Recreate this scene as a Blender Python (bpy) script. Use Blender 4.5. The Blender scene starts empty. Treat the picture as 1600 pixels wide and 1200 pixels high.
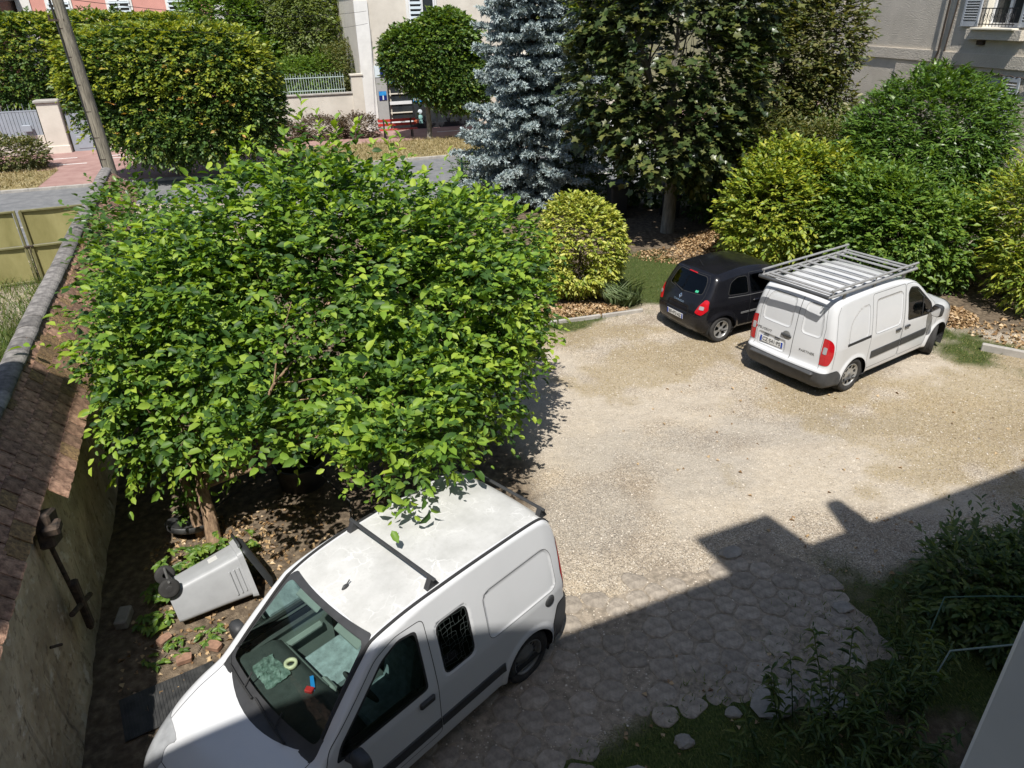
import bpy, bmesh, math, random
import numpy as np
from mathutils import Vector, Matrix
from mathutils.bvhtree import BVHTree

# ------------------------------------------------------------------ camera, sky, sun, exposure
SC = bpy.context.scene
C = SC.collection
R = math.radians
CAM_H = 6.194
cam_data = bpy.data.cameras.new('camera')
cam_data.sensor_width = 36.0
cam_data.lens = 36.0 * 1109.0 / 1600.0
cam_data.clip_start = 0.05
cam_data.clip_end = 3000.0
cam = bpy.data.objects.new('camera', cam_data)
cam.matrix_world = (Matrix.Translation((0, 0, CAM_H)) @ Matrix.Rotation(math.pi / 2 - 0.485, 4, 'X')
                    @ Matrix.Rotation(-0.023, 4, 'Z'))
C.objects.link(cam)
SC.camera = cam

SUN_EL = R(60.0)          # height of the sun
SUN_AZ = R(7.0)           # direction in which the light travels, from +Y towards +X
light_dir = Vector((math.sin(SUN_AZ) * math.cos(SUN_EL), math.cos(SUN_AZ) * math.cos(SUN_EL), -math.sin(SUN_EL)))
world = bpy.data.worlds.new('World')
SC.world = world
world.use_nodes = True
wn = world.node_tree.nodes
sky = wn.new('ShaderNodeTexSky')
sky.sky_type = 'NISHITA'
sky.sun_disc = False
sky.sun_elevation = SUN_EL
sky.sun_rotation = math.pi + SUN_AZ
sky.air_density = 1.0
sky.dust_density = 1.2
bg = wn['Background']
bg.inputs['Strength'].default_value = 0.09
world.node_tree.links.new(sky.outputs['Color'], bg.inputs['Color'])
sun_data = bpy.data.lights.new('sun', 'SUN')
sun_data.energy = 4.8
sun_data.angle = R(0.53)
sun_data.color = (1.0, 0.96, 0.90)
sun = bpy.data.objects.new('sun', sun_data)
sun.rotation_euler = light_dir.to_track_quat('-Z', 'Y').to_euler()
sun.location = (0, -20, 40)
C.objects.link(sun)
SC.view_settings.view_transform = 'Standard'
SC.view_settings.look = 'None'
SC.view_settings.exposure = 0.42
SC.view_settings.gamma = 1.0
SC.view_settings.use_curve_mapping = False
SC.render.engine = 'CYCLES'
SC.cycles.max_bounces = 8
SC.cycles.transparent_max_bounces = 12
SC.cycles.caustics_reflective = False
SC.cycles.caustics_refractive = False

# ------------------------------------------------------------------ helpers
rng = np.random.default_rng(11)
rnd = random.Random(5)

def tag(o, label=None, cat=None, group=None, kind=None):
    if label: o['label'] = label
    if cat: o['category'] = cat
    if group: o['group'] = group
    if kind: o['kind'] = kind
    return o

def empty(name, loc=(0, 0, 0), rz=0.0, label=None, cat=None, group=None, parent=None):
    o = bpy.data.objects.new(name, None)
    o.empty_display_size = 0.2
    C.objects.link(o)
    o.location = loc
    o.rotation_euler = (0, 0, rz)
    if parent: o.parent = parent
    return tag(o, label, cat, group)

def link(name, me, parent=None, mats=None):
    o = bpy.data.objects.new(name, me)
    C.objects.link(o)
    if parent is not None: o.parent = parent
    if mats is not None:
        me.materials.clear()
        for m in (mats if isinstance(mats, (list, tuple)) else [mats]): me.materials.append(m)
    return o

def np_mesh(name, V, F, smooth=False, mi=None):
    """V (n,3); F (m,k) array of equal-sized faces"""
    me = bpy.data.meshes.new(name)
    V = np.asarray(V, np.float32); F = np.asarray(F, np.int32)
    m, k = F.shape
    me.vertices.add(len(V)); me.vertices.foreach_set('co', V.ravel())
    me.loops.add(m * k); me.loops.foreach_set('vertex_index', F.ravel())
    me.polygons.add(m); me.polygons.foreach_set('loop_start', np.arange(0, m * k, k, dtype=np.int32))
    if smooth: me.polygons.foreach_set('use_smooth', np.ones(m, bool))
    if mi is not None: me.polygons.foreach_set('material_index', np.asarray(mi, np.int32))
    me.update(calc_edges=True)
    return me

class MB:
    """collects shapes; build() links them as one mesh object"""
    def __init__(s): s.v = []; s.f = []; s.sm = []; s.T = None
    def add(s, V, F, smooth=False):
        b = len(s.v)
        for p in V:
            p = Vector(p)
            if s.T is not None: p = s.T @ p
            s.v.append(p)
        for f in F: s.f.append([i + b for i in f]); s.sm.append(smooth)
        return s
    def box(s, c, d, rz=0.0, bev=0.0, rot=None):
        hx, hy, hz = d[0] / 2, d[1] / 2, d[2] / 2
        M = rot if rot is not None else Matrix.Rotation(rz, 3, 'Z')
        c = Vector(c)
        if bev <= 0:
            V = [c + M @ Vector((x * hx, y * hy, z * hz)) for z in (-1, 1) for y in (-1, 1) for x in (-1, 1)]
            return s.add(V, [(0, 2, 3, 1), (4, 5, 7, 6), (0, 1, 5, 4), (2, 6, 7, 3), (0, 4, 6, 2), (1, 3, 7, 5)])
        b = min(bev, hx * .95, hy * .95, hz * .95)
        V = []; idx = {}
        for sx in (-1, 1):
            for sy in (-1, 1):
                for sz in (-1, 1):
                    for a in range(3):
                        q = Vector((sx * (hx - (0 if a == 0 else b)), sy * (hy - (0 if a == 1 else b)), sz * (hz - (0 if a == 2 else b))))
                        idx[(sx, sy, sz, a)] = len(V); V.append(c + M @ q)
        F = []
        for a in range(3):
            o1, o2 = [(1, 2), (2, 0), (0, 1)][a]
            for sg in (-1, 1):
                q = []
                for (p1, p2) in ((-1, -1), (1, -1), (1, 1), (-1, 1)):
                    k = [0, 0, 0]; k[a] = sg; k[o1] = p1; k[o2] = p2
                    q.append(idx[(k[0], k[1], k[2], a)])
                F.append(q if sg > 0 else q[::-1])
        for a in range(3):
            o1, o2 = [(1, 2), (2, 0), (0, 1)][a]
            for p1 in (-1, 1):
                for p2 in (-1, 1):
                    k0 = [0, 0, 0]; k1 = [0, 0, 0]; k0[a] = -1; k1[a] = 1
                    for k in (k0, k1): k[o1] = p1; k[o2] = p2
                    q = [idx[(*k0, o1)], idx[(*k1, o1)], idx[(*k1, o2)], idx[(*k0, o2)]]
                    F.append(q if p1 * p2 < 0 else q[::-1])
        for sx in (-1, 1):
            for sy in (-1, 1):
                for sz in (-1, 1):
                    q = [idx[(sx, sy, sz, a)] for a in range(3)]
                    F.append(q if sx * sy * sz > 0 else q[::-1])
        return s.add(V, F)
    def tube(s, pts, rad, n=8, cap=True, smooth=True, flat=1.0):
        pts = [Vector(p) for p in pts]
        if not isinstance(rad, (list, tuple)): rad = [rad] * len(pts)
        V = []; ref = None
        for i, p in enumerate(pts):
            t = (pts[min(i + 1, len(pts) - 1)] - pts[max(i - 1, 0)])
            if t.length < 1e-9: t = Vector((0, 0, 1))
            t.normalize()
            if ref is None: ref = Vector((0, 0, 1)) if abs(t.z) < .9 else Vector((1, 0, 0))
            a = t.cross(ref)
            if a.length < 1e-4: a = t.cross(Vector((.3, .9, .1)))
            a.normalize(); b = a.cross(t).normalized(); ref = b
            for k in range(n):
                w = 2 * math.pi * k / n
                V.append(p + (a * math.cos(w) + b * math.sin(w) * flat) * rad[i])
        F = []
        for i in range(len(pts) - 1):
            for k in range(n):
                F.append((i * n + k, i * n + (k + 1) % n, (i + 1) * n + (k + 1) % n, (i + 1) * n + k))
        s.add(V, F, smooth)
        if cap:
            s.add(V[:n], [list(range(n))[::-1]]); s.add(V[-n:], [list(range(n))])
        return s
    def lathe(s, prof, n=24, M=None, smooth=True, close=False):
        """profile [(r, h)] about local Z"""
        M = M or Matrix.Identity(4)
        V = []
        for r, h in prof:
            for k in range(n):
                w = 2 * math.pi * k / n
                V.append(M @ Vector((r * math.cos(w), r * math.sin(w), h)))
        F = []; m = len(prof)
        for i in range(m if close else m - 1):
            for k in range(n):
                a, b = i * n, ((i + 1) % m) * n
                F.append((a + k, a + (k + 1) % n, b + (k + 1) % n, b + k))
        return s.add(V, F, smooth)
    def disc(s, r, n=24, M=None, h=0.0):
        M = M or Matrix.Identity(4)
        return s.add([M @ Vector((r * math.cos(2 * math.pi * k / n), r * math.sin(2 * math.pi * k / n), h)) for k in range(n)], [list(range(n))])
    def prism(s, poly, d, M=None):
        """2D polygon in local XY, extruded 0..d in local Z"""
        M = M or Matrix.Identity(4)
        n = len(poly)
        V = [M @ Vector((p[0], p[1], 0)) for p in poly] + [M @ Vector((p[0], p[1], d)) for p in poly]
        F = [list(range(n))[::-1], list(range(n, 2 * n))] + [(i, (i + 1) % n, n + (i + 1) % n, n + i) for i in range(n)]
        return s.add(V, F)
    def mesh(s, name):
        me = bpy.data.meshes.new(name)
        me.from_pydata([tuple(p) for p in s.v], [], s.f)
        me.polygons.foreach_set('use_smooth', np.array(s.sm, bool))
        me.update()
        return me
    def build(s, name, mat, parent=None):
        return link(name, s.mesh(name), parent, mat)

def copy_tree(o, parent=None):
    c = o.copy(); C.objects.link(c); c.parent = parent
    for ch in list(o.children): copy_tree(ch, c)
    return c

def unit(a): return a / (np.linalg.norm(a, axis=-1, keepdims=True) + 1e-9)
def sstep(a, b, x):
    t = np.clip((np.asarray(x, float) - a) / (b - a), 0, 1)
    return t * t * (3 - 2 * t)

def rpoly(pts, r=.03, n=4):
    """polygon with rounded corners"""
    out = []; N = len(pts)
    for i in range(N):
        p0, p1, p2 = Vector(pts[i - 1]), Vector(pts[i]), Vector(pts[(i + 1) % N])
        a = p0 - p1; b = p2 - p1
        rr = min(r, a.length * .45, b.length * .45)
        A = p1 + a.normalized() * rr; B = p1 + b.normalized() * rr
        for k in range(n + 1):
            t = k / n
            q = A * (1 - t) ** 2 + p1 * 2 * t * (1 - t) + B * t * t
            out.append((q.x, q.y))
    return out

def text_mesh(txt, size, M, ext=.002):
    cu = bpy.data.curves.new('lettering', 'FONT')
    cu.body = txt; cu.size = size; cu.extrude = ext; cu.align_x = 'CENTER'; cu.align_y = 'CENTER'; cu.resolution_u = 2
    to = bpy.data.objects.new('lettering_source', cu)
    C.objects.link(to)
    bpy.context.view_layer.update()
    me = bpy.data.meshes.new_from_object(to.evaluated_get(bpy.context.evaluated_depsgraph_get()))
    bpy.data.objects.remove(to)
    bpy.data.curves.remove(cu)
    me.name = 'lettering'
    me.transform(M)
    return me

# ------------------------------------------------------------------ materials
MATS = {}
def mat(name, col, rough=.6, metal=0.0, var=.12, scale=4.0, bump=0.0, bscale=60.0, spec=.5, c2=None, obj_var=0.0,
        coat=0.0, detail=6.0, stretch=None, streak=None):
    """principled with noise-driven colour, fine relief, optional per-object shade variation"""
    m = bpy.data.materials.new(name); m.use_nodes = True
    nt = m.node_tree; N = nt.nodes; L = nt.links
    p = N['Principled BSDF']
    p.inputs['Roughness'].default_value = rough
    p.inputs['Metallic'].default_value = metal
    p.inputs['Specular IOR Level'].default_value = spec
    p.inputs['Coat Weight'].default_value = coat
    p.inputs['Coat Roughness'].default_value = .06
    tc = N.new('ShaderNodeTexCoord')
    src = tc.outputs['Object']
    if stretch:
        mp = N.new('ShaderNodeMapping'); mp.inputs['Scale'].default_value = stretch
        L.new(src, mp.inputs['Vector']); src = mp.outputs['Vector']
    nz = N.new('ShaderNodeTexNoise'); nz.inputs['Scale'].default_value = scale; nz.inputs['Detail'].default_value = detail
    nz.inputs['Roughness'].default_value = .62
    L.new(src, nz.inputs['Vector'])
    ramp = N.new('ShaderNodeValToRGB')
    a = [c * (1 - var) for c in col[:3]]; b = list(c2[:3]) if c2 else [min(1, c * (1 + var)) for c in col[:3]]
    ramp.color_ramp.elements[0].position = .32; ramp.color_ramp.elements[1].position = .68
    ramp.color_ramp.elements[0].color = (*a, 1); ramp.color_ramp.elements[1].color = (*b, 1)
    L.new(nz.outputs['Fac'], ramp.inputs['Fac'])
    out = ramp.outputs['Color']
    if obj_var:
        oi = N.new('ShaderNodeObjectInfo'); gi = N.new('ShaderNodeNewGeometry'); ai = N.new('ShaderNodeMath'); ai.operation = 'ADD'; fi = N.new('ShaderNodeMath'); fi.operation = 'FRACT'
        L.new(oi.outputs['Random'], ai.inputs[0]); L.new(gi.outputs['Random Per Island'], ai.inputs[1]); L.new(ai.outputs[0], fi.inputs[0])
        mr = N.new('ShaderNodeMapRange'); mr.inputs['To Min'].default_value = 1 - obj_var; mr.inputs['To Max'].default_value = 1 + obj_var
        L.new(fi.outputs[0], mr.inputs['Value'])
        hs = N.new('ShaderNodeHueSaturation'); L.new(out, hs.inputs['Color']); L.new(mr.outputs['Result'], hs.inputs['Value'])
        out = hs.outputs['Color']
    L.new(out, p.inputs['Base Color'])
    if bump:
        n2 = N.new('ShaderNodeTexNoise'); n2.inputs['Scale'].default_value = bscale; n2.inputs['Detail'].default_value = 4
        L.new(src, n2.inputs['Vector'])
        bp = N.new('ShaderNodeBump'); bp.inputs['Strength'].default_value = bump; bp.inputs['Distance'].default_value = .02
        L.new(n2.outputs['Fac'], bp.inputs['Height']); L.new(bp.outputs['Normal'], p.inputs['Normal'])
    MATS[name] = m
    return m

def leaf_mat(name, cols, rough=.45, trans=.35, tcol=None, spec=.4):
    """leaf: colour picked per leaf, light shining through"""
    m = bpy.data.materials.new(name); m.use_nodes = True
    nt = m.node_tree; N = nt.nodes; L = nt.links
    p = N['Principled BSDF']; p.inputs['Roughness'].default_value = rough; p.inputs['Specular IOR Level'].default_value = spec
    ge = N.new('ShaderNodeNewGeometry'); oi = N.new('ShaderNodeObjectInfo')
    ad = N.new('ShaderNodeMath'); ad.operation = 'ADD'
    L.new(ge.outputs['Random Per Island'], ad.inputs[0]); L.new(oi.outputs['Random'], ad.inputs[1])
    fr = N.new('ShaderNodeMath'); fr.operation = 'FRACT'; L.new(ad.outputs[0], fr.inputs[0])
    ramp = N.new('ShaderNodeValToRGB')
    els = ramp.color_ramp.elements
    while len(els) < len(cols): els.new(.5)
    for i, c in enumerate(cols):
        els[i].position = i / max(1, len(cols) - 1); els[i].color = (*c, 1)
    L.new(fr.outputs[0], ramp.inputs['Fac'])
    L.new(ramp.outputs['Color'], p.inputs['Base Color'])
    tr = N.new('ShaderNodeBsdfTranslucent')
    mx = N.new('ShaderNodeMix'); mx.data_type = 'RGBA'; mx.blend_type = 'MULTIPLY'; mx.inputs['Factor'].default_value = 1
    L.new(ramp.outputs['Color'], mx.inputs[6]); mx.inputs[7].default_value = (*(tcol or (1.6, 1.5, .5)), 1)
    L.new(mx.outputs[2], tr.inputs['Color'])
    ms = N.new('ShaderNodeMixShader'); ms.inputs['Fac'].default_value = trans
    L.new(p.outputs['BSDF'], ms.inputs[1]); L.new(tr.outputs['BSDF'], ms.inputs[2])
    L.new(ms.outputs['Shader'], N['Material Output'].inputs['Surface'])
    MATS[name] = m
    return m

def glass_mat(name, tint=(.75, .9, .85), rough=.02, ior=1.5):
    m = bpy.data.materials.new(name); m.use_nodes = True
    nt = m.node_tree; N = nt.nodes; L = nt.links
    N.remove(N['Principled BSDF'])
    t = N.new('ShaderNodeBsdfTransparent'); t.inputs['Color'].default_value = (*tint, 1)
    g = N.new('ShaderNodeBsdfGlossy'); g.inputs['Roughness'].default_value = rough
    fr = N.new('ShaderNodeFresnel'); fr.inputs['IOR'].default_value = ior
    ms = N.new('ShaderNodeMixShader')
    L.new(fr.outputs[0], ms.inputs['Fac']); L.new(t.outputs[0], ms.inputs[1]); L.new(g.outputs[0], ms.inputs[2])
    L.new(ms.outputs[0], N['Material Output'].inputs['Surface'])
    MATS[name] = m
    return m

M_white = mat('white_paint', (.58, .59, .60), .28, var=.03, scale=1.5, coat=.5)
M_black_paint = mat('black_paint', (.008, .008, .010), .20, var=.25, scale=3, coat=.15, spec=.35)
M_plastic = mat('dark_plastic', (.035, .036, .038), .55, var=.2, scale=8, bump=.1, bscale=400)
M_grey_plastic = mat('faded_plastic', (.05, .052, .055), .6, var=.2, scale=6)
M_rubber = mat('tyre_rubber', (.028, .027, .026), .85, var=.35, scale=9, bump=.3, bscale=120)
M_seam = mat('seam_rubber', (.02, .02, .02), .8, var=.1)
M_hub = mat('silver_hubcap', (.42, .42, .41), .38, metal=.55, var=.12, scale=9)
M_steel = mat('steel_wheel', (.22, .22, .215), .5, metal=.5, var=.2, scale=9)
M_alu = mat('aluminium', (.34, .34, .335), .5, metal=.35, var=.15, scale=7)
M_chrome = mat('chrome', (.75, .75, .75), .12, metal=1, var=.03)
M_red = mat('red_lens', (.42, .006, .012), .14, var=.15, scale=30, coat=.5)
M_clear = mat('clear_lens', (.30, .31, .32), .08, var=.2, scale=7, coat=.6)
M_plate = mat('number_plate', (.62, .62, .60), .4, var=.05)
M_blue = mat('blue_print', (.01, .05, .32), .4, var=.1)
M_ink = mat('black_print', (.015, .015, .017), .5, var=.1)
M_glass = glass_mat('windscreen_glass', (.74, .83, .80))
M_glass_dark = glass_mat('tinted_glass', (.16, .19, .20))
M_glass_side = glass_mat('side_glass', (.5, .62, .60))
M_int_dark = mat('dashboard_plastic', (.045, .055, .052), .7, var=.2, scale=12, bump=.1, bscale=300)
M_int_grey = mat('trim_plastic', (.20, .24, .22), .7, var=.1)
M_seat = mat('seat_fabric', (.23, .29, .30), .9, var=.3, scale=14)
M_seat_dark = mat('dark_seat_fabric', (.05, .055, .06), .9, var=.3, scale=14)

# dirty roof of the near van: grime and pale run-off veins
def dirty_roof():
    m = mat('weathered_white_roof', (.44, .44, .42), .55, var=.16, scale=2.2, c2=(.54, .54, .525), detail=8)
    nt = m.node_tree; N = nt.nodes; L = nt.links; p = N['Principled BSDF']
    tc = N.new('ShaderNodeTexCoord')
    nz = N.new('ShaderNodeTexNoise'); nz.inputs['Scale'].default_value = 5; nz.inputs['Detail'].default_value = 5
    L.new(tc.outputs['Object'], nz.inputs['Vector'])
    mxv = N.new('ShaderNodeMix'); mxv.data_type = 'VECTOR'; mxv.inputs['Factor'].default_value = .22
    L.new(tc.outputs['Object'], mxv.inputs[4]); L.new(nz.outputs['Color'], mxv.inputs[5])
    vo = N.new('ShaderNodeTexVoronoi'); vo.feature = 'DISTANCE_TO_EDGE'; vo.inputs['Scale'].default_value = 9
    L.new(mxv.outputs[1], vo.inputs['Vector'])
    r1 = N.new('ShaderNodeValToRGB'); r1.color_ramp.elements[0].position = .0; r1.color_ramp.elements[1].position = .055
    r1.color_ramp.elements[0].color = (1, 1, 1, 1); r1.color_ramp.elements[1].color = (0, 0, 0, 1)
    L.new(vo.outputs['Distance'], r1.inputs['Fac'])
    n3 = N.new('ShaderNodeTexNoise'); n3.inputs['Scale'].default_value = 2.3
    L.new(tc.outputs['Object'], n3.inputs['Vector'])
    r3 = N.new('ShaderNodeValToRGB'); r3.color_ramp.elements[0].position = .46; r3.color_ramp.elements[1].position = .62
    L.new(n3.outputs['Fac'], r3.inputs['Fac'])
    mu = N.new('ShaderNodeMath'); mu.operation = 'MULTIPLY'; L.new(r1.outputs['Color'], mu.inputs[0]); L.new(r3.outputs['Color'], mu.inputs[1])
    n4 = N.new('ShaderNodeTexNoise'); n4.inputs['Scale'].default_value = 38; n4.inputs['Detail'].default_value = 3
    L.new(tc.outputs['Object'], n4.inputs['Vector'])
    r4 = N.new('ShaderNodeValToRGB'); r4.color_ramp.elements[0].position = .60; r4.color_ramp.elements[1].position = .74
    L.new(n4.outputs['Fac'], r4.inputs['Fac'])
    old = p.inputs['Base Color'].links[0].from_socket
    ma = N.new('ShaderNodeMix'); ma.data_type = 'RGBA'; L.new(mu.outputs[0], ma.inputs['Factor']); L.new(old, ma.inputs[6]); ma.inputs[7].default_value = (.66, .66, .645, 1)
    m4 = N.new('ShaderNodeMath'); m4.operation = 'MULTIPLY'; m4.inputs[1].default_value = .35; L.new(r4.outputs['Color'], m4.inputs[0])
    mb = N.new('ShaderNodeMix'); mb.data_type = 'RGBA'; L.new(m4.outputs[0], mb.inputs['Factor']); L.new(ma.outputs[2], mb.inputs[6]); mb.inputs[7].default_value = (.33, .33, .30, 1)
    L.new(mb.outputs[2], p.inputs['Base Color'])
    return m
M_roof_dirty = dirty_roof()
# ------------------------------------------------------------------ ground
def vnoise(x, y, seed=0):
    """smooth value noise in -1..1"""
    xi = np.floor(x).astype(int); yi = np.floor(y).astype(int); u = x - xi; v = y - yi
    u = u * u * (3 - 2 * u); v = v * v * (3 - 2 * v)
    def hsh(a, b):
        n = (a * 374761393 + b * 668265263 + seed * 1442695041) & 0x7fffffff
        n = ((n ^ (n >> 13)) * 1274126177) & 0x7fffffff
        return ((n ^ (n >> 16)) & 0xffff) / 32767.5 - 1
    return (hsh(xi, yi) * (1 - u) + hsh(xi + 1, yi) * u) * (1 - v) + (hsh(xi, yi + 1) * (1 - u) + hsh(xi + 1, yi + 1) * u) * v
def fnoise(x, y, seed=0, o=4):
    s = 0
    for k in range(o): s = s + vnoise(x * 2 ** k, y * 2 ** k, seed + k) / 2 ** k
    return s / 1.8

def blob(X, Y, x, y, rx, ry, rot=0, soft=.5):
    c, s = math.cos(math.radians(rot)), math.sin(math.radians(rot))
    a = ((X - x) * c + (Y - y) * s) / rx; b = (-(X - x) * s + (Y - y) * c) / ry
    d = np.sqrt(a * a + b * b)
    return sstep(1 + soft, 1 - soft, d)

def zone_values(X, Y):
    n1 = fnoise(X * .7, Y * .7, 3); n2 = fnoise(X * 2.2, Y * 2.2, 9)
    def mx(*L):
        o = L[0]
        for q in L[1:]: o = np.maximum(o, q)
        return o
    def rag(b, k=.55): return np.clip(sstep(.25, .75, b + k * n2 * (b > .01) * (b < .995) + .2 * n1 * (b > .01)), 0, 1)
    pale = mx(blob(X, Y, .9, 10.5, 1.6, 1.6, 20, .7), blob(X, Y, 4.1, 8.7, 2.4, .8, 18, .7), blob(X, Y, 8.2, 11.6, 1.1, .8, 0, .6), blob(X, Y, 6.0, 12.2, .5, 1.2, 30, .8) * .6, blob(X, Y, 2.4, 11.8, 1.6, .7, -30, .8) * .8)
    for rad_, wd_ in ((6.2, .22), (7.65, .24)):
        d_ = np.hypot(X - 6.4, Y - 15.6); pale = np.maximum(pale, sstep(wd_ * 2.2, wd_ * .3, np.abs(d_ - rad_ + .25 * n1)) * (X < 6.5) * (Y < 14.5) * .75)
    dark = mx(blob(X, Y, 2.2, 9.3, 1.6, .8, -15, .8), blob(X, Y, 4.6, 9.9, 2.0, .5, 5, .8), blob(X, Y, 1.1, 7.9, .9, 1.0, 0, .7) * .8)
    dry = mx(blob(X, Y, 3.2, 12.6, 2.4, .9, 25, .6), blob(X, Y, 8.0, 10.2, 3.2, 1.5, 18, .7), blob(X, Y, 10.5, 11.2, 2.2, 2.0, 0, .5), blob(X, Y, 5.6, 11.2, 1.4, .8, 30, .7), blob(X, Y, 1.6, 14.0, 1.8, .7, 10, .5) * .9)
    green = mx(blob(X, Y, 3.6, 17.4, 1.4, 2.1, -10, .35), blob(X, Y, 9.2, 13.0, 1.1, 1.0, 0, .9) * .6, blob(X, Y, 1.2, 14.6, 1.4, .5, 20, .6) * .8, blob(X, Y, 2.0, 3.6, 1.9, 1.35, 15, .35), blob(X, Y, 4.4, 5.6, 1.5, 1.1, 20, .5) * .9, blob(X, Y, 8.8, 9.6, .5, .35, 0, .7) * .7, blob(X, Y, -9.2, 14.5, 2.3, 7.5, -22, .3))
    soil = mx(sstep(-1.7, -2.6, X + .35 * (Y - 6)) * sstep(12.5, 10, Y), blob(X, Y, -2.2, 8.6, 2.6, 2.2, 0, .3), blob(X, Y, 1.9, 15.9, 1.6, .9, 10, .4), blob(X, Y, 5.8, 21.5, 5.5, 3.2, 0, .25), blob(X, Y, 10.5, 16.6, 4.0, 3.0, -20, .25), blob(X, Y, 0, 22.5, 6.5, 4.5, 0, .25), blob(X, Y, 3.8, 4.3, 3.2, 2.1, 20, .35), blob(X, Y, -4, 15, 4, 5.5, -20, .3))
    return dict(pale=rag(pale), dark=rag(dark), dry=rag(dry, .7), green=rag(green), soil=rag(soil, .35))

def yard_material():
    m = bpy.data.materials.new('gravel_yard'); m.use_nodes = True
    nt = m.node_tree; N = nt.nodes; L = nt.links; p = N['Principled BSDF']; p.inputs['Roughness'].default_value = .92; p.inputs['Specular IOR Level'].default_value = .2
    tc = N.new('ShaderNodeTexCoord'); O = tc.outputs['Object']
    def noise(sc, det=6, ro=.6):
        n = N.new('ShaderNodeTexNoise'); n.inputs['Scale'].default_value = sc; n.inputs['Detail'].default_value = det; n.inputs['Roughness'].default_value = ro
        L.new(O, n.inputs['Vector']); return n
    def ramp(src, stops):
        r = N.new('ShaderNodeValToRGB'); e = r.color_ramp.elements
        while len(e) < len(stops): e.new(.5)
        for i, (q, c) in enumerate(stops): e[i].position = q; e[i].color = (*c, 1)
        L.new(src, r.inputs['Fac']); return r.outputs['Color']
    def mixc(f, a, b, mode='MIX'):
        x = N.new('ShaderNodeMix'); x.data_type = 'RGBA'; x.blend_type = mode
        if isinstance(f, float): x.inputs[0].default_value = f
        else: L.new(f, x.inputs[0])
        L.new(a, x.inputs[6]); L.new(b, x.inputs[7]); return x.outputs[2]
    def att(n):
        a = N.new('ShaderNodeAttribute'); a.attribute_name = n; return a.outputs['Fac']
    vo = N.new('ShaderNodeTexVoronoi'); vo.inputs['Scale'].default_value = 76; L.new(O, vo.inputs['Vector'])
    v2 = N.new('ShaderNodeTexVoronoi'); v2.inputs['Scale'].default_value = 130; L.new(O, v2.inputs['Vector'])
    sep = N.new('ShaderNodeSeparateColor'); L.new(vo.outputs['Color'], sep.inputs[0])
    peb = ramp(sep.outputs[0], [(0, (.20, .175, .145)), (.3, (.365, .31, .24)), (.7, (.495, .42, .325)), (.93, (.59, .515, .41)), (1, (.75, .70, .61))])
    big = ramp(noise(.9, 7).outputs['Fac'], [(.3, (.80, .77, .74)), (.5, (1, 1, 1)), (.7, (1.12, 1.08, 1.0))])
    col = mixc(1.0, peb, big, 'MULTIPLY')
    dust = ramp(noise(7, 5).outputs['Fac'], [(.3, (.49, .425, .335)), (.7, (.62, .55, .45))])
    fm = N.new('ShaderNodeMath'); fm.operation = 'MULTIPLY'; fm.inputs[1].default_value = .62; L.new(att('pale'), fm.inputs[0])
    col = mixc(fm.outputs[0], col, dust)
    fd = N.new('ShaderNodeMath'); fd.operation = 'MULTIPLY'; fd.inputs[1].default_value = .30; L.new(att('dark'), fd.inputs[0])
    gre = ramp(sep.outputs[1], [(0, (.13, .125, .12)), (.6, (.30, .285, .26)), (1, (.50, .48, .44))])
    col = mixc(fd.outputs[0], col, gre)
    mp = N.new('ShaderNodeMapping'); mp.inputs['Scale'].default_value = (60, 22, 1); mp.inputs['Rotation'].default_value = (0, 0, .6); L.new(O, mp.inputs['Vector'])
    ns = N.new('ShaderNodeTexNoise'); ns.inputs['Scale'].default_value = 1.0; ns.inputs['Detail'].default_value = 5; L.new(mp.outputs['Vector'], ns.inputs['Vector'])
    dry = ramp(ns.outputs['Fac'], [(.28, (.15, .115, .055)), (.48, (.31, .235, .115)), (.66, (.46, .36, .20)), (.8, (.58, .48, .31))])
    fy = N.new('ShaderNodeMath'); fy.operation = 'MULTIPLY'; fy.inputs[1].default_value = .5; L.new(att('dry'), fy.inputs[0])
    col = mixc(fy.outputs[0], col, dry)
    so = ramp(noise(9, 8).outputs['Fac'], [(.3, (.07, .053, .038)), (.5, (.15, .115, .08)), (.72, (.29, .225, .155))])
    col = mixc(att('soil'), col, so)
    gr = ramp(ns.outputs['Fac'], [(.3, (.022, .035, .010)), (.5, (.06, .085, .02)), (.7, (.13, .14, .045))])
    col = mixc(att('green'), col, gr)
    L.new(col, p.inputs['Base Color'])
    hm = N.new('ShaderNodeMath'); hm.operation = 'ADD'; L.new(vo.outputs['Distance'], hm.inputs[0]); L.new(v2.outputs['Distance'], hm.inputs[1])
    bp = N.new('ShaderNodeBump'); bp.invert = True; bp.inputs['Strength'].default_value = .75; bp.inputs['Distance'].default_value = .014
    L.new(hm.outputs[0], bp.inputs['Height'])
    b2 = N.new('ShaderNodeBump'); b2.inputs['Strength'].default_value = .5; b2.inputs['Distance'].default_value = .06
    L.new(noise(5, 6).outputs['Fac'], b2.inputs['Height']); L.new(bp.outputs['Normal'], b2.inputs['Normal'])
    L.new(b2.outputs['Normal'], p.inputs['Normal'])
    return m

def yard_height(X, Y):
    return .018 * fnoise(X * .55, Y * .55, 21) + .006 * fnoise(X * 3, Y * 3, 33) + .012

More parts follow.
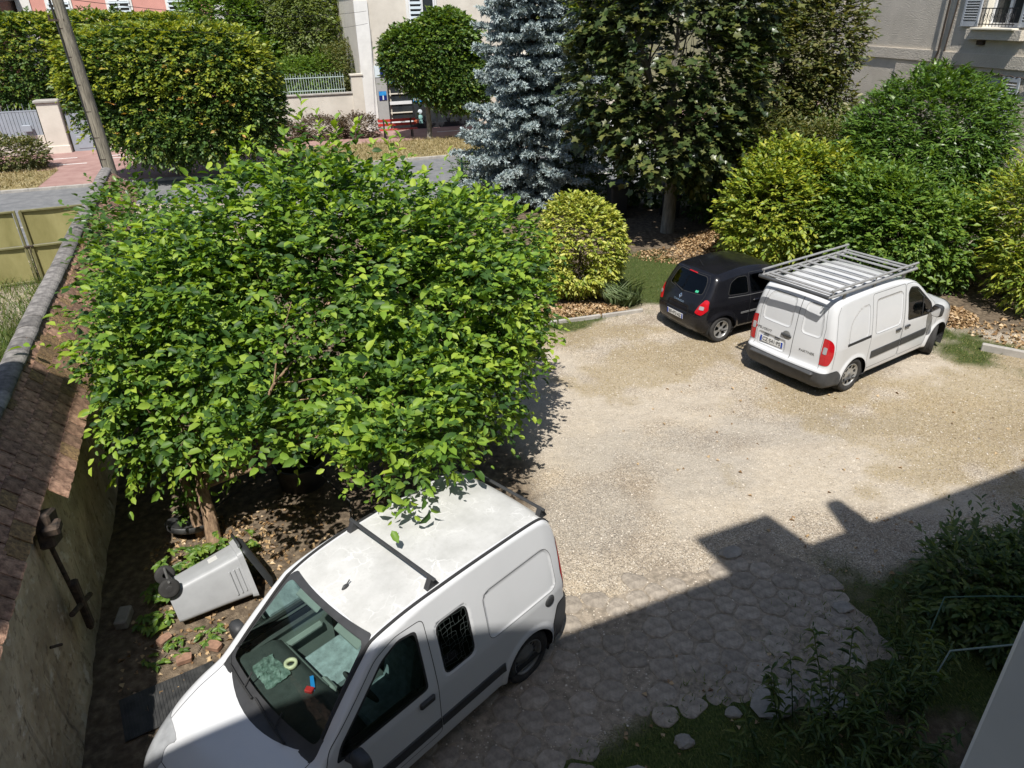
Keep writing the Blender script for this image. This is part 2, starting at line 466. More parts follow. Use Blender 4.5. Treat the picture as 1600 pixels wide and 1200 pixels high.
gx = np.arange(-14, 16.01, .11); gy = np.arange(-1.0, 27.01, .11)
GX, GY = np.meshgrid(gx, gy, indexing='ij')
GZ = yard_height(GX, GY)
n0, n1 = GX.shape
idx = np.arange(n0 * n1).reshape(n0, n1)
Fq = np.stack([idx[:-1, :-1], idx[1:, :-1], idx[1:, 1:], idx[:-1, 1:]], -1).reshape(-1, 4)
yme = np_mesh('yard', np.stack([GX, GY, GZ], -1).reshape(-1, 3), Fq, True)
for k, v in zone_values(GX, GY).items():
    a = yme.attributes.new(k, 'FLOAT', 'POINT'); a.data.foreach_set('value', v.astype(np.float32).ravel())
yard = link('yard', yme, None, yard_material()); tag(yard, kind='structure')

M_field = mat('rough_grass_ground', (.10, .105, .045), .95, var=.4, scale=.8, c2=(.20, .17, .085), bump=.4, bscale=30)
g = MB(); g.add([(-400, -200, -.05), (400, -200, -.05), (400, 700, -.05), (-400, 700, -.05)], [(0, 1, 2, 3)])
tag(g.build('ground', M_field), kind='structure')

# ------------------------------------------------------------------ street (s along, t across, from the far kerb)
SA = R(18.0); SE = Vector((math.cos(SA), math.sin(SA), 0)); SN = Vector((-math.sin(SA), math.cos(SA), 0)); SO = Vector((-14.5, 31.5, 0))
def S(s, t, z=0.0): return SO + SE * s + SN * t + Vector((0, 0, z))
SM = Matrix.Translation(SO) @ Matrix.Rotation(SA, 4, 'Z')
def sheet(name, s0, s1, t0, t1, z, m, step=None, kind='structure'):
    b = MB(); b.add([S(s0, t0, z), S(s1, t0, z), S(s1, t1, z), S(s0, t1, z)], [(0, 1, 2, 3)])
    o = b.build(name, m); tag(o, kind=kind); return o
M_asphalt = mat('asphalt', (.14, .145, .15), .9, var=.16, scale=2.5, c2=(.19, .19, .19), bump=.3, bscale=120)
M_red_asphalt = mat('red_asphalt', (.30, .17, .15), .9, var=.14, scale=1.5, c2=(.36, .23, .20), bump=.25, bscale=140)
M_concrete = mat('kerb_concrete', (.34, .32, .29), .9, var=.2, scale=5, bump=.3, bscale=60)
M_verge = mat('dry_verge', (.24, .19, .09), .95, var=.4, scale=3, c2=(.36, .30, .15), bump=.6, bscale=40)
M_paint_line = mat('road_paint', (.72, .72, .70), .7, var=.15, scale=9)
sheet('road', -40, 70, -6.8, 0, -.03, M_asphalt)
sheet('pavement', -40, 70, -9.4, -6.95, .06, M_asphalt)
sheet('pavement', -40, 70, .16, 9.75, .07, M_red_asphalt)
for (t0, nm) in ((.0, 'kerb'), (-6.95, 'kerb')):
    k0 = MB(); k0.T = SM; k0.box((15, t0 + .08, .0), (110, .16, .15)); ko = k0.build('kerb', M_concrete); tag(ko, kind='structure')
    base = MB(); base.box((0, 0, 0), (.97, .165, .155), bev=.012); bme = base.mesh('kerbstone')
    for i in range(60):
        o = link('kerbstone', bme, ko, M_concrete if i == 0 else None); o.matrix_world = SM @ Matrix.Translation((-14 + i, t0 + .08, .004))
for (s0, s1, t0, t1) in ((-18, -5.2, .17, 4.3), (3.9, 15.6, .17, 5.3), (16.5, 40, .17, 5.0)):
    sheet('verge', s0, s1, t0, t1, .075, M_verge)
for (s, t, l) in ((-5.6, 7.5, 1.2), (-4.9, 5.6, 1.3), (-3.1, 6.6, 1.1), (-1.9, 6.0, 1.3), (-.4, 6.9, 1.2), (-3.3, 7.4, 1.0), (14.2, 7.6, 1.3), (16.4, 7.2, 1.3)):
    b = MB(); b.T = SM; b.box((s, t, .076), (l, .10, .008)); tag(b.build('pavement_marking', M_paint_line), kind='structure')
sheet('garden_ground', -40, 70, 9.75, 60, -.02, M_field)

# ------------------------------------------------------------------ tile-capped boundary wall on the left
WA = R(-22.0); WD = Vector((math.sin(WA), math.cos(WA), 0)); WN = Vector((math.cos(WA), -math.sin(WA), 0)); WO = Vector((-4.16, 4.25, 0))
WM = Matrix((WD, -WN, Vector((0, 0, 1)))).transposed().to_4x4(); WM.translation = WO      # local x along the wall, y away from the yard
M_wall = mat('old_lime_render', (.45, .36, .245), .95, var=.35, scale=2.4, c2=(.62, .52, .37), bump=.8, bscale=16, detail=9, stretch=(1, 1, .6))
def wall_detail(m):
    nt = m.node_tree; N = nt.nodes; L = nt.links; p = N['Principled BSDF']
    tc = N.new('ShaderNodeTexCoord'); old = p.inputs['Base Color'].links[0].from_socket
    def mixn(fac, a, col):
        x = N.new('ShaderNodeMix'); x.data_type = 'RGBA'; L.new(fac, x.inputs[0]); L.new(a, x.inputs[6]); x.inputs[7].default_value = (*col, 1); return x.outputs[2]
    def patch(scale, lo, hi, st=(1, 1, 1), det=6):
        mp = N.new('ShaderNodeMapping'); mp.inputs['Scale'].default_value = st; L.new(tc.outputs['Object'], mp.inputs['Vector'])
        n = N.new('ShaderNodeTexNoise'); n.inputs['Scale'].default_value = scale; n.inputs['Detail'].default_value = det; n.inputs['Roughness'].default_value = .7; L.new(mp.outputs['Vector'], n.inputs['Vector'])
        r = N.new('ShaderNodeMapRange'); r.inputs['From Min'].default_value = lo; r.inputs['From Max'].default_value = hi; L.new(n.outputs['Fac'], r.inputs['Value']); return r.outputs['Result'], n
    f1, n1 = patch(7, .54, .66); c = mixn(f1, old, (.17, .125, .08))
    f2, n2 = patch(3.2, .56, .64, (1, 1, 1.0)); c = mixn(f2, c, (.66, .60, .50))
    f3, n3 = patch(2.2, .58, .74, (3.0, 3.0, .35)); c = mixn(f3, c, (.13, .105, .075))
    vo = N.new('ShaderNodeTexVoronoi'); vo.inputs['Scale'].default_value = 11; L.new(tc.outputs['Object'], vo.inputs['Vector'])
    L.new(c, p.inputs['Base Color'])
    b = N.new('ShaderNodeBump'); b.inputs['Strength'].default_value = .7; b.inputs['Distance'].default_value = .03
    ad = N.new('ShaderNodeMath'); ad.operation = 'ADD'; L.new(n1.outputs['Fac'], ad.inputs[0]); L.new(vo.outputs['Distance'], ad.inputs[1])
    L.new(ad.outputs[0], b.inputs['Height']); L.new(p.inputs['Normal'].links[0].from_socket, b.inputs['Normal']); L.new(b.outputs['Normal'], p.inputs['Normal'])
wall_detail(M_wall)
M_tile = mat('weathered_tile', (.25, .13, .085), .9, var=.6, scale=16, c2=(.46, .28, .19), bump=.5, bscale=70, obj_var=.35)
M_moss = mat('mossy_tile', (.17, .105, .065), .95, var=.5, scale=26, c2=(.33, .215, .10), bump=.8, bscale=60, obj_var=.3)
M_ridge = mat('lichen_ridge_tile', (.085, .078, .074), .92, var=.35, scale=9, c2=(.23, .215, .20), bump=.5, bscale=50, obj_var=.3, stretch=(1, 1, 1))
wall = empty('boundary_wall', WO, 0, 'old rendered boundary wall with tiled coping along the left side of the yard', 'wall')
wall.matrix_world = WM
A0, A1 = -3.2, 17.6
nx_, nz_ = 150, 18
xa = np.linspace(A0, A1, nx_); za = np.linspace(-.05, 2.12, nz_)
XA, ZA = np.meshgrid(xa, za, indexing='ij')
dy = .035 * fnoise(XA * 1.6, ZA * 1.6, 51) + .018 * fnoise(XA * 5, ZA * 5, 57) + .06 * sstep(.35, 0, ZA) * (.5 + .5 * fnoise(XA * 1.2, XA * 0, 61))
ids = np.arange(nx_ * nz_).reshape(nx_, nz_)
V = np.stack([XA, -dy + .0, ZA], -1).reshape(-1, 3)
F = np.stack([ids[:-1, :-1], ids[1:, :-1], ids[1:, 1:], ids[:-1, 1:]], -1).reshape(-1, 4)
link('wall_face', np_mesh('wall_face', V, F, True), wall, M_wall)
b = MB(); b.box(((A0 + A1) / 2, .30, 1.10), (A1 - A0, .45, 2.20)); b.build('wall_core', M_wall, wall)
# tiles
def tile_mesh(seed):
    r = random.Random(seed); b = MB()
    w, h, t = .232, .20, .020
    n = 4; V = []
    for k in range(n + 1):
        x = -w / 2 + w * k / n
        bow = .010 * (1 - (2 * k / n - 1) ** 2)
        e = r.uniform(-.007, .007)
        V += [(x, 0, bow), (x, h + e, bow + r.uniform(-.003, .003)), (x, 0, bow + t), (x, h + e, bow + t)]
    F = []
    for k in range(n):
        a, c = 4 * k, 4 * (k + 1)
        F += [(a, a + 1, c + 1, c), (a + 2, c + 2, c + 3, a + 3), (a + 1, a + 3, c + 3, c + 1), (a, c, c + 2, a + 2)]
    F += [(0, 2, 3, 1), (4 * n, 4 * n + 1, 4 * n + 3, 4 * n + 2)]
    b.add(V, F); return b.mesh('tile')
tms = [tile_mesh(i) for i in range(4)]
for t_ in tms[:2]: t_.materials.append(M_tile)
for t_ in tms[2:]: t_.materials.append(M_moss)
r_ = random.Random(77)
tl = []
def course_slope(a): return (.40, 2.47, -.10, 2.0, 4) if a < 1.73 else (.40, 2.47, -.26, 1.86, 5)
for row in range(5):
    a = A0 + (.12 if row % 2 else 0)
    while a < A1 - .1:
        y0, z0, y1, z1, nr = course_slope(a)
        if row < nr: tl.append((a, row))
        a += .25
tl.sort(key=lambda q: abs(q[0] - 3.0))
M_tiles_stuff = MB()
for i, (a, row) in enumerate(tl):
    y0, z0, y1, z1, nr = course_slope(a)
    ln = math.hypot(y1 - y0, z1 - z0); ang = math.atan2(z1 - z0, y1 - y0)
    t0 = ln * (row / nr) - .02
    py = y0 + (y1 - y0) * (t0 / ln); pz = z0 + (z1 - z0) * (t0 / ln)
    sag = .012 * math.sin(a * 1.3) + .01 * math.sin(a * 3.1 + row)
    ux = Vector((1, 0, 0)); uy = Vector((0, math.cos(ang), math.sin(ang))); uz = Vector((0, -uy.z, uy.y))
    if uz.z < 0: uz = -uz
    Mt = Matrix((ux, uy, uz)).transposed().to_4x4()
    Mt = Matrix.Translation((a + r_.uniform(-.008, .008), py, pz + sag + .030)) @ Mt @ Matrix.Rotation(-.07 + r_.uniform(-.03, .03), 4, 'X') @ Matrix.Rotation(r_.uniform(-.045, .045), 4, 'Z') @ Matrix.Rotation(r_.uniform(-.02, .02), 4, 'Y')
    moss = (3.8 < a < 6.2 and row > 0 and r_.random() < .7) or r_.random() < .12
    me = tms[(2 if moss else 0) + r_.randrange(2)]
    if i < 290:
        o = link('tile', me, wall); o.matrix_parent_inverse = Matrix.Identity(4); o.matrix_basis = Mt
    else:
        M_tiles_stuff.T = Mt
        M_tiles_stuff.add([v.co for v in me.vertices], [list(p.vertices) for p in me.polygons])
o = M_tiles_stuff.build('tile', M_tile, wall); o['kind'] = 'stuff'
und = MB(); und.add([(A0, .42, 2.42), (A1, .42, 2.42), (A1, -.07, 1.97), (A0, -.07, 1.97)], [(0, 1, 2, 3)]); und.add([(A0, .42, 2.42), (A1, .42, 2.42), (A1, .62, 2.1), (A0, .62, 2.1)], [(3, 2, 1, 0)]); und.build('coping_bed', M_wall, wall)
rb = MB(); n = 12; V = []
for x in (0, .402):
    for sc in (1.0, .86):
        for k in range(n + 1):
            w = math.pi * (k / n)
            V.append((x, math.cos(w) * .145 * sc, math.sin(w) * .08 * sc))
m_ = n + 1; F = []
for k in range(n):
    F += [(k, k + 1, 2 * m_ + k + 1, 2 * m_ + k), (m_ + k, 3 * m_ + k, 3 * m_ + k + 1, m_ + k + 1), (k, m_ + k, m_ + k + 1, k + 1), (2 * m_ + k, 2 * m_ + k + 1, 3 * m_ + k + 1, 3 * m_ + k)]
F += [(0, 2 * m_, 3 * m_, m_), (n, m_ + n, 3 * m_ + n, 2 * m_ + n)]
rb.add(V, F); rme = rb.mesh('ridge_tile')
a = A0; k = 0
while a < A1 - .2:
    o = link('ridge_tile', rme, wall, M_ridge if k == 0 else None)
    o.matrix_basis = Matrix.Translation((a, .46 + r_.uniform(-.004, .004), 2.478 + .012 * math.sin(a * 1.3) + r_.uniform(-.002, .002))) @ Matrix.Rotation(r_.uniform(-.012, .012), 4, 'Z') @ Matrix.Rotation(r_.uniform(-.006, .006), 4, 'Y')
    a += .40; k += 1
# old iron well crane on the wall
M_iron = mat('rusted_iron', (.05, .042, .036), .8, var=.5, scale=20, c2=(.10, .07, .05), metal=.3)
ir = empty('iron_bracket', (0, 0, 0), 0, 'rusty old iron bar with a cross piece hanging on the left wall', 'iron bracket')
ir.matrix_world = WM
b = MB(); b.box((1.28, -.12, 1.84), (.30, .14, .34), bev=.02, rot=Matrix.Rotation(.35, 3, 'Y')); b.box((1.18, -.18, 1.90), (.18, .16, .10), bev=.02); b.build('hinge_block', M_iron, ir)
b = MB(); b.tube([(1.22, -.10, 1.75), (1.28, -.14, .50)], .024, 8); b.build('bar', M_iron, ir)
b = MB(); b.box((1.27, -.15, .85), (.10, .07, .62), bev=.015); b.build('socket', M_iron, ir)
b = MB(); b.tube([(.93, -.14, 1.02), (1.56, -.16, .72)], .028, 8); b.build('cross_piece', M_iron, ir)
b = MB(); b.tube([(.50, -.02, 1.06), (.57, -.09, 1.0)], .014, 6); o = b.build('iron_peg', M_iron, None); o.matrix_world = WM; tag(o, 'short rusty iron peg sticking out of the left wall', 'peg')

# ------------------------------------------------------------------ olive sheet-metal gate at the end of the wall
M_olive = mat('olive_paint', (.26, .235, .085), .6, var=.18, scale=2.2, c2=(.33, .30, .13), bump=.15, bscale=9, stretch=(1, 1, .4))
M_olive_d = mat('olive_frame_paint', (.15, .14, .06), .6, var=.2, scale=6)
gate = empty('yard_gate', WO, 0, 'olive painted sheet-metal double gate beyond the left wall', 'gate'); gate.matrix_world = WM
for y0 in (2.52, 4.75):
    for (z0, z1) in ((.10, .98), (1.04, 1.90)):
        b = MB(); n = 16; V = []
        w = 2.13
        for k in range(n + 1):
            yy = y0 - .02 - (0 if y0 < 3 else 0) + 0
            q = k / n
            V += [(16.0 + .012 * math.sin(q * 9 + z0), (y0 - w + .02) + w * q * .98, z0), (16.0 + .012 * math.sin(q * 9 + z0 + 1), (y0 - w + .02) + w * q * .98, z1)]
        if y0 < 3: V = [(x, max(y, .62), z) for x, y, z in V]
        b.add(V, [(2 * k, 2 * k + 1, 2 * k + 3, 2 * k + 2) for k in range(n)], True); b.build('sheet_panel', M_olive, gate)
for y in (.66, 2.44, 2.58, 4.70):
    b = MB(); b.box((15.965, y, .98), (.05, .06, 1.94), bev=.008); b.build('gate_stile', M_olive_d, gate)
for z in (.08, 1.01, 1.92):
    for (ya, yb) in ((.66, 2.44), (2.58, 4.70)):
        b = MB(); b.box((15.968, (ya + yb) / 2, z), (.05, yb - ya - .06, .055), bev=.008); b.build('gate_rail', M_olive_d, gate)
b = MB(); b.box((15.93, 2.50, 1.02), (.04, .20, .05), bev=.01); b.tube([(15.93, 2.5, 1.0), (15.93, 2.5, .12)], .012, 6); b.build('bolt', M_iron, gate)
b = MB(); b.box((0, 0, 1.05), (.42, .42, 2.1), bev=.02); b.box((0, 0, 2.14), (.52, .52, .10), bev=.02); o = b.build('gate_pillar', M_wall, None); o.matrix_world = WM @ Matrix.Translation((16.1, .40, 0)) ; tag(o, 'squat stone gate pillar between the olive gate and the wall', 'pillar')
M_teal = mat('blue_grey_paint', (.10, .17, .20), .5, var=.15)
tg = empty('metal_gate', WO, 0, 'blue-grey barred metal gate just right of the end of the tiled wall', 'gate'); tg.matrix_world = WM
for i in range(9):
    b = MB(); b.tube([(17.3, -.35 - .14 * i, .1), (17.3, -.35 - .14 * i, 1.65)], .013, 6); b.build('bar', M_teal, tg)
for z in (.14, 1.0, 1.5):
    b = MB(); b.box((17.3, -.92, z), (.03, 1.24, .04)); b.build('rail', M_teal, tg)

# ------------------------------------------------------------------ wooden utility pole and wires
M_pole = mat('weathered_pole_wood', (.17, .15, .115), .9, var=.45, scale=5, c2=(.34, .305, .235), bump=.6, bscale=18, stretch=(6, 6, .5))
pl = empty('utility_pole', (-11.62, 21.5, 0), 0, 'weathered wooden utility pole standing beyond the end of the wall', 'utility pole')
b = MB(); b.tube([(0, 0, -.1), (-.03, 0, 2), (-.16, 0, 6), (-.26, 0, 9)], [.175, .168, .145, .12], 16); b.build('pole', M_pole, pl)
b = MB(); b.tube([(-.17, -.09, .1), (-.18, -.09, 2.4)], .035, 8); b.build('cable_guard', M_plate, pl)
b = MB(); b.tube([(-.17, -.10, 2.3), (-.24, -.10, 4.5), (-.36, -.06, 6.6), (-.40, 0, 8.4)], .03, 6); b.build('riser_cable', M_seam, pl)
for z in (2.6, 3.2, 3.9, 4.6, 5.3, 6.0):
    b = MB(); b.lathe([(.176 - .009 * z, z - .012), (.186 - .007 * z, z - .012), (.186 - .007 * z, z + .012), (.176 - .009 * z, z + .012)], 16, Matrix.Translation((-.033 * z + .03, 0, 0)), close=True); b.build('strap', M_iron, pl)
for z in (6.2, 6.75):
    b = MB(); b.box((-.30, -.10, z), (.42, .06, .06)); b.tube([(-.48, -.1, z), (-.48, -.1, z + .14)], .03, 8); b.build('insulator_arm', M_iron, pl)
def wire(a, c, sag, lab, r=.008):
    a = Vector(a); c = Vector(c); b = MB()
    b.tube([a.lerp(c, k / 24) - Vector((0, 0, sag * 4 * (k / 24) * (1 - k / 24))) for k in range(25)], r, 5)
    tag(b.build('overhead_wire', M_seam), lab, 'wire')
wire((-11.95, 21.4, 6.75), (-7.4, 43.4, 6.3), .35, 'upper overhead wire running from the pole to the corner shop')
wire((-11.95, 21.4, 6.2), (-7.4, 43.4, 5.7), .4, 'lower overhead wire running from the pole to the corner shop')
wire((-11.95, 21.4, 6.75), (-40, 30, 7.0), .4, 'overhead wire running left from the pole along the street')

# ------------------------------------------------------------------ buildings across the street
M_render_pale = mat('pale_render', (.62, .57, .49), .95, var=.08, scale=1.2, c2=(.68, .63, .55), bump=.4, bscale=45)
M_render_tan = mat('tan_roughcast', (.56, .51, .43), .95, var=.12, scale=1.0, c2=(.66, .60, .51), bump=.9, bscale=26)
M_stone_white = mat('white_stone_trim', (.72, .71, .68), .85, var=.08, scale=2)
M_pink = mat('pink_render', (.62, .30, .25), .9, var=.08, scale=1.5)
M_brick_far = mat('brown_brick', (.22, .13, .10), .9, var=.3, scale=9)
M_roof_far = mat('slate_roof', (.12, .12, .13), .8, var=.2, scale=6)
M_win_dark = mat('window_glass', (.03, .035, .04), .08, var=.3, scale=2)
M_shutter = mat('blue_grey_shutter', (.40, .43, .47), .6, var=.08, scale=4)
M_cream = mat('cream_paint', (.72, .68, .58), .7, var=.06)
M_grey_gate = mat('grey_gate_paint', (.30, .33, .37), .55, var=.08, scale=2)
M_pvc = mat('white_window_frame', (.76, .77, .78), .4, var=.04)
M_sign_pale = mat('pale_sign_board', (.66, .74, .78), .5, var=.04)
M_sign_blue = mat('blue_sign', (.02, .20, .62), .4, var=.2, scale=6, c2=(.05, .38, .80))
M_sign_navy = mat('navy_sign', (.008, .02, .16), .4, var=.1)
M_shop_grey = mat('grey_shop_front', (.38, .38, .37), .6, var=.05)
M_metal_dark = mat('dark_shop_metal', (.025, .026, .03), .4, var=.2)

shop = empty('shop_building', SO, SA, 'pale corner building with a blue-signed shop front across the street', 'building')
X0 = 9.85
b = MB(); b.box((X0 + 8, 14.6, 4.5), (16, 10, 9.0)); b.build('wall', M_render_pale, shop)
b = MB(); b.box((X0 - .02 + .37, 9.56, 3.4), (.74, .10, 6.8)); b.build('corner_quoin', M_stone_white, shop)
b = MB(); b.box((X0 + 8.4, 9.545, 3.78), (15.2, .11, .22)); b.build('band', M_stone_white, shop)
b = MB(); b.add([(X0 - .5, 9.2, 8.9), (X0 + 16.5, 9.2, 8.9), (X0 + 16.5, 20, 8.9), (X0 - .5, 20, 8.9), (X0 + 2, 14.6, 12.5), (X0 + 14, 14.6, 12.5)], [(0, 1, 5, 4), (2, 3, 4, 5), (1, 2, 5), (3, 0, 4), (3, 2, 1, 0)]); b.build('roof', M_roof_far, shop)
def window(parent, x, z, w, h, y=9.58, bars=True, shutters=False):
    e = empty('window', (x, y, z), 0, parent=parent)
    b = MB(); b.box((0, -.02, 0), (w + .30, .06, h + .30)); b.build('surround', M_stone_white, e)
    b = MB(); b.box((0, -.062, 0), (w, .03, h)); b.build('pane', M_win_dark, e)
    for sx in (-1, 1):
        b = MB(); b.box((sx * (w / 2 - .04), -.09, 0), (.08, .05, h)); b.box((sx * .035, -.09, 0), (.06, .05, h - .16))
        for zz in (-.5, .5): b.box((sx * w / 4, -.088, zz * (h - .08)), (w / 2 - .12, .045, .08))
        b.build('casement', M_pvc, e)
    if bars:
        for k in range(7):
            b = MB(); b.box((0, -.13, -h / 2 + .12 + k * h / 7), (w, .02, .10)); b.build('blind_slat', M_sign_pale, e)
    return e
window(shop, 13.55, 6.15, 1.45, 1.7, bars=False)
b = MB()
window(shop, 18.4, 6.15, 1.45, 1.7, bars=False)
for k in range(6):
    b = MB(); b.box((13.2, 9.44, 5.45 + k * .24), (.62, .02, .13)); b.build('blind_slat', M_sign_pale, shop)
b = MB(); b.box((X0 + .74 + 2.9, 9.52, 3.26), (5.8, .14, .60)); fs = b.build('fascia', M_sign_pale, shop)
b = MB(); b.box((11.35, 9.435, 3.26), (.95, .03, .54)); sg_ = b.build('blue_sign', M_sign_navy, fs)
b = MB(); b.box((11.22, 9.415, 3.40), (.66, .02, .24)); b.build('sign_emblem', M_sign_blue, sg_)
b = MB(); b.box((11.15, 9.41, 3.18), (.09, .02, .30)); b.build('sign_letter', M_sign_pale, sg_)
b = MB(); b.box((X0 + .74 + .32, 9.53, 1.5), (.64, .12, 2.9)); sp = b.build('side_panel', M_shop_grey, shop)
b = MB(); b.box((10.92, 9.46, 1.98), (.44, .03, .48)); s2 = b.build('panel_sign', M_sign_navy, sp)
b = MB(); b.box((10.92, 9.44, 2.10), (.42, .02, .22)); b.build('sign_emblem', M_sign_blue, s2)
b = MB(); b.box((10.93, 9.44, 1.88), (.07, .02, .24)); b.build('sign_letter', M_sign_pale, s2)
b = MB(); b.box((13.9, 9.56, 1.5), (5.0, .08, 2.9)); b.build('shop_window', M_win_dark, shop)
for x in (11.24, 12.62, 14.0, 15.4, 16.4):
    b = MB(); b.box((x, 9.50, 1.5), (.07, .10, 2.9)); b.build('mullion', M_metal_dark, shop)
for k, z in enumerate((.52, 1.02, 1.55, 2.05, 2.55)):
    b = MB(); b.box((11.93, 9.49, z), (1.28, .06, .055 if k in (1, 3, 4) else .17)); b.build('display_shelf', M_cream if k in (1, 3) else M_pvc, shop)
    if k in (0, 2):
        pass
b = MB(); b.box((11.6, 9.485, 2.66), (.60, .03, .14)); b.build('shelf_label', M_sign_blue, shop)
b = MB(); b.box((12.05, 9.485, 2.33), (.34, .03, .34)); b.build('price_card', M_pvc, shop)
link('shelf_lettering', text_mesh('OPN', .13, Matrix.Translation((11.95, 9.452, .525)) @ Matrix.Rotation(math.pi / 2, 4, 'X')), shop, M_ink)
b = MB(); b.box((13.0, 9.48, 2.02), (.72, .03, .95)); po = b.build('window_poster', M_sign_blue, shop)
for z in (2.2, 2.3, 2.1):
    b = MB(); b.box((13.05, 9.46, z), (.42, .01, .03)); b.build('poster_line', M_sign_pale, po)
b = MB(); b.box((13.0, 9.46, 1.68), (.60, .01, .10)); b.build('poster_line', M_pvc, po)
for (x, z, m_, r_2) in ((13.02, 1.0, M_sign_pale, .13), (13.02, .70, mat('mint_disc', (.30, .55, .52), .5), .13)):
    b = MB(); b.lathe([(0, .01), (r_2 * .8, .01), (r_2, 0)], 18, Matrix.Translation((x, 9.50, z)) @ Matrix.Rotation(math.pi / 2, 4, 'X')); b.build('window_disc', m_, shop)
b = MB(); b.box((13.02, 9.49, .42), (.20, .03, .26)); b.build('window_card', MATS['mint_disc'], shop)
b = MB(); b.box((14.0, 9.49, .18), (5.2, .14, .34)); b.build('plinth', M_metal_dark, shop)
b = MB(); b.box((12.75, 9.44, .47), (.26, .04, .20), bev=.02); b.build('window_card', mat('orange_card', (.55, .14, .07), .5), shop)

# garden wall with railing, left of the shop
gw = empty('garden_wall', SO, SA, 'beige garden wall with a pale metal railing on top beside the shop', 'wall')
b = MB(); b.box((6.9, 9.75, 1.08), (5.0, .30, 2.16)); b.build('wall', M_render_pale, gw)
b = MB(); b.box((6.9, 9.75, 2.21), (5.0, .42, .10), bev=.02); b.build('coping', M_concrete, gw)
b = MB(); b.box((9.55, 9.75, 1.55), (.62, .5, 3.1)); b.box((9.55, 9.75, 3.14), (.72, .6, .08)); b.build('end_pier', M_render_pale, gw)
M_rail = mat('pale_green_railing', (.42, .50, .47), .5, var=.1)
for k in range(33):
    b = MB(); b.tube([(4.5 + .135 * k, 9.75, 2.26), (4.5 + .135 * k, 9.75, 3.22 + .1 * (k % 2))], .016, 5); b.build('railing_bar', M_rail, gw)
for z in (2.42, 3.08):
    b = MB(); b.box((6.65, 9.75, z), (4.45, .04, .045)); b.build('railing_rail', M_rail, gw)

# grey gates and pillars on the far left
def pillar(s, w, lab):
    o = empty('gate_pillar', S(s, 9.75), SA, lab, 'pillar', 'pillars of the grey garden gates')
    b = MB(); b.box((0, 0, 1.25), (w, .6, 2.5), bev=.02); b.build('shaft', M_render_pale, o)
    b = MB(); b.box((0, 0, 2.57), (w + .16, .76, .16), bev=.04); b.build('cap', M_concrete, o)
    b = MB(); b.box((0, -.02, .22), (w + .05, .66, .44), bev=.02); b.build('plinth', M_render_pale, o)
pillar(-6.1, 1.0, 'beige pillar between the two grey garden gates'); pillar(-3.4, .7, 'beige pillar right of the grey garden gates, behind the utility pole')
pillar(-12.2, .8, 'beige pillar at the far left end of the grey garden gates')
def grey_gate(s0, s1, lab, low):
    o = empty('garden_gate', S(0, 9.75), SA, lab, 'gate', 'grey gates across the street')
    n = int((s1 - s0) / .16)
    for k in range(n):
        b = MB(); b.box((s0 + (k + .5) * (s1 - s0) / n, 0, 1.55 if low else 1.45), ((s1 - s0) / n - .015, .04, 1.2 if low else .95), bev=.005); b.build('slat', M_grey_gate, o)
        b = MB(); zt = 2.15 + (.15 if low else .25) + .22 * (k % 2); b.tube([(s0 + (k + .5) * (s1 - s0) / n, 0, 1.85), (s0 + (k + .5) * (s1 - s0) / n, 0, zt)], [.018, .008], 5); b.build('spike', M_grey_gate, o)
    b = MB(); b.box(((s0 + s1) / 2, .0, .5), (s1 - s0, .07, .96)); b.build('lower_panel', M_grey_gate if not low else M_render_pale, o)
    b = MB(); b.box(((s0 + s1) / 2, -.04, .5), ((s1 - s0) * .7, .03, .6), bev=.01); b.build('raised_panel', M_grey_gate if not low else M_render_pale, o)
    b = MB(); b.box(((s0 + s1) / 2, 0, 2.16), (s1 - s0, .06, .06)); b.build('top_rail', M_grey_gate, o)
grey_gate(-11.7, -6.7, 'long grey slatted gate left of the beige pillar', True)
grey_gate(-5.5, -3.85, 'narrow grey pedestrian gate between the pillar and the utility pole', False)
b = MB(); b.box((-7.3, 9.55, 1.35), (.42, .16, .32), bev=.02); o = b.build('letter_box', M_grey_gate); o.matrix_world = SM; tag(o, 'small grey letter box on the low wall beside the beige pillar', 'letter box')

# houses behind the trees
ph = empty('house', (-26.5, 57, 0), R(8), 'pink rendered house with white trim behind the clipped trees', 'house')
b = MB(); b.box((0, 3, 4.2), (13, 8, 8.4)); b.build('wall', M_pink, ph)
for x in (-6.35, 6.35):
    b = MB(); b.box((x, -1.03, 4.2), (.9, .12, 8.4)); b.build('quoin', M_stone_white, ph)
b = MB(); b.box((0, -1.05, 8.0), (13, .14, .3)); b.build('cornice', M_stone_white, ph)
for x in (-4.1, -.2, 3.7):
    w = window(ph, x, 6.4, 1.4, 1.9, y=-1.02, bars=True)
b = MB(); b.add([(-7, -1.5, 8.4), (7, -1.5, 8.4), (7, 7.5, 8.4), (-7, 7.5, 8.4), (-5, 3, 11.5), (5, 3, 11.5)], [(0, 1, 5, 4), (2, 3, 4, 5), (1, 2, 5), (3, 0, 4)]); b.build('roof', M_roof_far, ph)
bh = empty('house', (-37.5, 52, 0), R(8), 'brown brick house at the far left behind the grey gates', 'house')
b = MB(); b.box((0, 3, 4), (9, 8, 8)); b.build('wall', M_brick_far, bh)
b = MB(); b.add([(-5, -1.5, 8), (5, -1.5, 8), (5, 7.5, 8), (-5, 7.5, 8), (-3, 3, 11), (3, 3, 11)], [(0, 1, 5, 4), (2, 3, 4, 5), (1, 2, 5), (3, 0, 4)]); b.build('roof', M_roof_far, bh)
b = MB(); b.box((2, -1.03, 5.5), (1.3, .08, 1.8)); b.build('window', M_win_dark, bh)

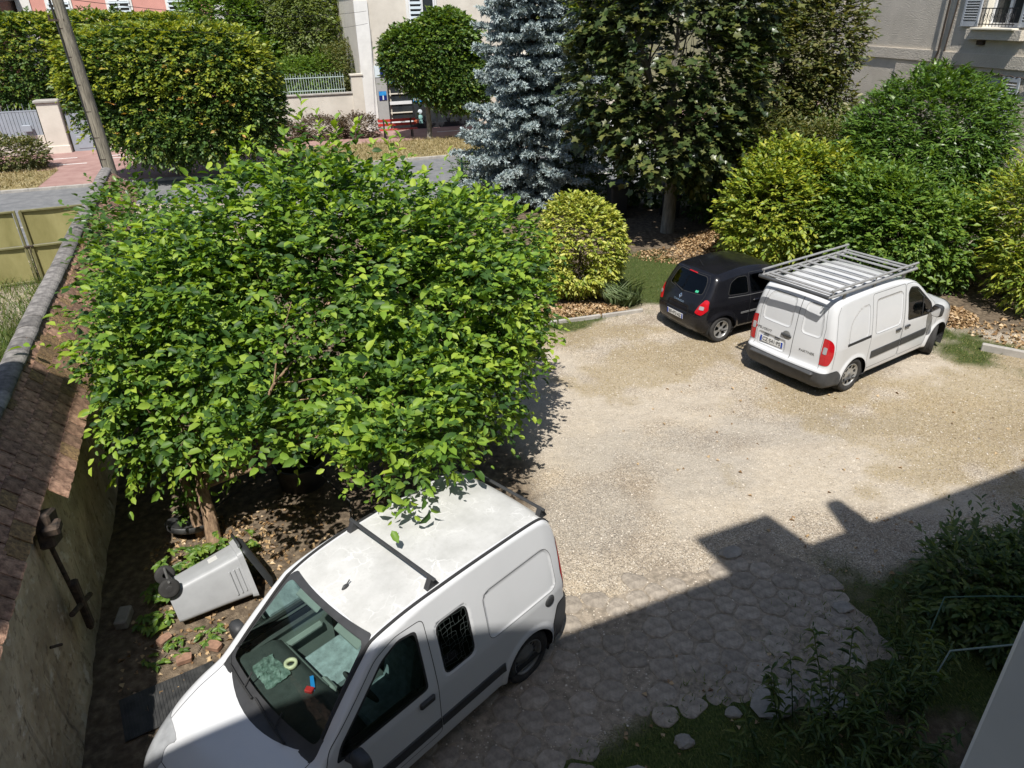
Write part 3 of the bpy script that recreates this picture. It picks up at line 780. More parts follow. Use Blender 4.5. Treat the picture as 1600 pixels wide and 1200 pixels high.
# ------------------------------------------------------------------ tan house on the right
HA = R(-10.0)
HD = Vector((-math.sin(HA), -math.cos(HA), 0)); HNrm = Vector((-math.cos(HA), math.sin(HA), 0))     # along (towards us), outward
HM = Matrix((HD, -HNrm, Vector((0, 0, 1)))).transposed().to_4x4(); HM.translation = Vector((13.45, 25.04, 0))
house = empty('house', (0, 0, 0), 0, 'tan roughcast house with grey louvred shutters at the right edge', 'house'); house.matrix_world = HM
# local: x along wall towards the viewer, y into the house, z up
def wall_with_holes(x0, x1, z0, z1, holes, y, m, name):
    xs = sorted({x0, x1, *[h[0] for h in holes], *[h[1] for h in holes]}); zs = sorted({z0, z1, *[h[2] for h in holes], *[h[3] for h in holes]})
    b = MB()
    for xa_, xb in zip(xs[:-1], xs[1:]):
        for za_, zb in zip(zs[:-1], zs[1:]):
            cx, cz = (xa_ + xb) / 2, (za_ + zb) / 2
            if any(h[0] < cx < h[1] and h[2] < cz < h[3] for h in holes): continue
            b.add([(xa_, y, za_), (xb, y, za_), (xb, y, zb), (xa_, y, zb)], [(0, 1, 2, 3)])
    for (a_, c_, d_, e_) in holes:
        D = .28
        b.add([(a_, y, d_), (c_, y, d_), (c_, y, e_), (a_, y, e_), (a_, y + D, d_), (c_, y + D, d_), (c_, y + D, e_), (a_, y + D, e_)], [(0, 4, 5, 1), (1, 5, 6, 2), (2, 6, 7, 3), (3, 7, 4, 0)])
    return b.build(name, m, house)
holes = [(2.28, 3.60, 5.47, 7.6), (2.36, 3.58, 2.0, 4.26)]
wall_with_holes(.95, 9.0, 0, 10, holes, -.06, M_render_tan, 'wall')
wall_with_holes(-5.05, .95, 0, 10, [], 0, M_render_tan, 'wall')
b = MB(); b.add([(.95, -.06, 0), (.95, 0, 0), (.95, 0, 10), (.95, -.06, 10)], [(0, 1, 2, 3)]); b.add([(-5.05, 0, 0), (-5.05, 8, 0), (-5.05, 8, 10), (-5.05, 0, 10)], [(0, 1, 2, 3)]); b.add([(9, -.06, 0), (9, 8, 0), (9, 8, 10), (9, -.06, 10)], [(3, 2, 1, 0)]); b.add([(-5.05, 8, 0), (9, 8, 0), (9, 8, 10), (-5.05, 8, 10)], [(3, 2, 1, 0)]); b.build('side_wall', M_render_tan, house)
b = MB(); b.box((2, 4.05, 10.1), (14.4, 8.3, .25)); b.build('roof_slab', M_roof_far, house)
b = MB(); b.box((-1.95, -.02, 4.64), (5.98, .07, .32)); b.build('band', M_render_tan, house)
b = MB(); b.box((-4.85, -.025, 5), (.42, .08, 10)); b.build('pilaster', M_render_tan, house)
b = MB(); b.box((-.55, -.02, 2.2), (1.1, .06, 4.3)); b.build('flat_pilaster', M_render_tan, house)
b = MB(); b.box((5.0, -.09, 4.62), (7.9, .06, .34)); b.build('band', M_render_tan, house)
b = MB(); b.box((2.95, -.16, 5.30), (2.0, .20, .26)); b.build('sill_apron', M_render_tan, house)
b = MB(); b.box((2.94, -.20, 5.445), (1.55, .30, .05), bev=.01); b.build('sill', M_cream, house)
b = MB(); b.box((2.45, -.10, 5.08), (.26, .10, .12), bev=.01); b.build('air_vent', M_iron, house)
def frame_window(x0, x1, z0, z1, roller=False):
    e = empty('window', (0, 0, 0), 0, parent=house)
    b = MB(); b.box(((x0 + x1) / 2, .20, (z0 + z1) / 2), (x1 - x0, .02, z1 - z0)); b.build('pane', M_win_dark, e)
    for x in (x0 + .05, (x0 + x1) / 2, x1 - .05):
        b = MB(); b.box((x, .165, (z0 + z1) / 2), (.10, .06, z1 - z0)); b.build('casement', M_pvc, e)
    for z in (z0 + .06, z1 - .06):
        b = MB(); b.box(((x0 + x1) / 2, .168, z), (x1 - x0 - .2, .055, .12)); b.build('casement', M_pvc, e)
    for x, s_ in ((x0 + .02, 1), (x1 - .02, -1)):
        b = MB(); b.box((x, .04, (z0 + z1) / 2), (.03, .22, z1 - z0)); b.build('reveal_lining', M_cream, e)
    if roller:
        b = MB(); b.box(((x0 + x1) / 2, .07, z1 - .19), (x1 - x0, .16, .38)); b.build('roller_box', M_shutter, e)
    return e
frame_window(*holes[0]); frame_window(*holes[1], roller=True)
def shutter(x0, x1, z0, z1, yaw=0.0):
    e = empty('shutter', (0, 0, 0), 0, parent=house)
    y = -.13; w = x1 - x0
    for x in (x0 + .04, x1 - .04):
        b = MB(); b.box((x, y, (z0 + z1) / 2), (.08, .045, z1 - z0), bev=.004); b.build('stile', M_shutter, e)
    zm = z0 + (z1 - z0) * .48
    for z in (z0 + .06, zm, z1 - .06):
        b = MB(); b.box(((x0 + x1) / 2, y, z), (w - .16, .04, .12)); b.build('rail', M_shutter, e)
    b = MB(); b.box(((x0 + x1) / 2, y + .01, (z0 + .12 + zm - .06) / 2), (w - .16, .02, zm - z0 - .18)); b.build('lower_panel', M_shutter, e)
    zz = zm + .09
    while zz < z1 - .14:
        b = MB(); b.box(((x0 + x1) / 2, y, zz), (w - .16, .05, .014), rot=Matrix.Rotation(-.75, 3, 'X')); b.build('louvre', M_shutter, e)
        zz += .068
    return e
shutter(1.52, 2.20, 5.48 - 1.0, 7.6) if False else None
def louvre_shutter(x0, x1, z0, z1):
    e = empty('shutter', (0, 0, 0), 0, parent=house); y = -.13; w = x1 - x0
    for x in (x0 + .04, x1 - .04):
        b = MB(); b.box((x, y, (z0 + z1) / 2), (.08, .045, z1 - z0), bev=.004); b.build('stile', M_shutter, e)
    for z in (z0 + .07, z1 - .06):
        b = MB(); b.box(((x0 + x1) / 2, y, z), (w - .16, .04, .13)); b.build('rail', M_shutter, e)
    zz = z0 + .18
    while zz < z1 - .14:
        b = MB(); b.box(((x0 + x1) / 2, y, zz), (w - .16, .05, .014), rot=Matrix.Rotation(-.75, 3, 'X')); b.build('louvre', M_shutter, e)
        zz += .068
louvre_shutter(1.52, 2.18, 5.49, 7.6); louvre_shutter(3.66, 4.34, 5.49, 7.6)
shutter(3.62, 4.26, 2.0, 4.27)
# balcony rail in front of the upper window
br = empty('balcony_rail', (0, 0, 0), 0, parent=house)
for z in (5.56, 5.96):
    b = MB(); b.box((2.95, -.22, z), (1.28, .03, .025)); b.build('rail', M_ink, br)
for k in range(11):
    b = MB(); b.tube([(2.35 + .12 * k, -.22, 5.5), (2.35 + .12 * k, -.22, 5.96)], .009, 5); b.build('baluster', M_ink, br)
for k in range(5):
    b = MB(); cx = 2.5 + .23 * k
    b.tube([(cx + .09 * math.cos(a_) * (1 - a_ / 14), -.225, 5.72 + .13 * math.sin(a_) * (1 - a_ / 14)) for a_ in np.linspace(0, 9, 22)], .007, 5); b.build('scroll', M_ink, br)
# cables and downpipes on the facade
b = MB(); b.tube([(.86, -.12, 10), (.84, -.12, 4.75), (.70, -.10, 4.4), (.66, -.10, 2)], .03, 8); b.build('cable', M_iron, house)
b = MB(); b.tube([(1.18, -.10, 10), (1.16, -.10, 6), (1.05, -.10, 4.6)], .022, 6); b.build('cable', M_iron, house)
b = MB(); b.tube([(.8 + .09 * k, -.13 - .012 * (k % 2), 4.38 + .018 * math.sin(k * 1.7) - .003 * k) for k in range(60)], .018, 6); b.build('cable', M_iron, house)
b = MB(); b.tube([(-5.25, .25, 0), (-5.25, .25, 10)], .09, 10); b.build('downpipe', M_ridge, house)

# ------------------------------------------------------------------ the house we look from, and the taller neighbour on its left
FA = R(23.0); FE = Vector((math.cos(FA), math.sin(FA), 0)); FN = Vector((-math.sin(FA), math.cos(FA), 0))
FM = Matrix((FE, FN, Vector((0, 0, 1)))).transposed().to_4x4()
own = empty('house', (0, 0, 0), 0, 'house with the viewpoint window, its shadow falling across the yard', 'house'); own.matrix_world = FM
b = MB(); b.box((4.8, -4.27, 4.9), (20.8, 8.0, 9.8)); b.build('wall', M_render_pale, own)
EH = 9.82
b = MB(); b.add([(-5.8, .15, EH - .1), (15.4, .15, EH - .1), (15.4, -4.3, 13.4), (-5.8, -4.3, 13.4), (-5.8, -8.7, EH - .1), (15.4, -8.7, EH - .1), (-5.8, .15, EH), (15.4, .15, EH), (15.4, -4.3, 13.52), (-5.8, -4.3, 13.52), (-5.8, -8.7, EH), (15.4, -8.7, EH)],
              [(0, 1, 2, 3), (3, 2, 5, 4), (6, 9, 8, 7), (9, 10, 11, 8), (0, 6, 7, 1), (4, 5, 11, 10), (0, 3, 9, 6), (3, 4, 10, 9), (1, 7, 8, 2), (2, 8, 11, 5)]); b.build('roof', M_roof_far, own)
b = MB(); b.prism([(2.20, 9.5), (3.58, 9.5), (2.80, 11.76), (1.59, 11.76), (2.16, 9.82)], 1.4, Matrix.Translation((0, -.10, 0)) @ Matrix.Rotation(math.pi / 2, 4, 'X')); b.build('dormer', M_render_pale, own)  # out of view; leaning outline shaped for the shadow it casts on the yard
b = MB(); b.prism([(3.97, 9.5), (4.60, 9.5), (4.05, 11.4), (3.96, 11.48), (3.82, 11.48), (3.78, 11.38)], .4, Matrix.Translation((0, -.10, 0)) @ Matrix.Rotation(math.pi / 2, 4, 'X')); b.build('chimney', M_render_pale, own)  # out of view as well, tapered and leaned to shape its cast shadow
M_sash = mat('grey_white_window_paint', (.36, .39, .43), .5, var=.05, scale=6)
b = MB(); b.box((.80, .05, 5.9), (.055, .54, 2.0), bev=.006); b.build('window_sash', M_sash, own)
b = MB(); b.box((.845, .06, 5.95), (.03, .44, 1.7)); b.build('sash_painted_shade', M_metal_dark, own)  # dark board standing in for the shaded inner side of the sash
nb = empty('house', (0, 0, 0), 0, 'tall neighbouring house beyond the left wall, seen only by its shadow', 'house'); nb.matrix_world = WM
b = MB(); b.box((-1.28, 5.68, 4.2), (4.5, 8.0, 8.5)); b.build('wall', M_render_pale, nb)
b = MB(); b.box((-1.28, 5.69, 8.5), (4.48, 7.98, .2)); b.build('roof', M_roof_far, nb)
# ------------------------------------------------------------------ vegetation
def leaf_arrays(pos, axis, nrm, L, wr=.5, curl=.12, kind='ovate', jag=0.0):
    """one small folded leaf per row; returns verts, faces (tris)"""
    n = len(pos)
    axis = unit(axis); nrm = unit(nrm - axis * np.sum(axis * nrm, -1, keepdims=True)); side = np.cross(axis, nrm)
    L = np.broadcast_to(np.asarray(L, float), (n,))[:, None]
    if kind == 'ovate':      # 8 points
        T = [(0, 0, 0), (.30, .40, .10), (.68, .40, .02), (1, 0, -.16), (.68, -.40, .02), (.30, -.40, .10), (.33, 0, -.02), (.68, 0, -.07)]
        F = [(0, 6, 1), (1, 6, 7), (1, 7, 2), (2, 7, 3), (0, 5, 6), (5, 4, 7), (5, 7, 6), (4, 3, 7)]
    elif kind == 'rhomb':
        T = [(0, 0, 0), (.45, .5, .10), (1, 0, -.10), (.45, -.5, .10)]
        F = [(0, 2, 1), (0, 3, 2)]
    elif kind == 'maple':
        T = [(0, 0, 0), (.08, .40, .05), (.30, .30, .0), (.50, .62, .02), (.60, .26, 0), (1, 0, -.08), (.60, -.26, 0), (.50, -.62, .02), (.30, -.30, 0), (.08, -.40, .05), (.34, 0, -.03)]
        F = [(10, i + 1, i) for i in range(9)] + [(10, 0, 9)]
    elif kind == 'blade':
        T = [(0, -.5, 0), (0, .5, 0), (.5, .36, .06), (.5, -.36, .06), (1, 0, -.18)]
        F = [(0, 1, 2), (0, 2, 3), (3, 2, 4)]
    elif kind == 'strip':
        T = [(0, -.5, 0), (0, .5, 0), (1, .25, 0), (1, -.25, 0)]
        F = [(0, 1, 2), (0, 2, 3)]
    T = np.array(T); F = np.array(F)
    k = len(T)
    wv = L * wr * (1.0 if kind != 'maple' else 1 / wr * wr)
    V = pos[:, None, :] + axis[:, None, :] * (T[:, 0][None, :, None] * L[:, None, :]) + side[:, None, :] * (T[:, 1][None, :, None] * (L * wr)[:, None, :]) + nrm[:, None, :] * (T[:, 2][None, :, None] * (L * (curl / .12))[:, None, :])
    FF = (np.arange(n) * k)[:, None, None] + F[None]
    return V.reshape(-1, 3), FF.reshape(-1, 3)

def rvec(n, r=rng):
    v = r.normal(size=(n, 3)); return unit(v)

def crown_shoots(blobs, n, shell=(.72, 1.02), p=2.0, r=rng, inside=.78, zmin=None):
    """points near the surface of a union of (super)ellipsoids, with outward directions"""
    B = np.array(blobs, float)
    area = (B[:, 3] * B[:, 4] + B[:, 4] * B[:, 5] + B[:, 3] * B[:, 5])
    P = []; D = []; need = n
    for _ in range(12):
        m = int(need * 2.2) + 50
        k = r.choice(len(B), m, p=area / area.sum())
        u = rvec(m, r)
        u = u / (np.sum(np.abs(u) ** p, -1, keepdims=True) ** (1 / p))
        q = shell[0] + (shell[1] - shell[0]) * r.random((m, 1)) ** .7
        c = B[k]; pos = c[:, :3] + u * q * c[:, 3:6]
        out = unit(u * np.abs(u) ** (p - 2 if p > 2 else 0) / c[:, 3:6])
        ok = np.ones(m, bool)
        for j in range(len(B)):
            d = np.sum(np.abs((pos - B[j, :3]) / B[j, 3:6]) ** p, -1) ** (1 / p)
            ok &= ~((d < inside) & (k != j))
        if zmin is not None: ok &= pos[:, 2] > zmin
        P.append(pos[ok]); D.append(out[ok]); need -= ok.sum()
        if need <= 0: break
    return np.vstack(P)[:n], np.vstack(D)[:n]

def lump_cull(P, D, scale, amount, seed):
    """gaps and lumps: drop shoots in some pockets and push others in or out"""
    a = fnoise(P[:, 0] * scale + P[:, 2] * .7 * scale, P[:, 1] * scale - P[:, 2] * .6 * scale, seed)
    keep = a > -amount
    return P[keep], D[keep], a[keep]

def shoots_to_leaves(P, D, n_leaf, length, size, up=.35, droop=.3, spread=.9, r=rng, face=.6):
    """leaves set alternately along each shoot"""
    m = len(P)
    d = unit(D + rvec(m, r) * .55 + np.array([0, 0, up]))
    ln = length * (.6 + .8 * r.random((m, 1)))
    pos, ax, nr = [], [], []
    side = unit(np.cross(d, np.array([0, 0, 1.0]) + rvec(m, r) * .15))
    upv = np.cross(side, d)
    for i in range(n_leaf):
        t = (i + .5) / n_leaf
        p = P + d * ln * t + np.array([0, 0, -1.0]) * droop * ln * t * t
        s = 1 if i % 2 else -1
        a = unit(d * (.55 + .5 * t) + side * s * spread * (1.05 - .6 * t) + rvec(m, r) * .22 + np.array([0, 0, -.25]))
        nn = unit(np.array([0, 0, 1.0]) * face + D * .55 + upv * .3 + rvec(m, r) * .55)
        pos.append(p); ax.append(a); nr.append(nn)
    pos = np.vstack(pos); ax = np.vstack(ax); nr = np.vstack(nr)
    L = size * (.42 + .95 * r.random(len(pos)) ** 1.2)
    global SHOOT_T
    SHOOT_T = np.repeat((np.arange(n_leaf) + .5) / n_leaf, m)
    return pos, ax, nr, L

def branch_tree(parent, base, top_r, blobs, m, trunk_r=.12, fork=.35, n_twig=6, seed=1, name='trunk', lean=(0, 0)):
    """tapered trunk, limbs to each lobe and twigs inside the crown; vertices local to parent's origin"""
    r_ = random.Random(seed); mb = MB(); o = Vector(base)
    zc = min(b[2] for b in blobs); fz = base[2] + (max(.3, (np.mean([b[2] for b in blobs]) - base[2])) * fork)
    f = Vector((base[0] + lean[0], base[1] + lean[1], fz))
    def curve(a, c, r0, r1, k=6, wob=.06):
        L = (c - a).length
        pts = [a.lerp(c, t / k) + Vector((r_.uniform(-1, 1), r_.uniform(-1, 1), r_.uniform(-.5, .5))) * wob * L * math.sin(math.pi * t / k) * .5 for t in range(k + 1)]
        mb.tube([p - o for p in pts], [r0 + (r1 - r0) * t / k for t in range(k + 1)], 8 if r0 > .04 else 5)
        return pts
    mb.tube([Vector((0, 0, -.15)), Vector((0, 0, .05)), (f - o) * .5 + Vector((.02, 0, 0)), f - o], [trunk_r * 1.5, trunk_r * 1.15, trunk_r, trunk_r * .85], 12)
    for b in blobs:
        c = Vector(b[:3])
        pts = curve(f - Vector((0, 0, .05)), c, trunk_r * .55, trunk_r * .16)
        for _ in range(n_twig):
            u = Vector((r_.gauss(0, 1), r_.gauss(0, 1), r_.gauss(.2, 1))).normalized()
            e = c + Vector((u.x * b[3], u.y * b[4], u.z * b[5])) * .85
            curve(pts[r_.randrange(3, 6)], e, trunk_r * .16, .005, 5, .12)
    return mb.build(name, m, parent)

def add_leaves(name, parent, arrs, m, origin, mats=None, mi=None):
    V, F = arrs
    o = link(name, np_mesh(name, V - np.array(origin), F, False), parent, m); o['kind'] = 'stuff'
    return o

M_bark = mat('bark', (.13, .10, .075), .95, var=.4, scale=12, c2=(.22, .18, .13), bump=.9, bscale=22, stretch=(1, 1, .25))
M_bark_pale = mat('flaking_bark', (.24, .15, .09), .95, var=.45, scale=14, c2=(.40, .27, .17), bump=1.0, bscale=24, stretch=(1, 1, .35))
M_bark_grey = mat('grey_bark', (.17, .155, .13), .95, var=.3, scale=10, c2=(.27, .25, .21), bump=.7, bscale=22, stretch=(1, 1, .25))
LF_big = leaf_mat('fresh_green_leaf', [(.028, .072, .02), (.045, .10, .022), (.075, .155, .026), (.12, .225, .03), (.18, .30, .036), (.27, .385, .05), (.06, .125, .024), (.035, .085, .022)], rough=.5, trans=.33, tcol=(1.5, 1.45, .4), spec=.3)
LF_tip = leaf_mat('young_lime_leaf', [(.13, .24, .03), (.20, .33, .038), (.29, .41, .05), (.36, .46, .06), (.16, .28, .034)], rough=.48, trans=.36, tcol=(1.4, 1.4, .4), spec=.3)
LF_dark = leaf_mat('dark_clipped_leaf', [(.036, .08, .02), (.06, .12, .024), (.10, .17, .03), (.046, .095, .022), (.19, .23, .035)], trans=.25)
LF_yel = leaf_mat('sunlit_clipped_leaf', [(.12, .19, .026), (.24, .29, .035), (.34, .36, .042), (.09, .15, .024)], trans=.3)  # sunlight on the clipped tops put into a yellower leaf colour
LF_maple = leaf_mat('maple_leaf', [(.022, .042, .016), (.04, .068, .02), (.09, .12, .034), (.03, .05, .02), (.16, .17, .05), (.025, .038, .017)], trans=.2, rough=.35)
LF_spruce = leaf_mat('blue_spruce_needle', [(.22, .29, .30), (.33, .40, .41), (.44, .50, .50), (.24, .29, .24)], trans=.08, rough=.6, tcol=(1, 1, 1))
LF_shrub = leaf_mat('glossy_green_leaf', [(.034, .08, .015), (.06, .125, .02), (.095, .175, .026), (.14, .22, .034)], trans=.25, rough=.38)
LF_var = leaf_mat('yellow_edged_leaf', [(.10, .16, .02), (.24, .29, .03), (.40, .42, .06), (.50, .50, .12), (.14, .20, .025)], trans=.25)
LF_mix = leaf_mat('olive_leaf', [(.05, .075, .02), (.085, .11, .03), (.14, .145, .045), (.18, .17, .06)], trans=.25)
LF_green2 = leaf_mat('mid_green_leaf', [(.05, .11, .02), (.09, .17, .028), (.14, .23, .035), (.19, .27, .04)], trans=.3)
LF_yg = leaf_mat('yellow_green_leaf', [(.08, .14, .02), (.17, .25, .03), (.30, .36, .04), (.06, .11, .02), (.46, .46, .06), (.12, .20, .03)], trans=.3)
LF_purple = leaf_mat('bronze_leaf', [(.06, .035, .03), (.10, .07, .045), (.13, .10, .06), (.16, .12, .09)], trans=.2)
LF_shade = leaf_mat('weed_leaf', [(.035, .07, .02), (.055, .10, .026), (.09, .14, .036), (.15, .19, .055)], trans=.25)
LF_birch = leaf_mat('birch_leaf', [(.08, .12, .03), (.13, .18, .045), (.19, .23, .06), (.11, .15, .04)], trans=.35)
LF_grass = leaf_mat('grass_blade', [(.05, .10, .02), (.09, .15, .03), (.15, .20, .05), (.24, .24, .09)], trans=.3)
LF_drygrass = leaf_mat('dry_grass_blade', [(.22, .17, .075), (.34, .27, .13), (.45, .37, .20), (.16, .15, .05)], trans=.2)
LF_litter = leaf_mat('fallen_leaf', [(.14, .085, .04), (.26, .16, .075), (.40, .27, .14), (.52, .39, .23), (.20, .11, .05)], trans=.12, tcol=(1, .9, .7))
LF_iris = leaf_mat('iris_blade', [(.13, .19, .08), (.20, .27, .13), (.28, .34, .19)], trans=.25)
LF_orange = leaf_mat('orange_tip', [(.45, .18, .05), (.50, .28, .07), (.42, .36, .06)], trans=.2)

# ---- the big leafy tree over the near van ---------------------------
def big_tree():
    base = (-4.02, 7.45, 0)
    root = empty('leafy_tree', base, 0, 'big bright green tree with ribbed leaves in front, overhanging the near white van', 'tree')
    blobs = [(-2.3, 9.0, 2.9, 2.3, 1.9, 1.55), (-.95, 9.5, 2.35, 1.25, 1.4, 1.25), (-4.35, 8.7, 2.45, 1.15, 1.3, 1.25), (-2.6, 10.0, 3.5, 1.4, 1.2, 1.1), (-.7, 10.5, 2.85, 1.2, 1.2, .95),
             (-4.25, 7.8, 2.05, .85, .75, 1.05), (-2.6, 7.6, 2.55, 1.3, .8, .85), (-1.3, 7.1, 2.25, .95, .85, .75), (-1.05, 6.1, 2.30, .42, .55, .32), (-.97, 5.55, 2.12, .17, .22, .16),
             (-.45, 8.5, 1.75, .58, .7, .75), (-2.5, 6.65, 2.1, 1.0, .4, .36), (-4.8, 10.2, 2.5, .75, 1.2, 1.1), (-3.7, 9.9, 3.3, 1.1, 1.0, .95), (-.15, 9.9, 2.3, .70, .9, .8)]
    r = np.random.default_rng(4)
    P, D = crown_shoots(blobs, 10800, (.35, 1.03), r=r, inside=.5)
    P, D, a = lump_cull(P, D, 1.25, .30, 5)
    P = P + D * (a[:, None] * .30)
    pos, ax, nr, L = shoots_to_leaves(P, D, 7, .36, .118, up=.30, droop=.5, r=r, face=.22)
    young = np.repeat(r.random((1, len(P))) < .75, 7, 0).ravel() & (SHOOT_T > .5) & np.tile(a > -.05, 7)
    L = L * np.where(SHOOT_T > .8, .8, 1.0)
    # a few long wild shoots standing out of the crown
    W = np.array([(-2.9, 10.2, 4.45), (-2.2, 10.0, 4.5), (-1.7, 10.4, 4.2), (-.9, 10.6, 3.7), (-4.9, 9.8, 3.4), (-5.2, 10.6, 3.3), (-3.6, 10.3, 4.1), (-5.3, 8.4, 2.6), (-.2, 10.2, 3.4), (-1.0, 5.5, 2.2), (-2.5, 10.4, 4.5)])
    WDv = unit(np.array([(.1, .1, 1), (.2, 0, 1), (.1, .2, 1), (.3, .1, 1), (-.8, .2, .5), (-.7, .1, .7), (-.2, 0, 1), (-1, -.2, .1), (.6, 0, .8), (.1, -.5, -.4), (-.1, .3, 1)], float))
    p2, a2, n2, L2 = shoots_to_leaves(np.repeat(W, 3, 0) + r.normal(0, .12, (33, 3)), np.repeat(WDv, 3, 0) * 3, 9, .6, .13, up=.4, droop=.2, r=r)
    pos = np.vstack([pos, p2]); ax = np.vstack([ax, a2]); nr = np.vstack([nr, n2]); L = np.concatenate([L, L2]); young = np.concatenate([young, SHOOT_T > .45])
    # keep clear of the van roof and of the wall
    ok = ~((pos[:, 2] < 2.02) & (pos[:, 1] < 7.0) & (pos[:, 0] > -3.0)) & (pos[:, 2] > .35)
    off = (pos[:, :2] - np.array([-4.16, 4.25])) @ np.array([WN.x, WN.y])
    ok &= ~((off < .35) & (pos[:, 2] < 2.45))
    pos, ax, nr, L, young = pos[ok], ax[ok], nr[ok], L[ok], young[ok]
    # the 300 leaves that show largest become leaves of their own
    V, F = leaf_arrays(pos, ax, nr, L, .62, .16)
    cen = pos + unit(ax) * L[:, None] * .5
    camp = np.array([0, 0, CAM_H]); dist = np.linalg.norm(cen - camp, axis=1)
    facing = np.abs(np.sum(unit(nr - ax * np.sum(ax * nr, -1, keepdims=True)) * unit(camp - cen), -1))
    score = L / dist * facing
    cand = np.argsort(-score)[:2600]
    bvh = BVHTree.FromPolygons(V.tolist(), F.tolist())
    pick = []
    for i in cand:
        dv = Vector(cen[i] - camp)
        h = bvh.ray_cast(Vector(camp), dv.normalized(), 30)
        if h[2] is not None and h[2] // 8 == i:
            pick.append(i)
            if len(pick) >= 296: break
    pick = np.array(pick)
    mask = np.ones(len(pos), bool); mask[pick] = False
    for nm_, sel, m_ in (('foliage', mask & ~young, LF_big), ('young_foliage', mask & young, LF_tip)):
        add_leaves(nm_, root, leaf_arrays(pos[sel], ax[sel], nr[sel], L[sel], .62, .16), m_, base)
    v0, f0 = leaf_arrays(np.zeros((1, 3)), np.array([[1., 0, 0]]), np.array([[0, 0, 1.]]), np.array([1.]), .62, .16)
    lme = np_mesh('leaf', v0, f0); lme.materials.append(LF_big); lmy = np_mesh('leaf', v0, f0); lmy.materials.append(LF_tip)
    for i in pick:
        a = Vector(unit(ax[i])); n_ = Vector(nr[i]); n_ = (n_ - a * a.dot(n_)).normalized(); s_ = Vector(np.cross(a, n_))
        M = Matrix((a, -s_, n_)).transposed()
        M4 = (M @ Matrix.Diagonal((L[i],) * 3)).to_4x4(); M4.translation = Vector(pos[i]) - Vector(base)
        o = link('leaf', lmy if young[i] else lme, root); o.matrix_basis = M4
    branch_tree(root, base, .1, blobs[:8] + blobs[12:14], M_bark_pale, .085, .28, 5, 7, lean=(-.12, .25))
    mb = MB()      # second stem beside the first and a pale bare stick through the crown
    mb.tube([(-.22, .12, -.1), (-.28, .2, .5), (-.45, .5, 1.2), (-.4, 1.0, 2.0)], [.075, .06, .05, .03], 9); mb.build('stem', M_bark_pale, root)
    mb = MB(); mb.tube([(2.3, .4, -.1), (2.35, .5, .9), (2.1, 1.0, 1.8), (1.9, 1.5, 2.6)], [.10, .085, .07, .04], 10); mb.build('stem', M_bark, root)
    mb = MB(); mb.tube([(-1.9, 2.4, 2.3), (-1.0, 2.6, 3.1), (-.35, 2.7, 3.6)], [.018, .014, .008], 6); mb.build('bare_stick', M_bark_pale, root)
    return root
big_tree()

def leafy(name, base, blobs, n, size, m, label, cat='tree', group=None, nl=5, length=.25, kind='rhomb', wr=.55, p=2.0, shell=(.6, 1.02), lump=(1.0, .5), up=.3, droop=.3,
          trunk_r=.1, bark=None, fork=.5, seed=1, face=.6, inside=.7, extra=None, zmin=.05, curl=.12, n_twig=4, trunk=True, hole=None, wild=.05):
    root = empty(name, base, 0, label, cat, group)
    r = np.random.default_rng(seed)
    P, D = crown_shoots(blobs, n, shell, p, r, inside, zmin)
    P, D, a = lump_cull(P, D, lump[0], lump[1], seed)
    P = P + D * a[:, None] * .20 * min(blobs[0][3:6])
    pos, ax, nr, L = shoots_to_leaves(P, D, nl, length, size, up, droop, r=r, face=face)
    if wild:
        kk = np.nonzero(r.random(len(P)) < wild)[0]
        w_ = shoots_to_leaves(P[kk], D[kk] + np.array([0, 0, .6]), nl * 2, length * 2.6, size, up + .3, droop, r=r, face=face)
        pos = np.vstack([pos, w_[0]]); ax = np.vstack([ax, w_[1]]); nr = np.vstack([nr, w_[2]]); L = np.concatenate([L, w_[3]])
    ok = pos[:, 2] > .03
    if hole: ok &= np.linalg.norm((pos - np.array(hole[:3])) / np.array(hole[3:6]), axis=1) > 1
    V, F = leaf_arrays(pos[ok], ax[ok], nr[ok], L[ok], wr, curl, kind)
    o = add_leaves('crown', root, (V, F), m, base)
    if extra:
        k, m2, sel = extra
        P2, D2 = crown_shoots(blobs, k, (.95, 1.06), p, r, .9, zmin)
        s_ = sel(P2, D2); P2, D2 = P2[s_], D2[s_]
        pos, ax, nr, L = shoots_to_leaves(P2, D2, nl, length, size, up, droop, r=r, face=face)
        V, F = leaf_arrays(pos, ax, nr, L, wr, curl, kind)
        add_leaves('sunlit_young_shoots', root, (V, F), m2, base)  # paler shoots, mostly high up, colour in the sunlit top
    if trunk: branch_tree(root, base, .1, blobs, bark or M_bark, trunk_r, fork, n_twig, seed)
    return root

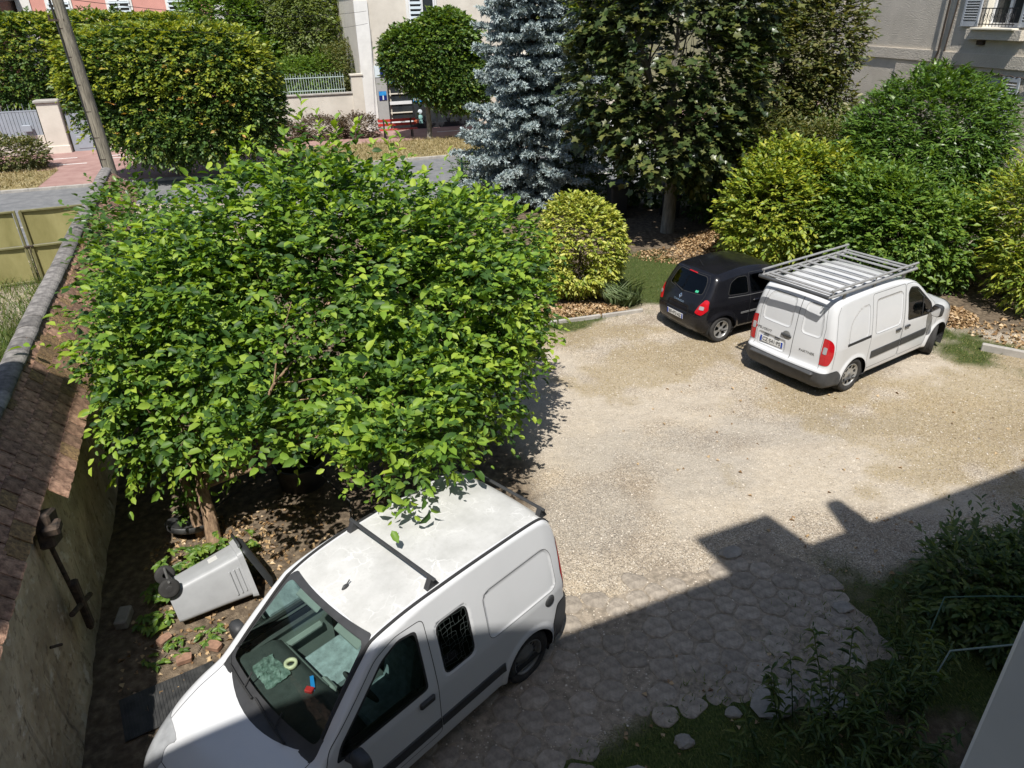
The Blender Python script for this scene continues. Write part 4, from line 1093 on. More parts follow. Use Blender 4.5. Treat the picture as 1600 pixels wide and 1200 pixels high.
# ---- street trees, clipped box-shaped -------------------------------
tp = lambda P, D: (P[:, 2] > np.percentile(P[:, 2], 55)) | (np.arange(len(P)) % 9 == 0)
t2 = S(.3, .9)
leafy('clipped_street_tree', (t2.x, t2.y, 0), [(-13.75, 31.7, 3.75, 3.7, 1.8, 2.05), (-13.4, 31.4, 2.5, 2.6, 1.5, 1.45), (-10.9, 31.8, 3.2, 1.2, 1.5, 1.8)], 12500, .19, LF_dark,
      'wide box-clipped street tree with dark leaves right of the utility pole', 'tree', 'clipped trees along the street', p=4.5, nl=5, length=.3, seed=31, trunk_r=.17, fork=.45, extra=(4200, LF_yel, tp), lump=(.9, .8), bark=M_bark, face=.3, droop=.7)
t1 = S(-9.5, 12.5)
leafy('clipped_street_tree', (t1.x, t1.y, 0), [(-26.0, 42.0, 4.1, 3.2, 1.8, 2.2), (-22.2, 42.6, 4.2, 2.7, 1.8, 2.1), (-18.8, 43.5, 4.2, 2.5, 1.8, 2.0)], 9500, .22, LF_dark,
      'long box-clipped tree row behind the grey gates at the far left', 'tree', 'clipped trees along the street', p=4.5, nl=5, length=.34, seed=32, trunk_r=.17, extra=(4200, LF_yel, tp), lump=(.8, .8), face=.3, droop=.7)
t3 = S(12.6, 5.35)
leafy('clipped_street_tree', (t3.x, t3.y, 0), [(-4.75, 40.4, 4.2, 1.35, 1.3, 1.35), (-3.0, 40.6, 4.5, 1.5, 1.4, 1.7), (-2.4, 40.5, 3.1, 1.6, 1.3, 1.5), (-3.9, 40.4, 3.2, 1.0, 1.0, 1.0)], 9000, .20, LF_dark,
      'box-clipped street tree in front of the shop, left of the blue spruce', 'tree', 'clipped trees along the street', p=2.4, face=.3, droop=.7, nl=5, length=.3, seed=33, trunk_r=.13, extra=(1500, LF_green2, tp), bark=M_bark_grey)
t4 = S(21.5, 5.0)
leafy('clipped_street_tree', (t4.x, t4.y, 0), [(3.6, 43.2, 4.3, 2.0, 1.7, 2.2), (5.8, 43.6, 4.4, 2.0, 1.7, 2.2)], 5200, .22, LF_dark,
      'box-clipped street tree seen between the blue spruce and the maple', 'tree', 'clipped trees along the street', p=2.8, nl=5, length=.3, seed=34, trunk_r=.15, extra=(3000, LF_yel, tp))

def orange_tips(parent_name, blobs, n, seed):
    r = np.random.default_rng(seed); P, D = crown_shoots(blobs, n * 6, (1.0, 1.05), 4.5, r, .95)
    k = (D[:, 1] < -.3) & (P[:, 2] < 5); P, D = P[k][:n], D[k][:n]
    par = bpy.data.objects[parent_name]
    pos, ax, nr, L = shoots_to_leaves(P, D, 5, .22, .16, r=r)
    add_leaves('orange_shoots', par, leaf_arrays(pos, ax, nr, L, .55, .12, 'rhomb'), LF_orange, tuple(par.location))
orange_tips('clipped_street_tree', [(-13.75, 31.7, 3.75, 3.7, 1.8, 2.05)], 26, 35)
# garden trees behind the wall
leafy('garden_tree', (-12.5, 52, 0), [(-12.5, 52, 5.2, 3.2, 2.6, 3.4), (-10.2, 51.5, 4.2, 2.4, 2.0, 2.6), (-14.6, 52.5, 6.2, 2.4, 2.2, 2.6)], 6500, .24, LF_birch, 'pale feathery tree behind the garden railing', 'tree', None, nl=5, length=.5, seed=41, droop=.9, up=0, trunk_r=.2)
leafy('garden_tree', (-17.8, 50, 0), [(-17.8, 50, 5.4, 2.4, 2.2, 2.6), (-16.4, 49.5, 3.4, 2.2, 1.8, 2.2)], 5000, .24, LF_green2, 'yellow-green tree right behind the clipped street tree', 'tree', None, nl=5, length=.4, seed=42, trunk_r=.18)
leafy('conifer', (-19.5, 62, 0), [(-19.5, 62, 6.5, 3.2, 3.0, 4.2), (-14, 63, 6.5, 3.5, 3.0, 4.0)], 4500, .3, LF_dark, 'dark evergreen behind the pink house corner', 'tree', None, nl=5, length=.3, seed=43, trunk_r=.25)
leafy('garden_bush', (-9.2, 47.5, 0), [(-9.6, 47.3, 3.2, 1.7, 1.3, 1.5), (-8.4, 47.0, 2.8, 1.2, 1.1, 1.3)], 2600, .13, LF_mix, 'brownish rounded bush behind the railing next to the shop', 'bush', None, nl=5, length=.3, seed=44, trunk_r=.08)
leafy('garden_bush', (-12.3, 46.9, 0), [(-12.6, 46.8, 2.6, 2.0, 1.2, 1.3), (-11.2, 46.8, 2.8, 1.3, 1.1, 1.2)], 2600, .14, LF_green2, 'green bush behind the garden railing', 'bush', None, nl=5, length=.3, seed=45, trunk_r=.08)
leafy('garden_bush', (-30.0, 44.5, 0), [(-30.0, 44.5, 2.2, 2.0, 1.4, 1.9), (-28, 45, 1.8, 1.8, 1.3, 1.5)], 2600, .16, LF_green2, 'bright green bush behind the long grey gate', 'bush', None, nl=5, length=.3, seed=46, trunk_r=.08)
for i, (s, t, rx, lab) in enumerate(((-6.9, 5.2, 1.25, 'bronze-green low bush on the left verge before the grey gate'), (-9.0, 5.4, 1.3, 'bronze-green low bush at the left edge of the verge'))):
    q = S(s, t); leafy('verge_bush', (q.x, q.y, 0), [(q.x, q.y, .72, rx, .95, .75)], 1500, .12, LF_purple if i else LF_mix, lab, 'bush', 'low bushes on the verge', nl=5, length=.22, seed=50 + i, trunk_r=.05, fork=.2)
q = S(7.2, 8.0); q2 = S(9.1, 7.8); q3 = S(5.0, 7.8)
leafy('low_hedge', (q.x, q.y, 0), [(q.x, q.y, .55, 1.4, .7, .62), (q2.x, q2.y, .55, 1.1, .7, .62), (q3.x, q3.y, .5, 1.3, .7, .55)], 3000, .11, LF_purple, 'low bronze hedge at the foot of the garden wall', 'hedge', None, nl=5, length=.24, seed=53, trunk_r=.04, fork=.2)

# ---- blue spruce ------------------------------------------------------
def spruce():
    base = (.95, 25.6, 0)
    root = empty('blue_spruce', base, 0, 'tall blue-grey spruce standing before the street', 'tree')
    r = np.random.default_rng(61); rr_ = random.Random(61)
    mb = MB(); mb.tube([(0, 0, -.1), (0, 0, 4), (0, 0, 10.6)], [.17, .12, .02], 10); mb.build('trunk', M_bark, root)
    bm_ = MB(); P = []; D = []; NN = []
    z = .5
    while z < 10.4:
        rad = 2.7 * (1 - max(0, z - 1.2) / 9.6) ** .75 * (.75 + .25 * min(1, z / 1.5))
        nb_ = 11 if z < 7 else 6
        for k in range(nb_):
            a = 2 * math.pi * (k + rr_.random() * .7) / nb_ + z * 1.7
            ln = rad * rr_.uniform(.55, 1.15); dz = -.10 * ln + rr_.uniform(-.15, .1)
            d = Vector((math.cos(a), math.sin(a), 0))
            pts = [Vector((0, 0, z)) + d * ln * t + Vector((0, 0, dz * t - .30 * ln * t * (1 - t) * .9 + .06 * t * t)) for t in (0, .25, .5, .75, 1)]
            bm_.tube(pts, [.03, .024, .018, .012, .004], 5)
            side = Vector((-d.y, d.x, 0))
            for j in range(15):
                t = .22 + .78 * (j + rr_.random()) / 15
                p = Vector((0, 0, z)) + d * ln * t + Vector((0, 0, dz * t - .30 * ln * t * (1 - t) * .9 + .06 * t * t))
                for sd in (-1, 1, 0):
                    tw = (d * rr_.uniform(.4, 1.0) + side * sd * rr_.uniform(.5, 1.0) + Vector((0, 0, rr_.uniform(-.45, .18)))).normalized()
                    tl_ = rr_.uniform(.22, .46) * (1.1 - .4 * t)
                    for u in range(3):
                        P.append(p + tw * tl_ * u / 3); D.append(tw)
        z += .34
    bm_.build('branches', M_bark, root)['kind'] = 'stuff'
    P = np.array(P) + np.array(base); D = np.array(D)
    # each twig segment: a brush of short needles
    k = 12
    Pn = np.repeat(P, k, 0) + r.normal(0, .012, (len(P) * k, 3)) + np.repeat(D, k, 0) * r.random((len(P) * k, 1)) * .10
    An = unit(np.repeat(D, k, 0) * .75 + rvec(len(Pn), r) * .9)
    V, F = leaf_arrays(Pn, An, rvec(len(Pn), r), .095 * (.7 + .6 * r.random(len(Pn))), .42, .1, 'strip')
    add_leaves('needles', root, (V, F), LF_spruce, base)
spruce()

# ---- maple behind the cars, shrubs on the right ------------------------
leafy('maple_tree', (4.91, 21.6, 0), [(4.5, 21.3, 4.9, 2.3, 2.0, 2.3), (3.3, 21.5, 4.2, 1.5, 1.5, 1.7), (5.8, 21.3, 4.3, 1.4, 1.5, 1.9), (4.7, 20.6, 3.2, 1.9, 1.4, 1.3), (4.6, 21.4, 7.0, 2.2, 2.0, 1.6), (3.3, 21.2, 6.2, 1.4, 1.4, 1.4), (6.0, 21.4, 6.3, 1.3, 1.4, 1.5), (5.2, 20.7, 2.5, 1.1, 1.0, .7)],
      3600, .20, LF_maple, 'dark broad-leaved maple with a grey trunk behind the cars', 'tree', None, nl=5, length=.42, kind='maple', wr=.95, shell=(.55, 1.05), seed=71, trunk_r=.19, bark=M_bark_grey, fork=.42, lump=(.9, .42), face=.75, droop=.5, curl=.2)
leafy('tall_shrub', (8.9, 24.2, 0), [(8.4, 23.8, 4.2, 1.3, 1.2, 2.0), (9.6, 24.0, 5.2, 1.2, 1.2, 1.9), (8.6, 24.4, 6.4, 1.4, 1.2, 1.5), (8.2, 23.5, 2.2, 1.4, 1.0, 1.2), (9.9, 23.6, 3.6, .9, .8, .8)], 6500, .16, LF_mix, 'tall olive-leaved shrub between the maple and the tan house', 'shrub', None, nl=5, length=.34, seed=72, trunk_r=.10, lump=(.9, .4))
leafy('rounded_shrub', (10.9, 19.2, 0), [(10.9, 19.2, 2.9, 1.9, 1.7, 1.75), (10.2, 18.7, 2.0, 1.6, 1.4, 1.5), (11.7, 19.3, 2.3, .9, 1.2, 1.3)], 8500, .165, LF_shrub, 'big rounded dense green shrub before the tan house', 'shrub', None, nl=6, length=.34, kind='blade', wr=.30, seed=73, trunk_r=.09, droop=.8, up=.2, lump=(1.1, .95), fork=.2, face=.4, wild=.0)
leafy('yellow_shrub', (7.2, 18.6, 0), [(6.75, 18.0, 1.45, 1.2, 1.0, 1.25), (8.0, 18.4, 1.75, 1.2, 1.0, 1.25), (7.3, 18.8, 2.2, 1.0, .9, .85)], 3600, .135, LF_yg, 'yellow-green shrub behind the white van with the rack', 'shrub', None, nl=6, length=.26, kind='rhomb', seed=74, trunk_r=.07, fork=.2, lump=(1.3, .5))
leafy('green_shrub', (9.5, 16.6, 0), [(9.2, 16.4, 1.35, 1.25, .95, 1.35), (10.3, 16.4, 1.1, .9, .8, 1.1), (8.6, 17.0, 1.6, .9, .8, 1.2)], 3800, .135, LF_green2, 'mid-green shrub in front of the rounded shrub, beyond the rack van bonnet', 'shrub', None, nl=6, length=.30, seed=75, trunk_r=.07, fork=.2, lump=(1.3, .45))
leafy('right_edge_shrub', (12.2, 15.4, 0), [(12.2, 15.3, 1.9, 1.3, 1.2, 1.5), (11.6, 14.8, 1.1, .8, .8, .9), (12.9, 14.6, 1.3, 1.1, 1.1, 1.2), (12.6, 16.8, 1.5, 1.4, 1.2, 1.1)], 3600, .14, LF_yg, 'loose yellow-leaved shrub at the right edge of the yard', 'shrub', None, nl=6, length=.34, kind='ovate', wr=.4, seed=76, trunk_r=.08, fork=.2, lump=(1.0, .3))
leafy('dark_shrub', (7.2, 22.8, 0), [(7.0, 22.6, 1.4, 1.6, .9, 1.4), (9.6, 21.6, 1.6, 1.6, 1.0, 1.5), (5.6, 24.9, 1.5, 2.2, .8, 1.6), (3.2, 25.0, 1.0, 1.4, .7, 1.3), (8.6, 25.2, 1.8, 2.0, .9, 1.9)], 5200, .17, LF_dark, 'dark shrubbery behind the maple trunk', 'shrub', None, nl=5, length=.3, seed=77, trunk_r=.07, fork=.2)
leafy('tangled_shrub', (8.9, 20.6, 0), [(8.6, 20.6, 2.2, 1.4, .9, 1.1), (7.4, 21.0, 2.3, 1.0, .8, 1.1)], 2600, .11, LF_mix, 'grey-green tangled shrub behind the yellow shrub', 'shrub', None, nl=5, length=.3, seed=78, trunk_r=.06, fork=.2)
leafy('round_bush', (1.70, 16.55, 0), [(1.70, 16.5, 1.25, 1.0, .95, 1.05), (1.62, 16.3, .75, .85, .75, .62)], 3400, .105, LF_var, 'round clipped bush with yellow-edged leaves left of the black car', 'bush', None, nl=5, length=.15, seed=79, trunk_r=.05, fork=.2, shell=(.78, 1.0), lump=(2.0, .48), kind='ovate', wr=.5, hole=(1.62, 15.75, 1.05, .26, .5, .42), n_twig=14, wild=0, up=.1, face=.35)
leafy('climber_bush', (-.1, 26.6, 0), [(-.6, 26.6, .9, 1.4, .7, .9), (2.6, 27.0, .8, 1.2, .6, .8)], 1600, .11, LF_dark, 'dark low hedge growing through the street fence', 'hedge', None, nl=5, length=.25, seed=80, trunk_r=.04, fork=.2)

leafy('lilac_bush', (-6.9, 13.6, 0), [(-7.6, 14.4, 2.55, .8, 1.2, .65), (-6.5, 12.3, 2.5, .8, 1.1, .7), (-6.9, 13.6, 1.7, 1.0, 1.3, .9), (-5.9, 10.9, 2.55, .5, .8, .45)], 850, .15, LF_shrub, 'dark broad-leaved bush hanging over the tiled wall behind the big tree', 'bush', None, nl=5, length=.34, kind='ovate', wr=.62, seed=81, trunk_r=.07, fork=.3, lump=(1.2, .5))
# iris clump
r = np.random.default_rng(83)
n = 170; c = np.array([2.62, 15.75, 0.02])
a = r.random(n) * 2 * math.pi; q = np.sqrt(r.random(n)) * .33
P = c + np.stack([np.cos(a) * q, np.sin(a) * q, np.zeros(n)], 1)
A = unit(np.stack([np.cos(a) * q * 1.3 + r.normal(0, .12, n), np.sin(a) * q * 1.3 + r.normal(0, .12, n), np.ones(n) * .8], 1))
V, F = leaf_arrays(P, A, np.stack([np.cos(a + 1.5), np.sin(a + 1.5), np.full(n, .2)], 1), .62 * (.6 + .6 * r.random(n)), .075, .35, 'blade')
o = link('iris_clump', np_mesh('iris_clump', V - c, F), None, LF_iris); o.location = c; tag(o, 'pale green clump of sword-shaped iris leaves by the round bush', 'plant')

# ---- plants in the shade at the lower right ---------------------------
leafy('shade_shrub', (5.5, 6.2, 0), [(5.2, 5.9, .40, .62, .5, .42), (6.0, 5.9, .46, .7, .5, .48), (5.6, 5.4, .38, .7, .42, .4)], 1900, .10, LF_shade, 'leafy shrub in the building shade at the right edge', 'shrub', None, nl=6, length=.22, kind='ovate', wr=.42, seed=84, trunk_r=.04, fork=.2)
def weed(x, y, h, lab, seed, n_st=7, spread=.22):
    root = empty('tall_weed', (x, y, .02), 0, lab, 'plant', 'tall weeds in the shade')
    r = random.Random(seed); rn = np.random.default_rng(seed)
    P, A, N_ = [], [], []; mb = MB()
    for s_ in range(n_st):
        a = r.random() * 6.28; q = spread * r.random() ** .5; hh = h * r.uniform(.6, 1.1)
        p0 = Vector((math.cos(a) * q, math.sin(a) * q, 0)); p1 = p0 + Vector((math.cos(a) * .25 * q / spread + r.uniform(-.08, .08), math.sin(a) * .25 + r.uniform(-.08, .08), hh))
        mb.tube([p0, p0.lerp(p1, .5) + Vector((0, 0, .03)), p1], [.007, .006, .003], 5)
        k = int(hh / .03)
        for i in range(k):
            t = (i + 1) / k; p = p0.lerp(p1, t); b_ = i * 2.4 + r.random()
            P.append(p); A.append((math.cos(b_), math.sin(b_), .35 - .3 * (1 - t))); N_.append((-.3 * math.cos(b_), -.3 * math.sin(b_), 1))
    mb.build('stems', LF_shade, root)
    P = np.array(P); V, F = leaf_arrays(P, np.array(A) + rn.normal(0, .15, (len(P), 3)), np.array(N_) + rn.normal(0, .2, (len(P), 3)), .12 * (.5 + .7 * rn.random(len(P))), .28, .30, 'ovate')
    o = link('leaves', np_mesh('leaves', V, F), root, LF_shade); o['kind'] = 'stuff'
for i, (x, y, h, lab) in enumerate(((3.15, 4.55, .95, 'tall curly-leaved weed standing highest in the middle of the shady bed'), (3.75, 4.75, 1.05, 'tall weed beside the green hoop, nearest the window sash'), (2.65, 4.35, .8, 'yellowish weed at the left front of the shady bed'), (2.95, 3.95, .75, 'bushy weed low in front of the shady bed'),
                                    (3.5, 4.15, .9, 'weed in the middle front of the shady bed'), (2.25, 3.95, .45, 'short weed at the left end of the shady bed by the stones'), (4.2, 5.2, .6, 'weed between the hoop and the shade shrub'), (1.85, 3.75, .35, 'broad-leaved weed at the bottom edge left of the shady bed'))):
    weed(x, y, h, lab, 90 + i, 9)

# creeper beside the fallen bin
def creeper(pts, lab, seed, size=.10):
    root = empty('creeper_plant', (pts[0][0], pts[0][1], 0), 0, lab, 'plant', 'creeper around the fallen bin')
    r = np.random.default_rng(seed); P, A, N_ = [], [], []
    for (x, y, q, z, n) in pts:
        for i in range(n):
            a0 = r.random() * 6.28; d = q * math.sqrt(r.random())
            c = np.array([x + math.cos(a0) * d, y + math.sin(a0) * d, z * (.4 + .8 * r.random())])
            b_ = r.random() * 6.28
            for k in range(5):
                t = b_ + (k - 2) * .75
                P.append(c); A.append((math.cos(t), math.sin(t), -.1)); N_.append((r.normal(0, .25), r.normal(0, .25) - .2, 1))
    P = np.array(P); V, F = leaf_arrays(P, np.array(A), np.array(N_), size * (.7 + .5 * r.random(len(P))), .5, .12, 'ovate')
    o = link('leaves', np_mesh('leaves', V - np.array([pts[0][0], pts[0][1], 0]), F), root, LF_green2); o['kind'] = 'stuff'
    mb = MB(); rr = random.Random(seed)
    for (x, y, q, z, n) in pts:
        for _ in range(3):
            a0 = rr.random() * 6.28
            mb.tube([(x - pts[0][0], y - pts[0][1], .02), (x - pts[0][0] + math.cos(a0) * q * .5, y - pts[0][1] + math.sin(a0) * q * .5, z * .6), (x - pts[0][0] + math.cos(a0) * q, y - pts[0][1] + math.sin(a0) * q, z * .5)], .006, 5)
    mb.build('stems', M_bark, root)
creeper([(-4.10, 6.75, .30, .30, 34), (-3.85, 7.0, .25, .25, 22), (-3.55, 7.15, .2, .22, 14), (-4.2, 6.35, .22, .18, 18), (-4.15, 6.0, .2, .12, 14)], 'green creeper growing between the fallen bin and the tree trunk', 101)
creeper([(-4.35, 7.75, .22, .55, 20), (-4.5, 8.2, .3, .5, 26)], 'bright green creeper climbing left of the tree trunk', 102)
creeper([(-3.85, 5.55, .22, .08, 16), (-3.5, 5.75, .2, .08, 12)], 'low creeper on the ground in front of the fallen bin', 103, .07)

# ---- grass, gravel and fallen leaves ------------------------------------
def scatter_grass(name, n, zone, h, w, m, seed, dens=1.0, x0=-13.5, x1=15, y0=2.5, y1=26, lean=.6):
    r = np.random.default_rng(seed)
    X = x0 + (x1 - x0) * r.random(n * 8); Y = y0 + (y1 - y0) * r.random(n * 8)
    z = zone_values(X, Y)
    pr = zone(z, X, Y)
    ok = r.random(len(X)) < pr * dens
    X, Y = X[ok][:n], Y[ok][:n]; k = len(X)
    P = np.stack([X, Y, yard_height(X, Y) - .005], 1)
    A = unit(np.stack([r.normal(0, lean, k), r.normal(0, lean, k), np.ones(k)], 1))
    V, F = leaf_arrays(P, A, rvec(k, r) * np.array([1, 1, .2]), h * (.5 + .9 * r.random(k)), w / h, .3, 'blade')
    o = link(name, np_mesh(name, V, F), None, m); return o
def gravel_near(z): return 1
o = scatter_grass('grass', 26000, lambda z, X, Y: z['green'] * (1 - .0 * X), .075, .008, LF_grass, 111); tag(o, 'short green grass in patches of the yard', 'grass', kind='stuff')
o = scatter_grass('dry_grass', 26000, lambda z, X, Y: z['dry'] * .9 * (z['soil'] < .5), .035, .006, LF_drygrass, 112, x0=0, y0=7, y1=16, lean=1.5); tag(o, 'dry straw-coloured grass in the gravel', 'grass', kind='stuff')
o = scatter_grass('neighbour_grass', 16000, lambda z, X, Y: ((X + 4.16) * WN.x + (Y - 4.25) * WN.y < -.8) * 1.0, .28, .016, LF_grass, 113, x0=-13.8, x1=-5, y0=6, y1=21, lean=.4); tag(o, 'tall unmown grass beyond the left wall', 'grass', kind='stuff')
# verge grass across the street
r = np.random.default_rng(114); n = 9000
s_ = np.concatenate([3.9 + 11.7 * r.random(n), -13 + 7.8 * r.random(n // 2)]); t_ = np.concatenate([.3 + 5.0 * r.random(n), .3 + 4.0 * r.random(n // 2)])
P = np.stack([SO.x + SE.x * s_ + SN.x * t_, SO.y + SE.y * s_ + SN.y * t_, np.full(len(s_), .075)], 1)
V, F = leaf_arrays(P, unit(np.stack([r.normal(0, .6, len(P)), r.normal(0, .6, len(P)), np.ones(len(P))], 1)), rvec(len(P), r), .16 * (.5 + r.random(len(P))), .14, .3, 'blade')
tag(link('verge_grass', np_mesh('verge_grass', V, F), None, LF_drygrass), 'dry grass on the street verge', 'grass', kind='stuff')
# pebbles: small lumps
r = np.random.default_rng(115); n = 30000
X = -2.5 + 13.5 * r.random(n * 2); Y = 4.2 + 11.0 * r.random(n * 2)
z = zone_values(X, Y); ok = (z['soil'] < .4) & (z['green'] < .4) & (r.random(n * 2) < (.35 + .5 * np.clip((11 - Y) / 6, 0, 1)))
X, Y = X[ok], Y[ok]; n = len(X)
sz = .006 + .010 * r.random(n) ** 3
oc = np.array([(1, 0, 0), (0, 1, 0), (-1, 0, 0), (0, -1, 0), (0, 0, .8), (0, 0, -.5)]); of = np.array([(0, 1, 4), (1, 2, 4), (2, 3, 4), (3, 0, 4)])
an = r.random(n) * 6.28; rot = np.stack([np.stack([np.cos(an), -np.sin(an)], -1), np.stack([np.sin(an), np.cos(an)], -1)], -2)
sh = oc[None] * (sz[:, None, None] * (.7 + .6 * r.random((n, 6, 1))))
sh[..., :2] = np.einsum('nij,nkj->nki', rot, sh[..., :2])
V = sh + np.stack([X, Y, yard_height(X, Y) + .002], 1)[:, None]
F = (np.arange(n) * 6)[:, None, None] + of[None]
M_pebble = leaf_mat('pebble', [(.17, .155, .14), (.34, .30, .25), (.48, .42, .34), (.62, .57, .49), (.40, .35, .28)], rough=.9, trans=0.0)
tag(link('gravel', np_mesh('gravel', V.reshape(-1, 3), F.reshape(-1, 3)), None, M_pebble), 'loose pale gravel strewn over the yard', 'gravel', kind='stuff')
# fallen leaves
def litter(name, spots, lab, seed, size=.07):
    r = np.random.default_rng(seed); P = []; N_ = []
    for (x, y, rx, ry, hgt, n) in spots:
        a = r.random(n) * 6.28; q = np.sqrt(r.random(n))
        X = x + np.cos(a) * q * rx; Y = y + np.sin(a) * q * ry
        P.append(np.stack([X, Y, yard_height(X, Y) + .008 + hgt * (1 - q ** 2) * (.6 + .4 * r.random(n))], 1))
    P = np.vstack(P); n = len(P)
    V, F = leaf_arrays(P, rvec(n, r) * np.array([1, 1, .25]), rvec(n, r) * .5 + np.array([0, 0, 1]), size * (.6 + .8 * r.random(n)), .7, .3, 'rhomb')
    tag(link(name, np_mesh(name, V, F), None, LF_litter), lab, 'leaves', kind='stuff')
litter('fallen_leaves', [(6.1, 20.3, 1.2, .9, .35, 5200), (1.6, 15.3, 1.1, .45, .02, 1300), (9.6, 14.5, .6, .7, .10, 1100), (5.0, 19.2, 1.5, .8, .03, 900), (10.8, 13.4, 1.2, .8, .03, 300), (7.6, 16.5, .9, .8, .05, 700)], 'heaps of tan fallen leaves under the maple and the shrubs', 121, .085)
litter('dry_leaf_scatter', [(-3.6, 6.2, .9, 1.4, .0, 420), (-4.0, 7.3, .8, .7, .0, 380), (-3.2, 7.6, .7, .6, 0, 200), (2.4, 4.6, 1.7, 1.1, 0, 70), (4.4, 7.0, 1.4, .8, 0, 40), (5.0, 10.0, 3.5, 2.5, 0, 60)], 'dry curled leaves scattered on the soil and paving', 122, .06)
# ------------------------------------------------------------------ vehicles
def catmull(pts, n=6, closed=False):
    P = [np.array(p, float) for p in pts]; out = []
    m = len(P)
    for i in range(m - 1):
        p0, p1, p2, p3 = P[max(i - 1, 0)], P[i], P[i + 1], P[min(i + 2, m - 1)]
        for k in range(n):
            t = k / n
            out.append(.5 * ((2 * p1) + (-p0 + p2) * t + (2 * p0 - 5 * p1 + 4 * p2 - p3) * t * t + (-p0 + 3 * p1 - 3 * p2 + p3) * t ** 3))
    out.append(P[-1])
    return np.array(out)

def poly_sdf(poly, X, Z):
    """signed distance of points to a closed polygon, negative inside"""
    P = np.asarray(poly, float); Q = np.roll(P, -1, 0)
    d = np.full(X.shape, 1e9); ins = np.zeros(X.shape, bool)
    for (ax, az), (bx, bz) in zip(P, Q):
        ex, ez = bx - ax, bz - az
        L2 = ex * ex + ez * ez + 1e-12
        t = np.clip(((X - ax) * ex + (Z - az) * ez) / L2, 0, 1)
        d = np.minimum(d, (X - ax - t * ex) ** 2 + (Z - az - t * ez) ** 2)
        if abs(ez) > 1e-12:
            c = ((az > Z) != (bz > Z)) & (X < ex * (Z - az) / ez + ax)
            ins ^= c
    d = np.sqrt(d)
    return np.where(ins, -d, d)

def in_poly(poly, X, Z): return poly_sdf(poly, X, Z) < 0

class Grid2:
    def __init__(s, fn, x0, x1, z0, z1, h=.015):
        s.x0, s.z0, s.h = x0, z0, h
        xs = np.arange(x0, x1 + h, h); zs = np.arange(z0, z1 + h, h)
        X, Z = np.meshgrid(xs, zs, indexing='ij')
        s.g = fn(X, Z); s.n = s.g.shape
    def __call__(s, x, z):
        a = np.clip((x - s.x0) / s.h, 0, s.n[0] - 1.001); b = np.clip((z - s.z0) / s.h, 0, s.n[1] - 1.001)
        i = a.astype(int); j = b.astype(int); u = a - i; v = b - j
        g = s.g
        return (g[i, j] * (1 - u) + g[i + 1, j] * u) * (1 - v) + (g[i, j + 1] * (1 - u) + g[i + 1, j + 1] * u) * v

